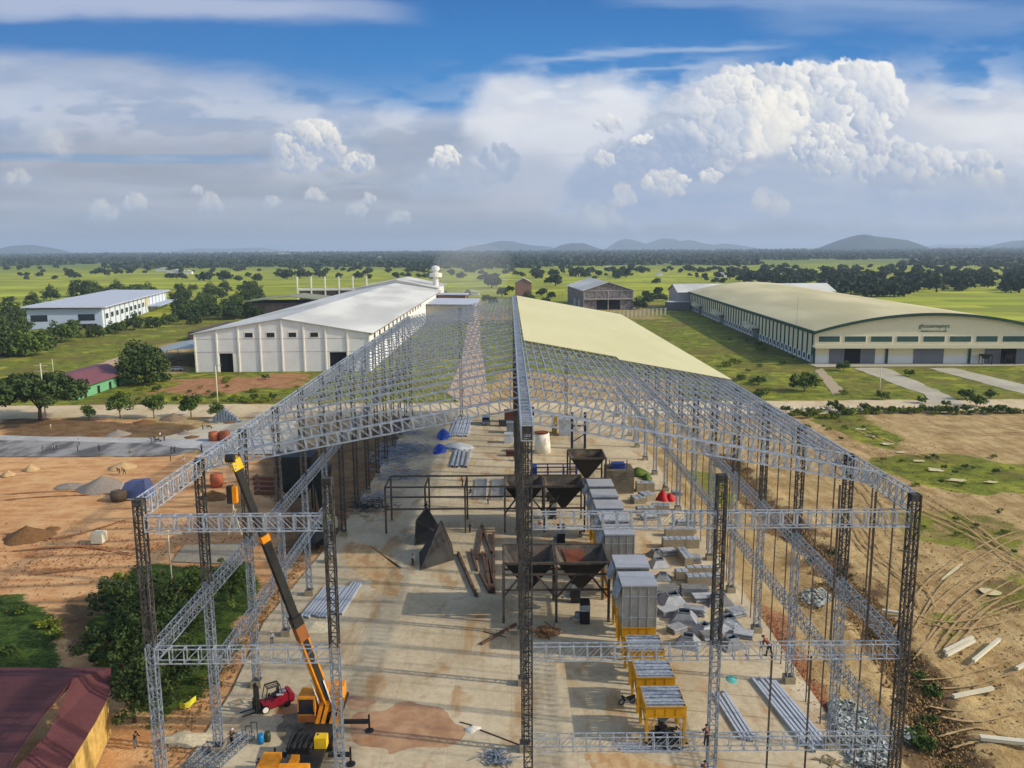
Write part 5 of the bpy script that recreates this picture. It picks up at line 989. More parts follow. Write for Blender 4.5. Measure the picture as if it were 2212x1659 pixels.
bin_unit(69.75, False, 'nearest low yellow bin frame with slatted silver top', 'bins in a row')
bin_unit(75.0, False, 'second low yellow bin frame, with the parked motorbike at its left', 'bins in a row')
bin_unit(80.4, False, 'third low yellow bin frame, directly in front of the nearest tall silver bin', 'bins in a row')
for y, l in ((85.75, 'nearest tall silver panelled bin on a yellow base'), (91.0, 'second tall silver bin, half hidden behind the nearest one'), (102.2, 'tall silver bin just behind the front upper girder, beside the near hopper pair'), (107.6, 'fourth tall silver bin from the camera, behind the upper girder'), (113.1, 'fifth tall silver bin from the camera'), (118.6, 'second farthest tall silver bin in the row'), (124.2, 'farthest tall silver bin in the row, beside the middle hoppers')): bin_unit(y, True, l, 'bins in a row')
# ---- sheet metal hoods and duct boxes lying on the right of the slab
hoodd = plain('dull_sheet', s(116, 116, 112), .8, 0, .25, 1.5); hoodl = plain('pale_sheet', s(166, 168, 170), .8, 0, .2, 1.5); hoodm = plain('mid_sheet', s(142, 144, 146), .8, 0, .25, 1.5)
def hood(x, y, w_, d, h, rz, label, kind=0):
    t = thing('sheet_metal_hood', label, 'metal hood', (x, y, 0), R_(rz), 'sheet metal hoods beside the bins'); b = MB(); a, c = w_/2, d/2; k = .42
    L = [(-a, -c, 0), (a, -c, 0), (a, c, 0), (-a, c, 0)]; U_ = [(-a*k, -c*k, h), (a*k, -c*k, h), (a*k, c*k, h), (-a*k, c*k, h)]
    for i in range(4): j = (i+1) % 4; b.quad(L[i], L[j], U_[j], U_[i])
    part(b, 'skirt', (hoodl, hoodm, hoodd)[kind % 3], t); b = MB()
    for i in range(4): j = (i+1) % 4; b.bar(U_[i], U_[j], .12, .25); b.bar(L[i], L[j], .08)
    part(b, 'rim', galv, t); b = MB(); b.quad(*[(p[0]*.95, p[1]*.95, h-.25) for p in U_]); part(b, 'opening', black, t); return t
for i, (px_, py_, w_, d, h, rz, l) in enumerate([(1385, 320, 3.4, 3.2, 1.1, 8, 'slotted grey hood beside the nearest tall bin, below the duct boxes'), (1480, 470, 3.4, 3.0, 1.2, -14, 'grey slatted hood left of centre in the hood cluster'), (1760, 330, 3.6, 2.6, 1.1, 4, 'wide pale hood behind the dark gable column'), (1830, 520, 3.4, 3.0, 1.3, 12, 'hood nearest the worker on the girder'), (1510, 670, 3., 2.6, 1.2, -22, 'dark hood behind the middle front girder, left'), (1860, 680, 3., 2.4, 1.1, 20, 'pale hood behind the middle front girder, right'), (1640, 560, 2.6, 2.6, .9, 30, 'small tilted hood between the two rows of hoods')]):
    p = G(*zR(px_, py_)); hood(p.x, p.y, w_, d, h, rz, l, i)
for i, (px_, py_, w_, d, h, rz, l) in enumerate([(1275, 1330, 2.8, 2.6, 1.0, 10, 'grey hood between the second tall bin and the duct boxes'), (1310, 1440, 2.4, 2., .8, -12, 'flat grey hood touching the nearest tall bin'), (1250, 1250, 2.4, 2.2, .8, 25, 'upended slatted hood right of the tall bins')]):
    p = G(*z7(px_, py_)); hood(p.x, p.y, w_, d, h, rz, l, i)
tanbox = plain('duct_box_steel', s(148, 136, 112), .7, .1, .15, 1)
def duct(p, w_, d, h, rz, label):
    t = thing('duct_box', label, 'duct box', (p.x, p.y, 0), R_(rz), 'duct boxes on the slab'); b = MB(); b.box(-w_/2, w_/2, -d/2, d/2, 0, h); part(b, 'casing', tanbox, t); b = MB(); n = max(2, int(w_/.9))
    for i in range(n): xx = -w_/2+(i+.5)*w_/n; b.box(xx-w_/n*.42, xx+w_/n*.42, -d/2+.05, d/2-.05, h+.002, h+.07)
    part(b, 'cover', galv2, t); return t
for (px_, py_, w_, d, h, rz, l) in ((1450, 1180, 5.6, 1.6, 1.4, 0, 'long duct box behind the upper girder, right of the tall bins'), (1440, 1090, 4.6, 1.2, 1.2, 0, 'duct box with yellow end lying beyond the long one'), (1485, 1290, 1.3, 4.6, 1.2, 4, 'upright narrow duct box lying lengthwise'), (1460, 1440, 1.8, 1.4, 1.3, 0, 'small square duct box beside the lengthwise one'), (1630, 1480, 4.6, 1.5, 1.3, 2, 'duct box behind the dark gable column'), (1620, 1400, 4.4, 1.1, 1.1, 0, 'flat duct box behind the one at the gable column')): duct(G(*z7(px_, py_)), w_, d, h, rz, l)
for (px_, py_, w_, d, h, rz, l) in ((1130, 730, 1.8, 1.8, 1.7, 0, 'left white cube crate by the red tarpaulins'), (1200, 730, 1.8, 1.8, 1.7, 0, 'right white cube crate by the red tarpaulins'), (1110, 820, 2.2, 2.4, 1.0, 10, 'low grey crate in front of the white cubes'), (1180, 800, 2.4, 2.4, 1.2, 20, 'grey-black crate between white cubes and red tarpaulin'), (1170, 900, 3.2, 1.6, .9, 4, 'grey machine crate left, seen through the upper girder'), (1290, 880, 3.0, 1.8, .9, -6, 'grey machine crate right, seen through the upper girder'), (1250, 930, 4.2, 1.4, .7, 2, 'lowest grey crate behind the upper girder')): duct(G(*z7(px_, py_)), w_, d, h, rz, l)
def lump(name, label, cat, p, rx, ry, h, mat, seed=0, grp=None, rough=.3, n=18, power=1.):
    b = MB(); r = random.Random(seed); rings = 7
    for i in range(rings):
        t = i/(rings-1); rad = (1-t)**power if i < rings-1 else 0.02
        for k in range(n): a = 2*math.pi*k/n; q = 1+rough*(fbm(np.array([math.cos(a)*1.7+seed*3.1+t*2]), np.array([math.sin(a)*1.7+seed]), 4, seed % 20)[0]-.5)*2; b.v.append((math.cos(a)*rx*rad*q, math.sin(a)*ry*rad*q, h*t*(1 if i else 0)-(.15 if i == 0 else 0)+(r.uniform(-.5, .5)*h*.06 if 0 < i < rings-1 else 0)))
    for i in range(rings-1):
        for k in range(n): a = i*n+k; c = i*n+(k+1) % n; b.f.append((a, c, c+n, a+n)); b.m.append(0)
    b.f.append(tuple((rings-1)*n+k for k in range(n))); b.m.append(0); o = b.build(name, mat, None, p, True); return tag(o, label, cat, grp)
redt = plain('red_tarp', s(178, 22, 22), .6, 0, .2, 1); bluet = plain('blue_tarp', s(28, 66, 160), .6, 0, .2, 1)
lump('tarpaulin', 'left red tarpaulin heap beside the right frame columns', 'tarpaulin', G(*z7(1310, 800)), 1.4, 1.4, 1.8, redt, 1, 'red tarpaulins', .4, 12, .7); lump('tarpaulin', 'right red tarpaulin heap beside the right frame columns', 'tarpaulin', G(*z7(1370, 805)), 1.2, 1.2, 1.3, redt, 2, 'red tarpaulins', .4, 12, .7)
lump('plant_cuttings', 'green heap of plants on the slab near the slatted crate', 'plants', G(*z7(1110, 600)), 2.4, 2.6, 1.6, leafB, 3, None, .5, 14, .8); lump('plant_cuttings', 'smaller green heap right of the plant heap', 'plants', G(*z7(1180, 635)), 1.2, 1.6, 1.2, leafB, 4, None, .5, 12, .8)
# slatted crate and blue gear, white tank
t = thing('slatted_crate', 'large grey slatted crate to the right of the far black hopper', 'crate', (18.2, 149, 0)); b = MB()
for i in range(8): b.box(0, 5.2, -.06, 0, .1+i*.55, .55+i*.55)
b.box(0.02, 5.18, 0, 5, 0, 4.5); part(b, 'boards', plain('weathered_board', s(112, 104, 88), .9), t); b = MB(); b.bar((.6, .8, 4.5), (.6, .8, 6.4), .15); b.bar((3.9, .8, 4.5), (3.9, .8, 6.4), .15); b.bar((.6, .8, 5.6), (3.9, .8, 5.6), .15); b.box(1.2, 3.6, 1.2, 3.4, 4.5, 5.4); part(b, 'top_gear', bluep := plain('blue_paint', s(40, 58, 130), .5), t)
t = thing('blue_portal_frame', 'dark blue steel portal standing behind the far black hopper', 'steel frame', (0, 0, 0)); pA, pB = G(*z7(578, 390)), G(*z7(682, 390))
for p in (pA, pB): b = MB(); b.bar(p, p+Vector((0, 0, 8.6)), .55); part(b, 'leg', plain('navy_paint', s(28, 42, 78), .5), t)
b = MB(); b.bar(pA+Vector((0, 0, 5.4)), pB+Vector((0, 0, 5.4)), .3); b.bar(pA+Vector((0, 0, 1.5)), pB+Vector((0, 0, 3.5)), .2); part(b, 'crossbar', bpy.data.materials['navy_paint'], t)
t = thing('blue_rack', 'low violet-blue steel rack right of the centre columns', 'steel rack', (4.4, 159, 0)); b = MB()
for x in (0, 3.2, 6.4, 9.): b.bar((x, 0, 0), (x, 0, 2.6), .22); b.bar((x, 2.6, 0), (x, 2.6, 2.6), .22)
for z in (.8, 2.5): b.bar((0, 0, z), (9., 0, z), .22); b.bar((0, 2.6, z), (9., 2.6, z), .22)
b.box(0, 1, .2, 2.4, .8, 2.5); part(b, 'frame', bluep, t)
t = thing('white_tank', 'white cylindrical tank with rusty lid near the centre columns', 'tank', G(*z7(342, 420))); b = MB(); b.tube([(0, 0, 0), (0, 0, 4.4)], [1.9, 1.55], 20); part(b, 'body', wallcream, t, True); b = MB(); b.tube([(-.2, 0, 4.45), (-.2, 0, 4.75)], 1.5, 16); part(b, 'lid', plain('rusty_lid', s(118, 58, 30), .9), t)
t = thing('blue_machine', 'blue machine with pale arms standing beside the white tank group', 'machine', G(*z7(240, 120))); b = MB(); b.box(-1.2, 1.2, -1, 1, 0, 2.2); part(b, 'casing', bluep, t); b = MB(); b.bar((-.5, 0, 2.2), (-.5, 0, 5), .3); b.bar((-.5, 0, 5), (1.5, 0, 4.4), .25); part(b, 'arm', galv2, t)
for i, (px_, py_, w_, d, h, c_, l) in enumerate([(75, 180, 2.6, 2, 3.2, s(92, 52, 36), 'rust brown cabinet left of the centre columns'), (40, 215, 3.2, 2., 1.5, s(58, 62, 60), 'dark scrap machine beside the rust brown cabinet'), (85, 270, 1.9, 2.2, 2.8, s(116, 124, 134), 'grey-blue cabinet left of the centre columns'), (70, 350, 2., 2., 2.4, s(186, 190, 196), 'pale crate left of the centre columns'), (85, 455, 2, 1.4, 1.2, s(74, 44, 36), 'small dark red motor left of the centre columns'), (520, 290, 2.6, 2.2, 4.2, s(158, 164, 170), 'tall pale cabinet left of the dark blue portal'), (440, 270, 1.3, 2, 4.6, s(196, 160, 70), 'narrow yellow crate stack beyond the white tank'), (680, 700, 1.2, 1.4, 1.5, s(120, 140, 160), 'small pale blue motor beside the farthest tall bin')]):
    t = thing('machine_crate', l, 'machine crate', G(*z7(px_, py_)), 0, 'machinery waiting on the slab'); mm_ = plain('crate_paint_%d' % i, c_, .7); b = MB(); b.box(-w_/2, w_/2, 0, d, 0, h*.86); part(b, 'body', mm_, t); b = MB(); b.box(-w_/2-.08, w_/2+.08, -.08, d+.08, h*.865, h); part(b, 'cap', mm_, t)
# elevator feet beside the bins
for i, (x, y, h, l) in enumerate([(1243, 1300, 3.2, 'dark elevator foot with white plate left of the second tall bin'), (1263, 1345, 3.0, 'dark elevator foot with white plate left of the nearest tall bin'), (1212, 1178, 3.4, 'dark elevator foot behind the upper girder'), (1194, 1120, 3.4, 'dark elevator foot beside the middle hoppers'), (1188, 1082, 3.2, 'dark elevator foot farthest along the bin row')]):
    t = thing('elevator_foot', l, 'elevator', G(x, y), 0, 'elevator feet left of the bins'); b = MB(); b.box(-.6, .6, -.5, .5, 0, h); part(b, 'trunk', hopm, t); b = MB(); b.box(-.62, .62, -.56, -.505, h-1.3, h-.5); part(b, 'plate', galv2, t); b = MB(); b.tube([(-.9, 0, .6), (-.9, .0, 1.4)], .35, 10); b.bar((-.9, 0, 1.), (-1.8, .4, .4), .2); part(b, 'motor', galv, t)
# ---- stacks of tubes and channels: every length is a thing
chanm = plain('bright_zinc', s(176, 182, 190), .6, .1, .12, 3)
def tubes(A, B, n, gap, w_, h, mat, name, labf, grp, layers=1, z0=.0, skew=0.):
    A, B = Vector(A[:2]+(0,)) if isinstance(A, tuple) else Vector((A.x, A.y, 0)), Vector((B.x, B.y, 0)); d = (B-A); L = d.length; rz = math.atan2(d.y, d.x)-math.pi/2; b = MB(); b.box(-w_/2, w_/2, 0, L, h-.03, h); b.box(-w_/2, -w_/2+.03, 0, L, 0, h-.03); b.box(w_/2-.03, w_/2, 0, L, 0, h-.03); me = b.mesh(name, mat); r = random.Random(int(L*100)+n); sd = Vector((math.cos(rz), math.sin(rz), 0)); k = 0
    for l in range(layers):
        for i in range(n-l): off = sd*((i+l*.5)*gap)+d.normalized()*r.uniform(-.5, .5); o = put(name, me, None, A+off+Vector((0, 0, z0+l*h+.006)), rz+r.uniform(-.01, .01)); tag(o, labf, name.replace('_', ' '), grp); k += 1
a = G(*zL(420, 445)); tubes(a, a+Vector((1.0, 9.4, 0)), 8, .44, .26, .3, chanm, 'steel_channel', 'galvanised channel in the left stack behind the crane boom', 'channels behind the crane boom')
a = G(*zL(655, 425)); tubes(a, a+Vector((.9, 9.8, 0)), 4, .44, .26, .3, chanm, 'steel_channel', 'galvanised channel in the short stack beside the left gable column', 'channels beside the left gable column')
a = G(*zRR(470, 1515)); tubes(a, a+Vector((-1.4, 12.2, 0)), 6, .44, .27, .3, chanm, 'steel_channel', 'pale channel in the long stack at the right slab edge', 'channels at right slab edge')
a = G(*zR(1950, 1440)); tubes(a, a+Vector((-.7, 8.2, 0)), 4, .4, .24, .26, chanm, 'steel_channel', 'channel in the four-length stack right of the lower gable column', 'channels right of the lower gable column')
a = G(*z6(1605, 295)); tubes(a, a+Vector((.4, 25, 0)), 8, .62, .4, .3, chanm, 'steel_channel', 'long pale channel in the far stack by the white van', 'channels in the far stack')
a = G(*zB(780, 1200)); tubes(G(1340, 1625)+Vector((0, 0, 0)), G(1460, 1625), 4, -.4, .2, .14, galv2, 'steel_channel', 'flat strip lying behind the lowest front girder', 'strips behind the lowest girder')
a = G(*z6(1625, 545)); tubes(a, a+Vector((0, 14, 0)), 4, 1., .5, .5, galv2, 'rack_frame', 'white ladder-like rack lying left of centre', 'white racks on the slab')
for x_, l in ((1850, 'left pale lattice panel lying beyond the long platform frame'), (1985, 'right pale lattice panel lying beyond the long platform frame')):
    p, q = G(*z6(x_, 800)), G(*z6(x_+15, 640)); o = truss(p+Vector((0, 0, .3)), q+Vector((0, 0, .3)), (1, 0, 0), (0, 0, -1), .25, 2.2, .6, .1, .1, .05).build('lattice_panel', galv2); tag(o, l, 'lattice panel', 'lattice panels on the slab')
ib = [((1672, 1240), (1822, 1588), 'long rusty beam lying alone left of the beam pile'), ((1780, 1220), (1828, 1380), 'short rusty beam between the lone beam and the pile'), ((1868, 1050), (1828, 1290), 'leaning rusty beam at the left of the pile'), ((1850, 1400), (1925, 1556), 'front left beam of the rusty pile'), ((1870, 1240), (1940, 1560), 'second beam of the rusty pile'), ((1895, 1230), (1955, 1560), 'third beam of the rusty pile'), ((1880, 1060), (1945, 1240), 'rear short beam of the rusty pile'), ((1958, 1080), (1965, 1560), 'longest right-hand beam of the rusty pile'), ((1920, 1300), (1950, 1500), 'beam lying on top of the rusty pile')]
rustm = plain('rusty_beam', s(96, 74, 58), .85, 0, .3, 1.5)
for a_, c_, l in ib:
    p, q = G(*z6(*a_)), G(*z6(*c_)); b = MB(); b.bar(p+Vector((0, 0, .06)), q+Vector((0, 0, .06)), .36, .08); b.bar(p+Vector((0, 0, .42)), q+Vector((0, 0, .42)), .36, .08); b.bar(p+Vector((0, 0, .24)), q+Vector((0, 0, .24)), .08, .28); tag(b.build('rusty_beam', rustm), l, 'steel beam', 'rusty beams on the slab')
for a_, c_, l in (((1860, 670), (2140, 510), 'thick rusty beam lying askew left of the centre columns'), ((1880, 565), (2060, 610), 'thin rusty rail crossing the askew beam'), ((1690, 1292), (1790, 1320), 'thin dark rod ending at the white rag'), ((1850, 1355), (2165, 1475), 'long thin rod from the white rag to the centre column')):
    p, q = G(*zL(*a_)), G(*zL(*c_)); w2 = .3 if 'thick' in l else .09; b = MB(); b.bar(p+Vector((0, 0, w2/2)), q+Vector((0, 0, w2/2)), w2); b.bar(p+Vector((0, 0, w2)), q+Vector((0, 0, w2)), w2*.5, .04); tag(b.build('steel_rod' if w2 < .2 else 'rusty_beam', rustm), l, 'steel bar')
lump('rag', 'crumpled white plastic rag on the slab beside the big muddy puddle', 'rag', G(*zL(1790, 1345)), .9, .7, .3, plain('white_rag', s(206, 200, 186), .8), 7, None, .8, 16)
def rods_pile(label, p, n, L, mat, seed, name='scrap_pile', grp=None, w_=.07, spread=1.2, hh=.5):
    r = random.Random(seed); b = MB()
    for i in range(n): a = r.uniform(0, 3.14); c = Vector((r.gauss(0, spread*.5), r.gauss(0, spread*.5), r.uniform(.05, hh))); l = L*r.uniform(.4, 1); d = Vector((math.cos(a), math.sin(a), r.uniform(-.06, .06)))*l/2; b.bar(c-d, c+d, w_*r.uniform(.6, 2), w_)
    return tag(b.build(name, mat, None, p), label, 'scrap pile', grp)
rods_pile('tangled pile of metal offcuts at the foot of the centre column', G(*zL(1990, 1590)), 60, 1.6, galv, 1); rods_pile('dark scrap heap beside the far left columns', G(*z6(960, 870)), 120, 2.4, plain('scrap_dark', s(58, 58, 58), .7, .3, .4, 2), 2, spread=4, hh=1.1); rods_pile('grey scrap heap behind the dark one by the left columns', G(*z6(1040, 800)), 70, 2.5, galv, 3, spread=3.5, hh=1.2)
for i, (x, y, l) in enumerate([(1150, 500, 'grey steel pile nearest the platform frame along the left columns'), (1170, 440, 'grey steel pile second along the left columns'), (1210, 390, 'grey steel pile farthest along the left columns'), (1230, 620, 'bluish lattice pieces lying beside the platform frame'), (1310, 400, 'flat grey strips lying on the open slab'), (1240, 270, 'grey steel pile under the left rafters')]): rods_pile(l, G(*z6(x, y)), 60, 4., galv, 10+i, 'steel_pile', 'steel piles along the left columns', .1, 5, .8)
rods_pile('timber and rope heap at the foot of the near hopper stand', G(*zR(370, 570)), 60, 1.8, plain('timber', s(150, 108, 66), .9), 21, 'timber_pile', None, .1, 1.6); rods_pile('bamboo grating lying in the bottom right slab corner', G(*zRR(640, 1610)), 14, 2., plain('bamboo', s(140, 126, 90), .9), 22, 'grating', None, .06, .8, .1); rods_pile('clutter of tools under the nearest yellow bin frame', G(*zB(1400, 1060)), 70, 1.2, hopm, 23, 'tool_clutter', None, .1, 1.6, .6)
lump('turquoise_sheet', 'crumpled turquoise cloth on the slab right of the bins', 'cloth', G(*zR(1865, 945)), .7, .9, .15, plain('turquoise', s(90, 170, 160), .7), 9, None, .8, 14)
lump('rubble_heap', 'pale rubble heap at the slab edge behind the crane boom', 'rubble', G(*zL(520, 520)), 2.6, 2.2, .5, plain('rubble', s(196, 182, 150), .95, 0, .2, 3, bump=.5), 12, None, .6, 24); lump('rubble_heap', 'pale rubble spilling over the near left slab edge', 'rubble', G(*zc2(640, 1130)), 2.6, 1.3, .5, bpy.data.materials['rubble'], 13, None, .7, 24)
# lying trusses, bottom left
for i, (pa, pb, l) in enumerate([((700, 1640), (1080, 1290), 'lattice truss lying on the slab, nearest the left slab edge'), ((950, 1640), (1680, 1080), 'long lattice truss lying diagonally in front of the man in black'), ((1200, 1640), (1810, 1100), 'third lattice truss lying diagonally at the bottom left')]):
    p, q = G(*zc2(*pa)), G(*zc2(*pb)); e = (p-q)*.35; d = (q-p).normalized(); o = truss(p+e+Vector((0, 0, .62)), q+Vector((0, 0, .62)), (d.y, -d.x, 0), (0, 0, -1), .55, .6, .8, .07, .07, .045).build('lying_truss', galv); tag(o, l, 'steel truss', 'trusses lying at the bottom left')
o = MB(); pA = G(*zc2(1700, 1090)); 
for dx in (0, .55, 1.1): o.bar(pA+Vector((dx, 0, 0)), pA+Vector((dx, 0, 1.5 if dx else 1.1)), .08)
o.bar(pA+Vector((0, 0, 1.1)), pA+Vector((.55, 0, 1.1)), .08); o.bar(pA+Vector((.55, 0, 1.5)), pA+Vector((1.1, 0, 1.5)), .08); tag(o.build('trestle', darkb), 'bent bar trestle at the end of the lying trusses', 'trestle')
for (zf, x, y, c_, l) in ((zc1, 330, 1310, s(24, 120, 176), 'bright blue plastic barrel left of the crane'), (zc1, 425, 1280, s(60, 70, 50), 'dark green barrel right of the blue one')): t = thing('barrel', l, 'barrel', G(*zf(x, y)), 0, 'barrels left of the crane'); b = MB(); b.tube([(0, 0, 0), (0, 0, .3), (0, 0, .6), (0, 0, .9)], [.26, .32, .32, .26], 14); part(b, 'body', plain('barrel_%d' % x, c_, .4), t, True); b = MB(); b.tube([(0, 0, .905), (0, 0, .95)], .27, 14); part(b, 'lid', plain('barrel_lid_%d' % x, c_, .5), t)
b = MB(); pts = [G(*zc2(*q)) for q in ((530, 595), (620, 605), (700, 570), (760, 510), (815, 470))]
for i in range(4): b.bar(pts[i]+Vector((0, 0, .35)), pts[i+1]+Vector((0, 0, .35)), .08, .6)
tag(b.build('yellow_band', plain('yellow_plastic', s(206, 196, 50), .5)), 'curved bright yellow strip lying at the edge of the thicket', 'plastic strip')
# ---- right side: concrete posts and white plastic waste
cp = plain('pale_concrete_post', s(204, 196, 170), .85, 0, .06, 1)
for i, (a_, c_, l) in enumerate([((1570, 745), (1795, 632), 'rear of two parallel pale concrete posts in the rutted dirt'), ((1585, 778), (1808, 660), 'front of two parallel pale concrete posts in the rutted dirt'), ((1800, 825), (2010, 650), 'single steeply slanted pale post right of the parallel pair'), ((1640, 1112), (1960, 1045), 'single flat-lying pale post below the parallel pair'), ((2150, 885), (2290, 820), 'pale post cut by the right photo edge'), ((1855, 1445), (2290, 1490), 'thick white post at the lower right photo edge'), ((1070, 415), (1225, 440), 'pale post behind the corner column')]):
    p, q = G(*zRR(*a_)), G(*zRR(*c_)); w2 = .62 if 'thick' in l else .36; b = MB(); b.bar(p+Vector((0, 0, .4)), q+Vector((0, 0, .4)), w2, .34); tag(b.build('concrete_post', cp), l, 'concrete post', 'concrete posts in the dirt')
plasm = Mat('plastic_waste', .9, 0, .1); plasm.col(plasm.mix(plasm.island(), s(112, 112, 102), s(186, 190, 182))); 
def waste(label, poly, n, seed):
    r = np.random.RandomState(seed); P = [G(*zRR(*q)) for q in poly]; pl = [(p.x, p.y) for p in P]; xs = [p[0] for p in pl]; ys = [p[1] for p in pl]; V = []
    while len(V) < n*4:
        x, y = r.uniform(min(xs), max(xs)), r.uniform(min(ys), max(ys))
        if poly_sd(np.array([x]), np.array([y]), pl)[0] < 0: continue
        c = Vector((x, y, r.uniform(-.1, .45))); a = r.uniform(0, 6.28); u = Vector((math.cos(a), math.sin(a), r.uniform(-.7, .7)))*r.uniform(.06, .26); w_ = Vector((-math.sin(a), math.cos(a), r.uniform(-.7, .7)))*r.uniform(.05, .2); V += [c-u-w_, c+u-w_, c+u+w_, c-u+w_]
    o = put('plastic_waste', quads_mesh('plastic_waste', np.array([tuple(v) for v in V]), plasm.m)); tag(o, label, 'waste', None, 'stuff')
waste('white plastic waste strewn along the lower right slab edge', [(640, 1130), (820, 1140), (960, 1260), (1120, 1480), (1120, 1659), (820, 1659), (760, 1480), (640, 1250)], 2800, 1); waste('white plastic waste in the ditch beside the second right column', [(420, 240), (580, 225), (690, 310), (560, 375), (430, 330)], 420, 2); waste('white and blue waste patch right of the front corner column', [(1240, 1350), (1330, 1370), (1350, 1450), (1260, 1470)], 160, 3)

b = MB(); b.quad((6.6, 101.35, 7.3), (9.6, 101.35, 7.3), (9.2, 99.9, 5.1), (7.6, 99.9, 5.1)); part(b, 'rust_panel', orust, S1)
lump('blue_tarpaulin', 'nearer bright blue tarpaulin heap on the slab left of the channel stack', 'tarpaulin', G(*z6(1525, 405)), 1.5, 4.4, 1.5, bluet, 31, 'blue tarpaulins', .4, 14, .6); lump('blue_tarpaulin', 'farther bright blue tarpaulin heap on the slab left of the channel stack', 'tarpaulin', G(*z6(1556, 300)), 1.7, 3.6, 2.2, bluet, 32, 'blue tarpaulins', .4, 14, .6)
lump('white_sheeting', 'shiny white plastic sheeting over crates in front of the far channel stack', 'sheeting', G(*z6(1680, 380)), 3.2, 3.4, .9, plain('white_sheeting', s(176, 178, 180), .6, 0, .25, .8), 33, None, .9, 22, .6)

for (zf, x, y, w_, d, n, rz, l) in ((z7, 1350, 1240, 2.2, 1.6, 4, 8, 'low stack of sheets between the lengthwise duct box and the tall bins'), (z7, 1560, 1300, 1.8, 1.8, 5, -5, 'sheet stack right of the lengthwise duct box'), (z7, 1330, 1560, 3.4, 2.0, 5, 12, 'large sheet stack right of the nearest tall bin top'), (z7, 1560, 1560, 3.6, 1.8, 6, -4, 'pale sheet stack behind the dark gable column, middle'), (z7, 1650, 1610, 3.0, 1.6, 4, 6, 'pale sheet stack behind the dark gable column, front'), (zR, 1350, 420, 2.2, 1.6, 4, 20, 'sheet stack beside the slatted hood left of centre'), (zR, 1560, 420, 2.6, 1.4, 5, -18, 'sheet stack in the middle of the hood cluster'), (zR, 1700, 620, 2.4, 1.6, 4, 10, 'sheet stack behind the middle front girder beside the gable column'), (zR, 1900, 430, 2.2, 1.6, 4, 24, 'sheet stack next to the second right footing'), (z7, 1500, 1000, 3.4, 1.4, 4, 0, 'sheet stack just behind the upper girder, right of the bins'), (z7, 1200, 960, 2.6, 1.4, 4, 5, 'sheet stack behind the upper girder, nearest the bins'), (z7, 1420, 760, 2., 1.4, 4, -12, 'small sheet stack in front of the red tarpaulins'), (zR, 1960, 600, 2.2, 1.6, 3, -20, 'sheet stack nearest the worker on the middle girder'), (zR, 1420, 560, 2., 1.4, 4, 30, 'tilted sheet stack left of the dark hoods')):
    t = thing('sheet_stack', l, 'sheet stack', G(*zf(x, y)), R_(rz), 'sheet stacks beside the bins'); rr2 = random.Random(x)
    b = MB(); b.box(-w_/2, w_/2, -d/2, -d/2+.14, 0, .12); b.box(-w_/2, w_/2, d/2-.14, d/2, 0, .12); part(b, 'pallet', bpy.data.materials['timber'], t)
    for i in range(n): ox, oy = rr2.uniform(-.15, .15), rr2.uniform(-.12, .12); b = MB(); b.box(-w_/2+ox, w_/2+ox, -d/2+oy, d/2+oy, .122+i*.17, .27+i*.17); part(b, 'sheet', (hoodl, hoodm, hoodd)[(i+x) % 3], t)
# ================================================================== LEFT YARD, ROADSIDE
grav = plain('grey_gravel', s(140, 128, 114), .95, 0, .2, 3, bump=.4); sand = plain('tan_sand', s(186, 154, 108), .95, 0, .12, 1.5, bump=.3); brownh = plain('brown_soil', s(118, 84, 48), .95, 0, .3, 2.5, bump=.5)
for i, (x, y, w_, h, m_, l) in enumerate([(950, 275, 95, 45, grav, 'grey gravel cone on the pale strip left of the yard'), (1490, 270, 60, 36, grav, 'small grey gravel cone near the workers with a barrow'), (1540, 300, 70, 20, brownh, 'small brown soil heap right of the small gravel cone'), (1400, 150, 110, 55, plain('brown_gravel', s(134, 112, 88), .95, 0, .2, 2), 'brown gravel mound between two young roadside trees'), (1160, 180, 90, 30, brownh, 'dark brush heap left of the brown gravel mound'), (830, 700, 210, 110, grav, 'largest grey gravel heap in the orange yard'), (560, 690, 110, 25, grav, 'low spread gravel left of the largest heap'), (250, 560, 60, 55, sand, 'pale sand cone at the left of the yard'), (70, 600, 60, 45, sand, 'pale sand cone at the left photo edge'), (990, 540, 110, 55, sand, 'pale sand mound behind the two bent workers'), (220, 1100, 190, 110, brownh, 'big brown soil heap in the near orange yard'), (420, 1035, 60, 22, brownh, 'small tail of soil right of the big brown heap'), (1710, 780, 120, 70, brownh, 'brown soil heap beside the second left column'), (1850, 180, 60, 14, brownh, 'low dark heap by the young tree'), (1860, 150, 40, 10, grav, 'tiny gravel heap on the verge')]):
    p = G(*z5(x, y)); sc = p.y/CF*.270*1.85/1.0; rx = w_*p.y/CF/2.011/1.8517; hh = h*p.y/CF/2.011/1.8517
    lump('gravel_heap' if m_ is grav else 'sand_heap' if m_ is sand else 'soil_heap', l, 'heap', p, rx, rx*.9, hh*.9, m_, 30+i, 'heaps in the left yard', .35, 26, 1.15)
t = thing('tarp_tent', 'blue tarpaulin tent on pale poles at the right of the orange yard', 'tent', G(*z5(1085, 785))); b = MB(); tarp = plain('slate_blue_tarp', s(84, 94, 132), .7, 0, .15, .8); L = [(-4.2, -1, 0), (3.6, -1.6, 0), (4.0, 4, 0), (-3, 5, 0)]; U_ = [(-2.4, .6, 3.8), (2.6, .2, 4.6), (3.0, 2.6, 4.4), (-1.6, 3.2, 4.)]
for i in range(4): j = (i+1) % 4; b.quad(L[i], L[j], U_[j], U_[i])
b.quad(*U_); part(b, 'cover', tarp, t); b = MB(); b.bar((-4.6, -1.4, .1), (4, -2, .1), .2); b.bar((-4.4, -1, 0), (-2.6, .4, 4.2), .12); part(b, 'pole', cp, t); t.scale = (.74,)*3
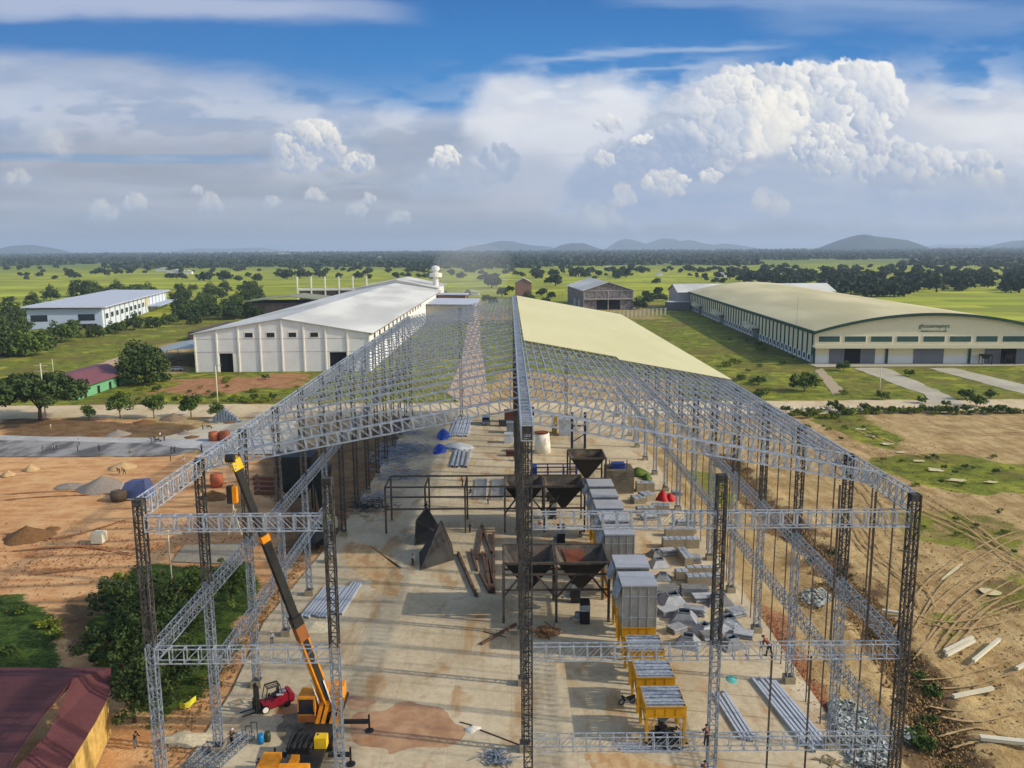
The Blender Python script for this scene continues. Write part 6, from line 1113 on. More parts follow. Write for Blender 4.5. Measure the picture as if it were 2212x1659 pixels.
t = thing('white_block', 'small white concrete block standing alone in the orange yard', 'concrete block', G(*z5(800, 1140))); b = MB(); b.box(-.9, .9, -.9, .9, 0, 1.6); part(b, 'body', cp, t); b = MB(); b.box(-.7, .7, -.7, .7, 1.601, 1.72); part(b, 'top', cp, t)
for (x, y, r_, h, l) in ((1722, 325, 1.3, 2.1, 'left orange-brown drum beside the frame eave'), (1810, 322, 1.4, 2.2, 'right orange-brown drum beside the frame eave'), (1745, 690, 1.3, 2.4, 'orange drum beside the second left column'), (960, 800, 1.6, 1.6, 'dark crate pile left of the blue tent')):
    t = thing('drum', l, 'drum', G(*z5(x, y)), 0, 'drums in the left yard'); m_ = plain('drum_%d' % x, s(168, 92, 60) if 'orange' in l else s(90, 74, 60), .8); b = MB(); b.tube([(0, 0, 0), (0, 0, h*.5), (0, 0, h)], [r_*.9, r_, r_*.9], 14); part(b, 'body', m_, t, True); b = MB(); b.tube([(0, 0, h+.01), (0, 0, h+.1)], r_*.7, 14); part(b, 'lid', m_, t)
t = thing('metal_stack', 'heap of bluish metal pieces beside the last roadside tree', 'metal stack', G(*z5(1815, 175))); b = MB()
for i in range(9): b.box(-3.4+i*.75, -2.8+i*.75, -.5, .8, 0, 3.6-abs(i-4)*.55)
part(b, 'plates', galv, t)
for i in range(2): b = MB(); b.bar((-4.2, -1+i, .2), (4.4, -1+i, .2), .25); part(b, 'skid', galv, t)
t = thing('dark_feed_bin', 'big dark green-black bin on tapering legs behind the left columns', 'bin', (-38.6, 141, 0)); b = MB(); b.box(-3.4, 3.2, 0, 5, 4.6, 9.6); frustum(b, -1.2, 1, 1.5, 3.5, 1.6, -3.4, 3.2, 0, 5, 4.59); part(b, 'body', plain('green_black', s(30, 36, 34), .6), t)
for x in (-3.2, 3): b = MB(); b.bar((x, .2, 0), (x, .2, 4.6), .3); part(b, 'leg', hopm, t)
t = thing('dark_feed_bin', 'tall dark funnel leaning right of the big dark bin', 'bin', (-33.4, 139, 0)); b = MB(); frustum(b, -.4, .9, 0, 1, .2, -1.6, 1.4, 0, 3, 8.); part(b, 'funnel', bpy.data.materials['green_black'], t); b = MB(); b.bar((-1.2, 0, 0), (-1.2, 0, 6), .2); part(b, 'leg', hopm, t)
for i in range(4): a, c = G(*z6(20+i*5, 640+i*38)), G(*z6(215, 640+i*38)); b = MB(); b.box(a.x, c.x, a.y, a.y+.7, -.2, .45); b.box(a.x, a.x+.5, a.y+.71, a.y+2.4, -.2, .45); tag(b.build('brick_footing', plain('footing_brick_%d' % i, s(116, 78, 58), .95)), ['farthest', 'second farthest', 'second nearest', 'nearest'][i]+' low brick footing wall in the brown pit behind the left columns', 'footing wall', 'brick footings left')
# poles
def pole(p, h, label, arms=0, r_=.16, lamp=False):
    t = thing('utility_pole', label, 'pole', p); b = MB(); b.tube([(0, 0, -.2), (0, 0, h)], [r_, r_*.7], 8); part(b, 'shaft', cp, t, True)
    for i in range(arms): b = MB(); b.bar((-1.8, 0, h-.5-i*1.6), (1.8, 0, h-.5-i*1.6), .16); part(b, 'crossarm', cp, t)
    if lamp: b = MB(); b.bar((0, 0, h-.1), (1.3, 0, h+.25), .1); b.box(1., 1.9, -.16, .16, h+.15, h+.3); part(b, 'lamp_head', galv, t)
    return t
pole(G(471, 878), 12.2, 'tall thin lamp pole in front of the white warehouse', 0, .2, True); pole(G(1899, 859), 9.4, 'thin lamp pole on the grass between the concrete driveways', 0, .18, True); pole(G(60, 905)+Vector((5, 0, 0)), 15.5, 'pole with two crossarms rising from the spreading tree', 2, .2); pole(G(372, 1267), 8.2, 'leaning bamboo pole in the thicket inside the left corner', 1, .12); pole(G(116, 812), 6.5, 'short post by the wide spreading tree', 0, .14)
# parked cars / vans
tyre = plain('tyre', s(24, 24, 24), .9, 0, .2); chrome = plain('bright_metal', s(170, 172, 174), .3, .7, .1)
def car(p, rz, c_, label, van=False, sc=1.):
    t = thing('parked_van' if van else 'parked_car', label, 'van' if van else 'car', p, rz); pm_ = plain('paint_%d' % int(p.x*10), c_, .35, .1, .05); b = MB(); h = 1.9 if van else 1.42
    b.extr([(-2.2, .35), (2.2, .35), (2.25, .8), (1.2, .98), (.75 if not van else 1.7, h), (-1.5, h), (-2.15, 1.0)], 1, -.85, .85); part(b, 'body', pm_, t)
    b = MB(); b.extr([(1.1, 1.0), (.72 if not van else 1.6, h-.08), (-1.42, h-.08), (-2.0, 1.02)], 1, -.87, .87); part(b, 'side_windows', glassd, t); b = MB(); b.quad((1.19, -.75, 1.01), (1.19, .75, 1.01), (.79 if not van else 1.72, .7, h-.05), (.79 if not van else 1.72, -.7, h-.05)); part(b, 'windscreen', glassd, t)
    for x in (-1.4, 1.4):
        for y in (-.82, .82): b = MB(); b.tube([(x, y-.1, .33), (x, y+.1, .33)], .33, 14); part(b, 'wheel', tyre, t)
    for y in (-.6, .6): b = MB(); b.box(2.21, 2.27, y-.16, y+.16, .62, .78); part(b, 'headlight', chrome, t)
    t.scale = (sc,)*3; return t
car(G(1050, 916), R_(-90), s(96, 104, 116), 'grey van parked at the far end of the slab under the rafters', True, 1.15); car(G(383, 800), R_(8), s(206, 208, 206), 'white car parked under the edge of the striped canopy'); car(G(1073, 920)+Vector((6.5, -3, 0)), R_(40), s(60, 66, 64), 'dark jeep-like vehicle beside the rust brown cabinet', True, .9)
for i, dx in enumerate((0, 9)): t = thing('machine_stand', ('left', 'right')[i]+' dark machine stand in front of the arched hall doors', 'machine stand', (186.5+dx, 316, 0)); b = MB(); frustum(b, -.5, .5, -.5, .5, 2.2, -2., 2., -1.2, 1.2, 4.0); part(b, 'tray', hopm, t); [part(MB().bar((x, y, 0), (x, y, 3.9), .22), 'leg', hopm, t) for x in (-1.9, 1.9) for y in (-1.1, 1.1)]
# fence of concrete posts near the block hall and stones on the bank
for i in range(14): x = 1320+i*9; p = G(x, 688-i*.6); b = MB(); b.box(-.5, .5, -.4, .4, 0, 4.2); b.box(-.9, .9, -.6, .6, 4.201, 4.6); tag(b.build('concrete_pier', cp, None, p), 'pale concrete pier in the row before the far block-walled hall', 'concrete pier', 'row of concrete piers')
for i in range(34): x = 1690+i*11+R1.uniform(-3, 3); p = G(x, 884+R1.uniform(-3, 2)); lump('stone', 'pale stone on the right road bank', 'stone', p, R1.uniform(.6, 1.3), .7, R1.uniform(.5, 1.), cp if i % 3 else grav, i, 'stones along the right road bank', .5, 9, .6)
# truck behind the left girders
t = thing('dump_truck', 'dark dump truck with yellow cab roof behind the upper left girder', 'truck', (-30.4, 124.5, 0), R_(75)); b = MB(); b.box(-4, 3.6, -1.15, 1.15, .9, 1.2); part(b, 'chassis', hopm, t); b = MB(); b.extr([(1.6, 1.2), (3.9, 1.2), (3.9, 2.2), (3.4, 3.2), (1.6, 3.2)], 1, -1.2, 1.2); part(b, 'cab', plain('cab_white', s(190, 190, 180), .5), t); b = MB(); b.box(1.7, 3.3, -1., 1., 3.21, 3.5); part(b, 'cab_roof', plain('cab_yellow', s(196, 190, 20), .5), t); b = MB(); b.box(-4.2, 1.3, -1.3, -1.2, 1.3, 2.6); b.box(-4.2, 1.3, 1.2, 1.3, 1.3, 2.6); b.box(-4.2, 1.3, -1.19, 1.19, 1.25, 1.4); b.box(1.2, 1.3, -1.19, 1.19, 1.41, 2.6); part(b, 'tipper_body', plain('tipper', s(52, 60, 62), .6), t); b = MB(); b.quad((3.92, -1., 2.2), (3.92, 1., 2.2), (3.45, 1., 3.1), (3.45, -1., 3.1)); part(b, 'windscreen', glassd, t)
for x in (-3, -1.6, 2.6):
    for y in (-1.1, 1.1): b = MB(); b.tube([(x, y-.18, .5), (x, y+.18, .5)], .5, 14); part(b, 'wheel', tyre, t)
# ================================================================== TRUCK CRANE
org = plain('crane_orange', s(226, 142, 18), .5, 0, .25, 1.); blk = plain('crane_black', s(44, 44, 42), .5, .1, .25, 1); orr_ = plain('crane_faded_orange', s(140, 84, 44), .6, 0, .2, 1); yl2 = plain('crane_yellow', s(220, 180, 30), .45, 0, .1)
CRN = thing('truck_crane', 'orange truck crane with black telescopic boom raised beside the left gable column', 'crane', (0, 0, 0))
bp = AtY(709, 1520, 73.2); tip = AtY(510, 1006, 67.3); bd = (tip-bp); BL = bd.length; bd.normalize()
def sec(t0, t1, w_, h, mat, name): b = MB(); b.bar(bp+bd*BL*t0, bp+bd*BL*t1, w_, h); return part(b, name, mat, CRN)
sec(-.03, .36, .74, .92, org, 'boom_base'); sec(.361, .40, .8, .98, blk, 'boom_collar'); sec(.401, .71, .58, .72, blk, 'boom_section'); sec(.711, .735, .66, .8, org, 'boom_collar'); sec(.736, .985, .46, .58, blk, 'boom_section'); sec(.30, .36, .8, .98, orr_, 'boom_collar')
b = MB(); sdv = bd.cross(Vector((0, 0, 1))).normalized(); b.bar(bp+bd*BL*.03-sdv*.43, bp+bd*BL*.30-sdv*.43, .1, .5); part(b, 'boom_side_plate', blk, CRN)
b = MB(); b.bar(tip-bd*.3, tip+bd*.7, .8, .85); hd = part(b, 'boom_head', yl2, CRN); b = MB(); b.tube([tip+bd*.9+Vector((-.35, -.6, 0)), tip+bd*.9+Vector((.35, -.6, 0))], .36, 14); part(b, 'sheave', blk, hd); b = MB(); [b.bar(tip-bd*.1+Vector((-.3, -.52, k*.3)), tip-bd*.1+Vector((.3, -.53, k*.3)), .05, .1) for k in range(3)]; part(b, 'white_marks', wallcream, hd)
hk = tip+Vector((-.15, -.9, -1.9)); b = MB(); [b.bar(tip+bd*.6+Vector((dx-.15, -.9, 0)), hk+Vector((dx, 0, .3)), .035) for dx in (-.15, 0, .15)]; part(b, 'hoist_rope', galv, CRN)
b = MB(); b.box(hk.x-.42, hk.x+.05, hk.y-.25, hk.y+.25, hk.z-1.1, hk.z+.4); part(b, 'hook_block', blk, CRN); b = MB(); b.box(hk.x+.051, hk.x+.4, hk.y-.25, hk.y+.25, hk.z-1.05, hk.z+.35); part(b, 'hook_block_cheek', org, CRN)
b = MB(); b.tube([hk+Vector((0, 0, -1.1)), hk+Vector((0, 0, -1.6)), hk+Vector((.2, 0, -1.8)), hk+Vector((.25, 0, -1.6))], .07, 6); b.bar(hk+Vector((0, 0, -1.6)), hk+Vector((-.55, 0, -3.9)), .06); b.bar(hk+Vector((0, 0, -1.6)), hk+Vector((.6, 0, -3.9)), .06); part(b, 'hook_and_slings', plain('sling', s(206, 196, 160)), CRN)
b = MB(); b.box(-20.4, -16.5, 72.2, 76.4, 1.35, 1.75); b.tube([(-18.4, 74, .9), (-18.4, 74, 1.34)], 1.3, 20); part(b, 'turntable', blk, CRN)
b = MB(); b.box(-20.5, -18.9, 71.9, 74.0, 1.76, 2.05); b.box(-20.5, -20.42, 71.9, 74, 2.06, 3.6); b.box(-18.98, -18.9, 71.9, 74, 2.06, 3.6); b.box(-20.5, -18.9, 71.9, 74., 3.61, 3.72); cb = part(b, 'cab', org, CRN); b = MB(); b.quad((-20.4, 71.93, 2.06), (-19, 71.93, 2.06), (-19, 72.2, 3.6), (-20.4, 72.2, 3.6)); part(b, 'cab_window', glassd, cb); b = MB(); [b.bar((x, 71.9, 2.05), (x, 72.15, 3.65), .09) for x in (-20.46, -18.94)]; part(b, 'cab_frame', blk, cb); b = MB(); b.box(-20.55, -18.85, 71.82, 71.88, 1.3, 2.0); part(b, 'cab_apron', orr_, cb)
for x0, z1 in ((-18.55, 3.2), (-18.0, 3.2), (-17.2, 3.3), (-16.7, 3.0)): b = MB(); b.hexa([(x0-.4, 71.7, .9), (x0+.0, 71.7, .9), (x0+.0, 72.3, .9), (x0-.4, 72.3, .9), (x0+.15, 73., z1), (x0+.5, 73., z1), (x0+.5, 73.4, z1), (x0+.15, 73.4, z1)]); part(b, 'side_plate', org, CRN)
b = MB(); b.box(-18.4, -16.7, 73.5, 76.2, 1.76, 3.2); part(b, 'engine_housing', org, CRN); b = MB(); b.box(-17.5, -16.5, 72.6, 74.0, 3.21, 3.9); part(b, 'winch_cover', org, CRN)
for x in (-18.5, -17.3): b = MB(); b.bar((x, 72.9, 2.), bp+bd*3.6+Vector((x+17.9, -.2, -.4)), .16); part(b, 'lift_ram', chrome, CRN)
for x in (-20.0, -16.9): b = MB(); b.bar((x, 71.8, 3.7 if x < -19 else 3.3), (x, 71.8, 3.9), .1); 
b = MB(); b.box(-19.9, -17., 60.5, 76.5, .75, 1.15); part(b, 'carrier_chassis', blk, CRN)
for x in (-20.1, -16.9):
    for y in (62.2, 64., 69.4, 71.0): b = MB(); b.tube([(x-.25, y, .56), (x+.25, y, .56)], .56, 18); w2 = part(b, 'wheel', tyre, CRN); b = MB(); b.tube([(x-.27, y, .56), (x+.27, y, .56)], .26, 12); part(b, 'hub', orr_, w2)
b = MB(); b.box(-22.2, -20.6, 63.8, 66.6, 1.16, 1.7); part(b, 'deck_cover', org, CRN); b = MB(); b.box(-19.6, -18.9, 64.2, 66.2, 1.16, 1.7); part(b, 'deck_cover', org, CRN); b = MB(); b.box(-18.0, -16.9, 67.8, 68.7, 1.16, 2.2); part(b, 'tool_box', yl2, CRN); b = MB(); b.box(-20.3, -18.2, 67.0, 69.4, 1.16, 1.7); [b.tube([(-20.2+i*.5, 66.9, 1.75), (-20.2+i*.5, 69.3, 1.9-.08*i)], .16, 8) for i in range(5)]; [b.bar((-20.+i*.37, 67.1+.5*(i % 3), 1.8), (-19.2+i*.3, 68.8-.4*(i % 2), 2.3), .1) for i in range(6)]; part(b, 'engine', blk, CRN); b = MB(); b.box(-19.8, -17.2, 60.6, 63.2, 1.16, 2.9); part(b, 'carrier_cab', org, CRN)
for y, x0, x1 in ((72.4, -16.6, -13.8), (67.2, -16.6, -14.6), (67.2, -20.4, -21.4)): b = MB(); b.bar((x0, y, 1.0), (x1, y, 1.0), .34); b.bar((x1, y, .12), (x1, y, 1.7), .16); ot = part(b, 'outrigger', blk, CRN); b = MB(); b.tube([(x1, y, .0), (x1, y, .1)], .42, 14); part(b, 'outrigger_pad', blk, ot)
# ================================================================== FORKLIFT
fr = plain('forklift_red', s(140, 22, 38), .5, 0, .3, 1.5); FK = thing('forklift', 'red forklift with black mast and roll cage parked at the left gable columns', 'forklift', tuple(G(590, 1528)), math.atan2(-1.9, -2.9))
b = MB(); b.extr([(-1.3, .35), (-.2, .3), (1.0, .3), (1.0, .75), (.3, .8), (-.3, 1.1), (-.5, 1.25), (-1.25, 1.2), (-1.4, .9)], 1, -.55, .55); part(b, 'chassis', fr, FK); b = MB(); b.extr([(-1.75, .4), (-1.3, .3), (-1.3, 1.3), (-1.6, 1.25), (-1.8, 1.)], 1, -.62, .62); part(b, 'counterweight', fr, FK)
b = MB()
for y in (-.35, .35): b.bar((1.3, y, .1), (1.35, y, 2.6), .16); b.bar((1.48, y, .1), (1.5, y, 2.5), .1)
for z in (.5, 1.5, 2.5): b.bar((1.35, -.4, z), (1.35, .4, z), .1)
b.box(1.5, 1.62, -.55, .55, .3, 1.2); part(b, 'mast', blk, FK)
for y in (-.35, .35): b = MB(); b.box(1.6, 2.8, y-.06, y+.06, .22, .28); b.box(1.6, 1.68, y-.06, y+.06, .28, 1.0); part(b, 'fork', blk, FK)
b = MB(); C4 = [(.75, -.5), (.75, .5), (-.8, .5), (-.8, -.5)]
for i, (x, y) in enumerate(C4): b.bar((x*1.05, y, .9), (x*.7, y*.9, 2.15), .07); q = C4[(i+1) % 4]; b.bar((x*.7, y*.9, 2.15), (q[0]*.7, q[1]*.9, 2.15), .07)
for k in (-.25, 0, .25): b.bar((.5, k, 2.16), (-.55, k, 2.16), .05)
part(b, 'overhead_guard', blk, FK); b = MB(); b.box(-.5, .05, -.28, .28, 1.12, 1.26); b.box(-.55, -.42, -.28, .28, 1.27, 1.7); part(b, 'seat', blk, FK); b = MB(); b.tube([(.5, 0, .8), (.3, 0, 1.25)], .03, 6); b.tube([(.28, 0, 1.27), (.32, 0, 1.3)], .18, 12); part(b, 'steering_wheel', blk, FK); b = MB(); b.box(-1.2, -.4, -.2, .2, 1.26, 1.32); b.tube([(-.8, .45, 1.2), (-.2, .45, 1.35)], .12, 8); part(b, 'gas_bottle', chrome, FK); FK.scale = (1.15,)*3
for x, y, r_ in ((.85, -.58, .36), (.85, .58, .36), (-1.1, -.52, .28), (-1.1, .52, .28)): b = MB(); b.tube([(x, y-.13, r_), (x, y+.13, r_)], r_, 16); w2 = part(b, 'wheel', tyre, FK); b = MB(); b.tube([(x, y-.15, r_), (x, y+.15, r_)], r_*(.72 if x > 0 else .5), 14); part(b, 'rim', wallcream if x > 0 else blk, w2)
# ================================================================== MOTORBIKE
MO = thing('motorbike', 'black motorbike parked beside the second yellow bin frame', 'motorbike', tuple(G(*zB(880, 560))), R_(200))
for x, n in ((-.62, 'rear_wheel'), (.66, 'front_wheel')):
    b = MB(); pts = [(x+.29*math.cos(a), 0, .3+.29*math.sin(a)) for a in np.linspace(0, 2*math.pi, 15)]; b.tube(pts, .055, 6, False); w2 = part(b, n, tyre, MO); b = MB(); [b.bar((x, 0, .3), (x+.27*math.cos(a), 0, .3+.27*math.sin(a)), .02) for a in np.linspace(0, 5.3, 6)]; b.tube([(x, -.06, .3), (x, .06, .3)], .06, 8); part(b, 'spokes', chrome, w2)
b = MB(); b.tube([(-.62, 0, .3), (-.1, 0, .35), (.35, 0, .45), (.5, 0, .8)], .04, 6); b.tube([(-.62, .1, .3), (-.45, .1, .62), (.4, 0, .75)], .035, 6); part(b, 'frame', blk, MO); b = MB(); b.extr([(-.85, .68), (-.2, .6), (.1, .62), (.1, .7), (-.2, .74), (-.9, .8)], 1, -.13, .13); part(b, 'seat', blk, MO); b = MB(); b.extr([(-.9, .5), (-.2, .45), (-.05, .58), (-.85, .66)], 1, -.11, .11); b.extr([(.3, .4), (.5, .5), (.62, .92), (.45, .95)], 1, -.2, .2); part(b, 'fairing', plain('moto_black', s(24, 34, 34), .3), MO); b = MB(); b.bar((.66, .08, .3), (.5, .08, .85), .04); b.bar((.66, -.08, .3), (.5, -.08, .85), .04); part(b, 'fork', chrome, MO); b = MB(); b.tube([(.4, -.33, 1.02), (.5, 0, .96), (.4, .33, 1.02)], .022, 6); part(b, 'handlebar', blk, MO); b = MB(); b.box(-.1, .25, -.12, .12, .25, .5); b.tube([(.1, -.16, .25), (-.8, -.18, .32)], .05, 8); part(b, 'engine', galv, MO)
# ================================================================== PEOPLE
skin_m = plain('skin', s(150, 104, 76), .6, 0, .05); hairm = plain('black_hair', s(20, 18, 16), .8); 
def pose(kind):
    J = dict(pel=(0, 0, .95), sp=(0, 0, 1.16), ch=(0, 0, 1.36), nk=(0, 0, 1.49), hd=(0, -.03, 1.6), tp=(0, -.02, 1.70), no=(0, -.125, 1.60))
    for sg, sd in ((1, 'l'), (-1, 'r')):
        J.update({'sh'+sd: (.18*sg, 0, 1.41), 'el'+sd: (.24*sg, .03, 1.13), 'wr'+sd: (.25*sg, -.08, .9), 'ha'+sd: (.25*sg, -.1, .83), 'hp'+sd: (.09*sg, 0, .91), 'kn'+sd: (.11*sg, -.03, .5), 'an'+sd: (.12*sg, 0, .09), 'to'+sd: (.14*sg, -.17, .04)})
    f = {k: Vector(v) for k, v in J.items()}
    def rotx(keys, piv, a):
        M = Matrix.Translation(piv) @ Matrix.Rotation(a, 4, 'X') @ Matrix.Translation(-piv)
        for k in keys: f[k] = M @ f[k]
    ub = ['sp', 'ch', 'nk', 'hd', 'tp', 'no', 'shl', 'shr', 'ell', 'elr', 'wrl', 'wrr', 'hal', 'har']
    def limb(keys, piv, a): rotx(keys, f[piv].copy(), a)
    if kind == 'walk': limb(['knl', 'anl', 'tol'], 'hpl', R_(-24)); limb(['knr', 'anr', 'tor'], 'hpr', R_(20)); limb(['anr', 'tor'], 'knr', R_(22)); limb(['ell', 'wrl', 'hal'], 'shl', R_(24)); limb(['elr', 'wrr', 'har'], 'shr', R_(-30)); limb(['wrr', 'har'], 'elr', R_(-35))
    if kind == 'bend': rotx(ub, f['pel'].copy(), R_(58)); limb(['ell', 'wrl', 'hal'], 'shl', R_(-62)); limb(['elr', 'wrr', 'har'], 'shr', R_(-50)); limb(['nk', 'hd', 'tp', 'no'], 'ch', R_(-20)); limb(['knl', 'anl', 'tol'], 'hpl', R_(-12)); limb(['knr', 'anr', 'tor'], 'hpr', R_(12))
    if kind == 'work': rotx(ub, f['pel'].copy(), R_(14)); limb(['ell', 'wrl', 'hal'], 'shl', R_(-38)); limb(['wrl', 'hal'], 'ell', R_(-50)); limb(['elr', 'wrr', 'har'], 'shr', R_(-50)); limb(['wrr', 'har'], 'elr', R_(-40)); limb(['knl', 'anl', 'tol'], 'hpl', R_(-10))
    if kind == 'sit':
        for sd in 'lr': limb(['kn'+sd, 'an'+sd, 'to'+sd], 'hp'+sd, R_(-84)); limb(['an'+sd, 'to'+sd], 'kn'+sd, R_(84)); limb(['el'+sd, 'wr'+sd, 'ha'+sd], 'sh'+sd, R_(-30)); limb(['wr'+sd, 'ha'+sd], 'el'+sd, R_(-40))
        for k in f: f[k] = f[k]-Vector((0, 0, .44))
    if kind == 'crouch':
        for sd in 'lr': limb(['kn'+sd, 'an'+sd, 'to'+sd], 'hp'+sd, R_(-105)); limb(['an'+sd, 'to'+sd], 'kn'+sd, R_(140)); limb(['el'+sd, 'wr'+sd, 'ha'+sd], 'sh'+sd, R_(-60))
        rotx(ub, f['pel'].copy(), R_(35)); mz = min(f['anl'].z, f['anr'].z)-.09
        for k in f: f[k] = f[k]-Vector((0, 0, mz))
    return f
RAD = dict(pel=.125, sp=.115, ch=.14, nk=.055, hd=.095, tp=.07, no=.02, sh=.062, el=.043, wr=.03, ha=.034, hp=.088, kn=.06, an=.042, to=.036)
def skinned(name, f, edges, extra, root, fingers=False):
    keys = []; [keys.append(k) for e in edges for k in e if k not in keys]; V = [f[k] for k in keys]; Ed = [(keys.index(a), keys.index(c)) for a, c in edges]; rad = [RAD.get(k, RAD.get(k[:2], .05))+extra for k in keys]
    if fingers:
        for sd, sg in (('l', 1), ('r', -1)):
            h, w_ = f['ha'+sd], f['wr'+sd]; d = (h-w_).normalized(); sx = Vector((0, 1, 0)); hi_ = keys.index('ha'+sd)
            for i in range(4): p1 = h+d*.045+sx*(i-1.5)*.024; p2 = p1+d*(.035, .045, .042, .03)[i]+Vector((-.018*sg, 0, 0)); V += [p1, p2]; Ed += [(hi_, len(V)-2), (len(V)-2, len(V)-1)]; rad += [.010, .008]
            p1 = h-d*.01+sx*-.045; p2 = p1+d*.035+sx*-.012; V += [p1, p2]; Ed += [(hi_, len(V)-2), (len(V)-2, len(V)-1)]; rad += [.011, .009]
    me = bpy.data.meshes.new(name); me.from_pydata([tuple(v) for v in V], Ed, []); o = bpy.data.objects.new(name, me); COL.objects.link(o); md = o.modifiers.new('s', 'SKIN')
    for i, sv in enumerate(me.skin_vertices[0].data): sv.radius = (rad[i], rad[i]*(.72 if rad[i] > .11 else 1)); sv.use_root = (i == keys.index(root))
    sb = o.modifiers.new('u', 'SUBSURF'); sb.levels = 1; sb.render_levels = 1; dg = bpy.context.evaluated_depsgraph_get(); dg.update(); out = bpy.data.meshes.new_from_object(o.evaluated_get(dg)); bpy.data.objects.remove(o); out.name = name; out.polygons.foreach_set('use_smooth', [True]*len(out.polygons)); return out
BE = [('pel', 'sp'), ('sp', 'ch'), ('ch', 'nk'), ('nk', 'hd'), ('hd', 'tp'), ('hd', 'no')]
for sd in 'lr': BE += [('ch', 'sh'+sd), ('sh'+sd, 'el'+sd), ('el'+sd, 'wr'+sd), ('wr'+sd, 'ha'+sd), ('pel', 'hp'+sd), ('hp'+sd, 'kn'+sd), ('kn'+sd, 'an'+sd), ('an'+sd, 'to'+sd)]
SE = [('pel', 'sp'), ('sp', 'ch')]+[e for sd in 'lr' for e in (('ch', 'sh'+sd), ('sh'+sd, 'el'+sd), ('el'+sd, 'wr'+sd))]
TE = [e for sd in 'lr' for e in (('pel', 'hp'+sd), ('hp'+sd, 'kn'+sd), ('kn'+sd, 'an'+sd))]; BO = lambda sd: [('an'+sd, 'to'+sd)]
PM = {}
def person_mesh(kind):
    if kind in PM: return PM[kind]
    f = pose(kind); m_ = dict(body=skinned('body', f, BE, 0, 'pel', True), shirt=skinned('shirt', f, SE, .018, 'pel'), trousers=skinned('trousers', f, TE, .016, 'pel'))
    hd = f['hd']; ax = (f['tp']-f['hd']).normalized(); b = MB(); n = 12
    b.tube([hd+ax*.035, hd+ax*.07, hd+ax*.12, hd+ax*.15], [.118, .122, .09, .03], n); m_['hair'] = b.mesh('hair', hairm, True); b = MB(); b.tube([hd+ax*.05, hd+ax*.055, hd+ax*.075, hd+ax*.13, hd+ax*.165], [.155, .16, .13, .105, .04], n); m_['hat'] = b.mesh('hat', hairm, True)
    b = MB()
    for sd in 'lr': a_, t_ = f['an'+sd], f['to'+sd]; b.tube([a_+Vector((0, .05, -.035)), a_+Vector((0, -.03, -.03)), t_+Vector((0, -.03, 0))], [.05, .056, .042], 8)
    m_['shoes'] = b.mesh('shoes', hairm, True)
    for k in ('body', 'shirt', 'trousers'): m_[k].materials.clear(); m_[k].materials.append(skin_m)
    PM[kind] = m_; return m_
_cm = {}
def cloth(c):
    if c not in _cm: _cm[c] = plain('cloth_%d_%d_%d' % c, s(*c), .9, 0, .12, 6)
    return _cm[c]
def person(p, rz, kind, shirt, trousers, label, hat=None, grp=None, sc=1.):
    t = thing('person', label, 'person', p, R_(rz), grp); m_ = person_mesh(kind)
    for nm, c_ in (('body', None), ('shirt', shirt), ('trousers', trousers), ('hat' if hat else 'hair', hat), ('shoes', None)):
        o = put(nm, m_[nm], t)
        if c_: o.material_slots[0].link = 'OBJECT'; o.material_slots[0].material = cloth(c_)
    t.scale = (sc,)*3; return t
wht, blu, blkc, gry, redc_, tanc, grnc, pur = (196, 196, 198), (40, 62, 110), (28, 30, 30), (96, 98, 100), (150, 50, 44), (158, 136, 104), (70, 96, 66), (120, 100, 124)
person(G(*zL(178, 668)), 10, 'stand', wht, gry, 'person in white shirt standing on the slab behind the middle left girder', (210, 210, 214))
person(G(*zc2(1450, 1260)), 165, 'work', blkc, blkc, 'person in black clothes bending over the lying lattice trusses', (190, 190, 196)); person(G(561, 1676), 20, 'walk', pur, blkc, 'person in mauve shirt carrying a white bag, bottom edge left of the crane')
person(G(*z6(1310, 1325)), -30, 'stand', (186, 168, 172), blkc, 'person in pale shirt standing left of the upturned black hopper shell')
p = AtY(1650, 1419, Y0); person(Vector((19.55, Y0, ZM-1.1)), -140, 'bend', (110, 58, 44), (46, 60, 72), 'person in brown jacket and red cap walking inside the middle front girder', (120, 30, 24), None, 1.05)
person(AtY(1526, 1612, Y0-.7), 180, 'work', (62, 40, 44), blkc, 'person in dark jacket standing on the lowest girder at the right gable column'); person(AtY(1522, 1690, Y0-.6), 170, 'work', (44, 66, 110), blkc, 'person in blue shirt clinging to the right gable column, bottom edge', (30, 30, 34))
for (x, y, k, c1, c2, l, z) in ((1775, 765, 'sit', blkc, blkc, 'person in black sitting on the lower beam of the long platform frame', 4.1), (1712, 695, 'work', redc_, gry, 'person in rusty red working on the platform beam top', 7.9), (1405, 862, 'crouch', blkc, blkc, 'person in black crouched on top of the tilted hopper shell', 4.2), (1770, 1065, 'stand', (60, 60, 58), blkc, 'person standing in the shade beside the platform frame legs', 0), (1872, 1040, 'crouch', (66, 52, 50), blkc, 'person crouched welding by the rusty beam pile', 0), (1915, 835, 'bend', redc_, gry, 'person in red bent over the lattice panels', 0), (1720, 1300, 'stand', gry, blkc, '', 0)):
    if not l: continue
    q = G(*z6(x, y), z); q.z = z
    if z: q = AtY(*z6(x, y), 128. if z < 7.9 else 134.5) if 'tilted' not in l else AtY(*z6(x, y), 127.)
    person(q, R1.uniform(0, 360), k, c1, c2, l)
for (x, y, k, c1, c2, l, h_) in ((645, 1100, 'bend', (70, 60, 60), blkc, 'person bent over beside the elevator foot, behind the upper girder', (190, 180, 160)), (1320, 735, 'stand', (60, 50, 48), blkc, 'person standing behind the left red tarpaulin', None), (320, 1005, 'crouch', redc_, gry, 'person crouched behind the near hopper stand', None)): person(G(*z7(x, y)), R1.uniform(0, 360), k, c1, c2, l, h_)
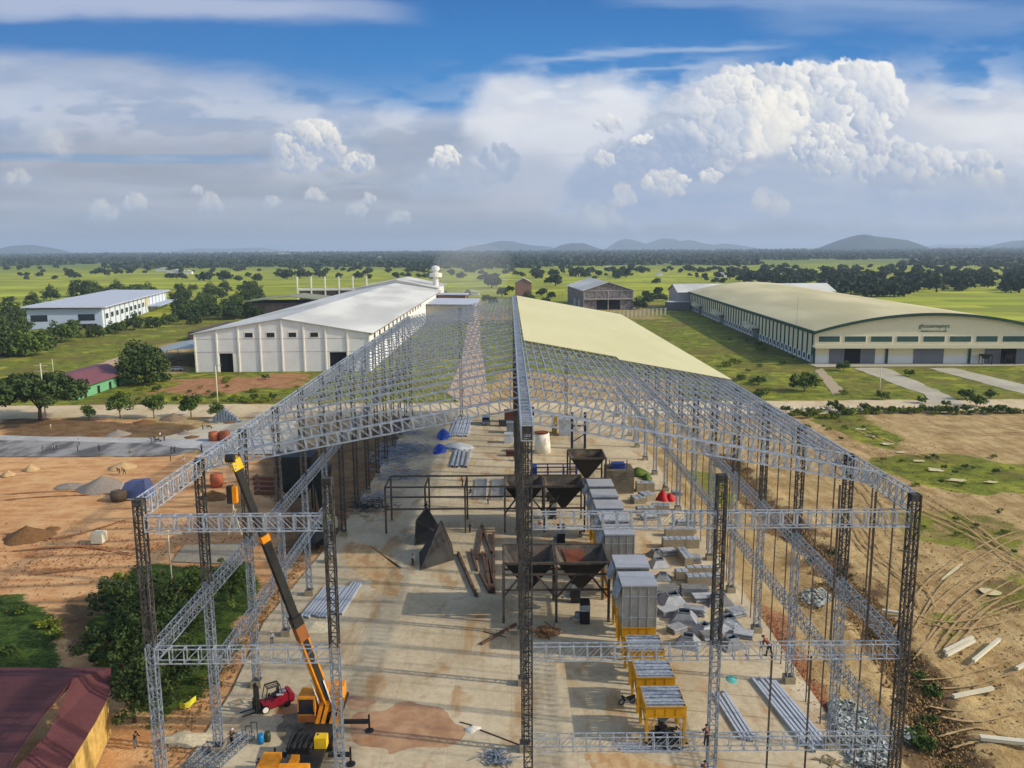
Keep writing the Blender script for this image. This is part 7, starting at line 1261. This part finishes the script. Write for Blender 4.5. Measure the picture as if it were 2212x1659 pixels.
for (x, y, k, c1, c2, l) in ((340, 422, 'work', (120, 80, 60), gry, 'leftmost worker raking the wet grey concrete strip'), (436, 402, 'bend', wht, gry, 'worker in white bending on the wet strip, second from left'), (452, 396, 'bend', gry, blkc, 'worker in grey bending beside the one in white on the wet strip'), (625, 408, 'stand', gry, blkc, 'dark-clothed worker standing third along the wet strip'), (640, 365, 'work', wht, gry, 'worker in white behind the third along the wet strip'), (800, 412, 'stand', (60, 66, 64), blkc, 'tall dark worker standing mid-strip on the wet concrete'), (1046, 424, 'crouch', tanc, gry, 'worker crouched on the wet strip near the grey gravel cone'), (1222, 346, 'work', blu, gry, 'worker in blue at the left of the barrow group'), (1246, 332, 'bend', blkc, gry, 'worker bending in the barrow group'), (1290, 310, 'walk', wht, gry, 'worker in white in the middle of the barrow group'), (1322, 326, 'stand', gry, blkc, 'rightmost worker of the barrow group'), (1374, 492, 'stand', (70, 74, 78), blkc, 'worker standing on the dirt just below the pale strip'), (1376, 428, 'work', blkc, gry, 'worker in black at the strip edge above the lone one'), (1404, 428, 'work', blu, blkc, 'worker in blue at the right of the strip edge pair'), (1480, 516, 'stand', wht, tanc, 'worker in white standing on dirt near the left eave girder'), (1622, 412, 'stand', gry, blkc, 'worker just left of the left eave girder'), (962, 592, 'bend', blkc, blkc, 'left of the two dark workers on the pale sand mound'), (1002, 598, 'bend', (50, 46, 46), blkc, 'right of the two dark workers on the pale sand mound'), (1630, 236, 'work', tanc, blkc, 'worker pushing a barrow on the pale yard by the roadside trees'), (410, 240, 'stand', wht, tanc, 'worker in white on the brown soil below the spreading tree')):
    person(G(*z5(x, y)), R1.uniform(0, 360), k, c1, c2, l)
person(G(293, 1614), 60, 'work', blkc, gry, 'person in dark clothes standing under the trees beside the yellow wall')
for (zf, x, y, l) in ((z5, 1680, 226, 'wheelbarrow beside the worker on the pale yard'), (z5, 1268, 336, 'wheelbarrow among the workers by the grey strip')):
    t = thing('wheelbarrow', l, 'wheelbarrow', G(*zf(x, y)), R_(20)); b = MB(); frustum(b, -.35, .3, -.22, .22, .35, -.55, .5, -.36, .36, .68); part(b, 'tray', darkb, t); b = MB(); b.tube([(.62, -.05, .2), (.62, .05, .2)], .2, 12); part(b, 'wheel', tyre, t); b = MB(); [b.bar((.6, y_*.3, .25), (-1.1, y_, .6), .05) for y_ in (-.3, .3)]; b.bar((-.3, -.25, 0), (-.3, -.25, .4), .04); b.bar((-.3, .25, 0), (-.3, .25, .4), .04); part(b, 'handles', darkb, t)
# ================================================================== HAZE
def haze():
    top = max((o.matrix_world @ Vector(c)).z for o in COL.objects if o.name.startswith('hill') for c in o.bound_box)+12
    b = MB(); b.box(-30500, 30500, -4500, 30500, -3, top); M = bpy.data.materials.new('haze'); M.use_nodes = True; t = M.node_tree; t.nodes.clear()
    v = t.nodes.new('ShaderNodeVolumePrincipled'); v.inputs['Color'].default_value = (.66, .80, 1, 1); v.inputs['Density'].default_value = 8.5e-5; v.inputs['Anisotropy'].default_value = .1
    o = t.nodes.new('ShaderNodeOutputMaterial'); t.links.new(v.outputs[0], o.inputs['Volume']); h = b.build('haze', M); h['kind'] = 'stuff'; h['label'] = 'thin pale air haze fading the distant fields and hills'; h['category'] = 'haze'
    print('haze top', top)
    b = MB(); n, k = 20, 12
    for j in range(k+1):
        for i in range(n): a = 2*math.pi*i/n; e = -math.pi/2+math.pi*j/k; q = 1+.12*math.sin(3*a+j); b.v.append((-30+34*math.cos(e)*math.cos(a)*q, 640+60*math.cos(e)*math.sin(a)*q, 27+26*math.sin(e)))
    for j in range(k):
        for i in range(n): b.f.append((j*n+i, j*n+(i+1) % n, (j+1)*n+(i+1) % n, (j+1)*n+i)); b.m.append(0)
    M2 = bpy.data.materials.new('dust'); M2.use_nodes = True; t = M2.node_tree; t.nodes.clear(); v = t.nodes.new('ShaderNodeVolumePrincipled'); v.inputs['Color'].default_value = (.93, .92, .90, 1); v.inputs['Density'].default_value = .0022; o = t.nodes.new('ShaderNodeOutputMaterial'); t.links.new(v.outputs[0], o.inputs['Volume'])
    tag(b.build('dust_cloud', M2, smooth=True), 'pale dust drifting up at the far end of the white warehouse', 'dust', None, 'stuff')
bpy.context.view_layer.update(); haze()
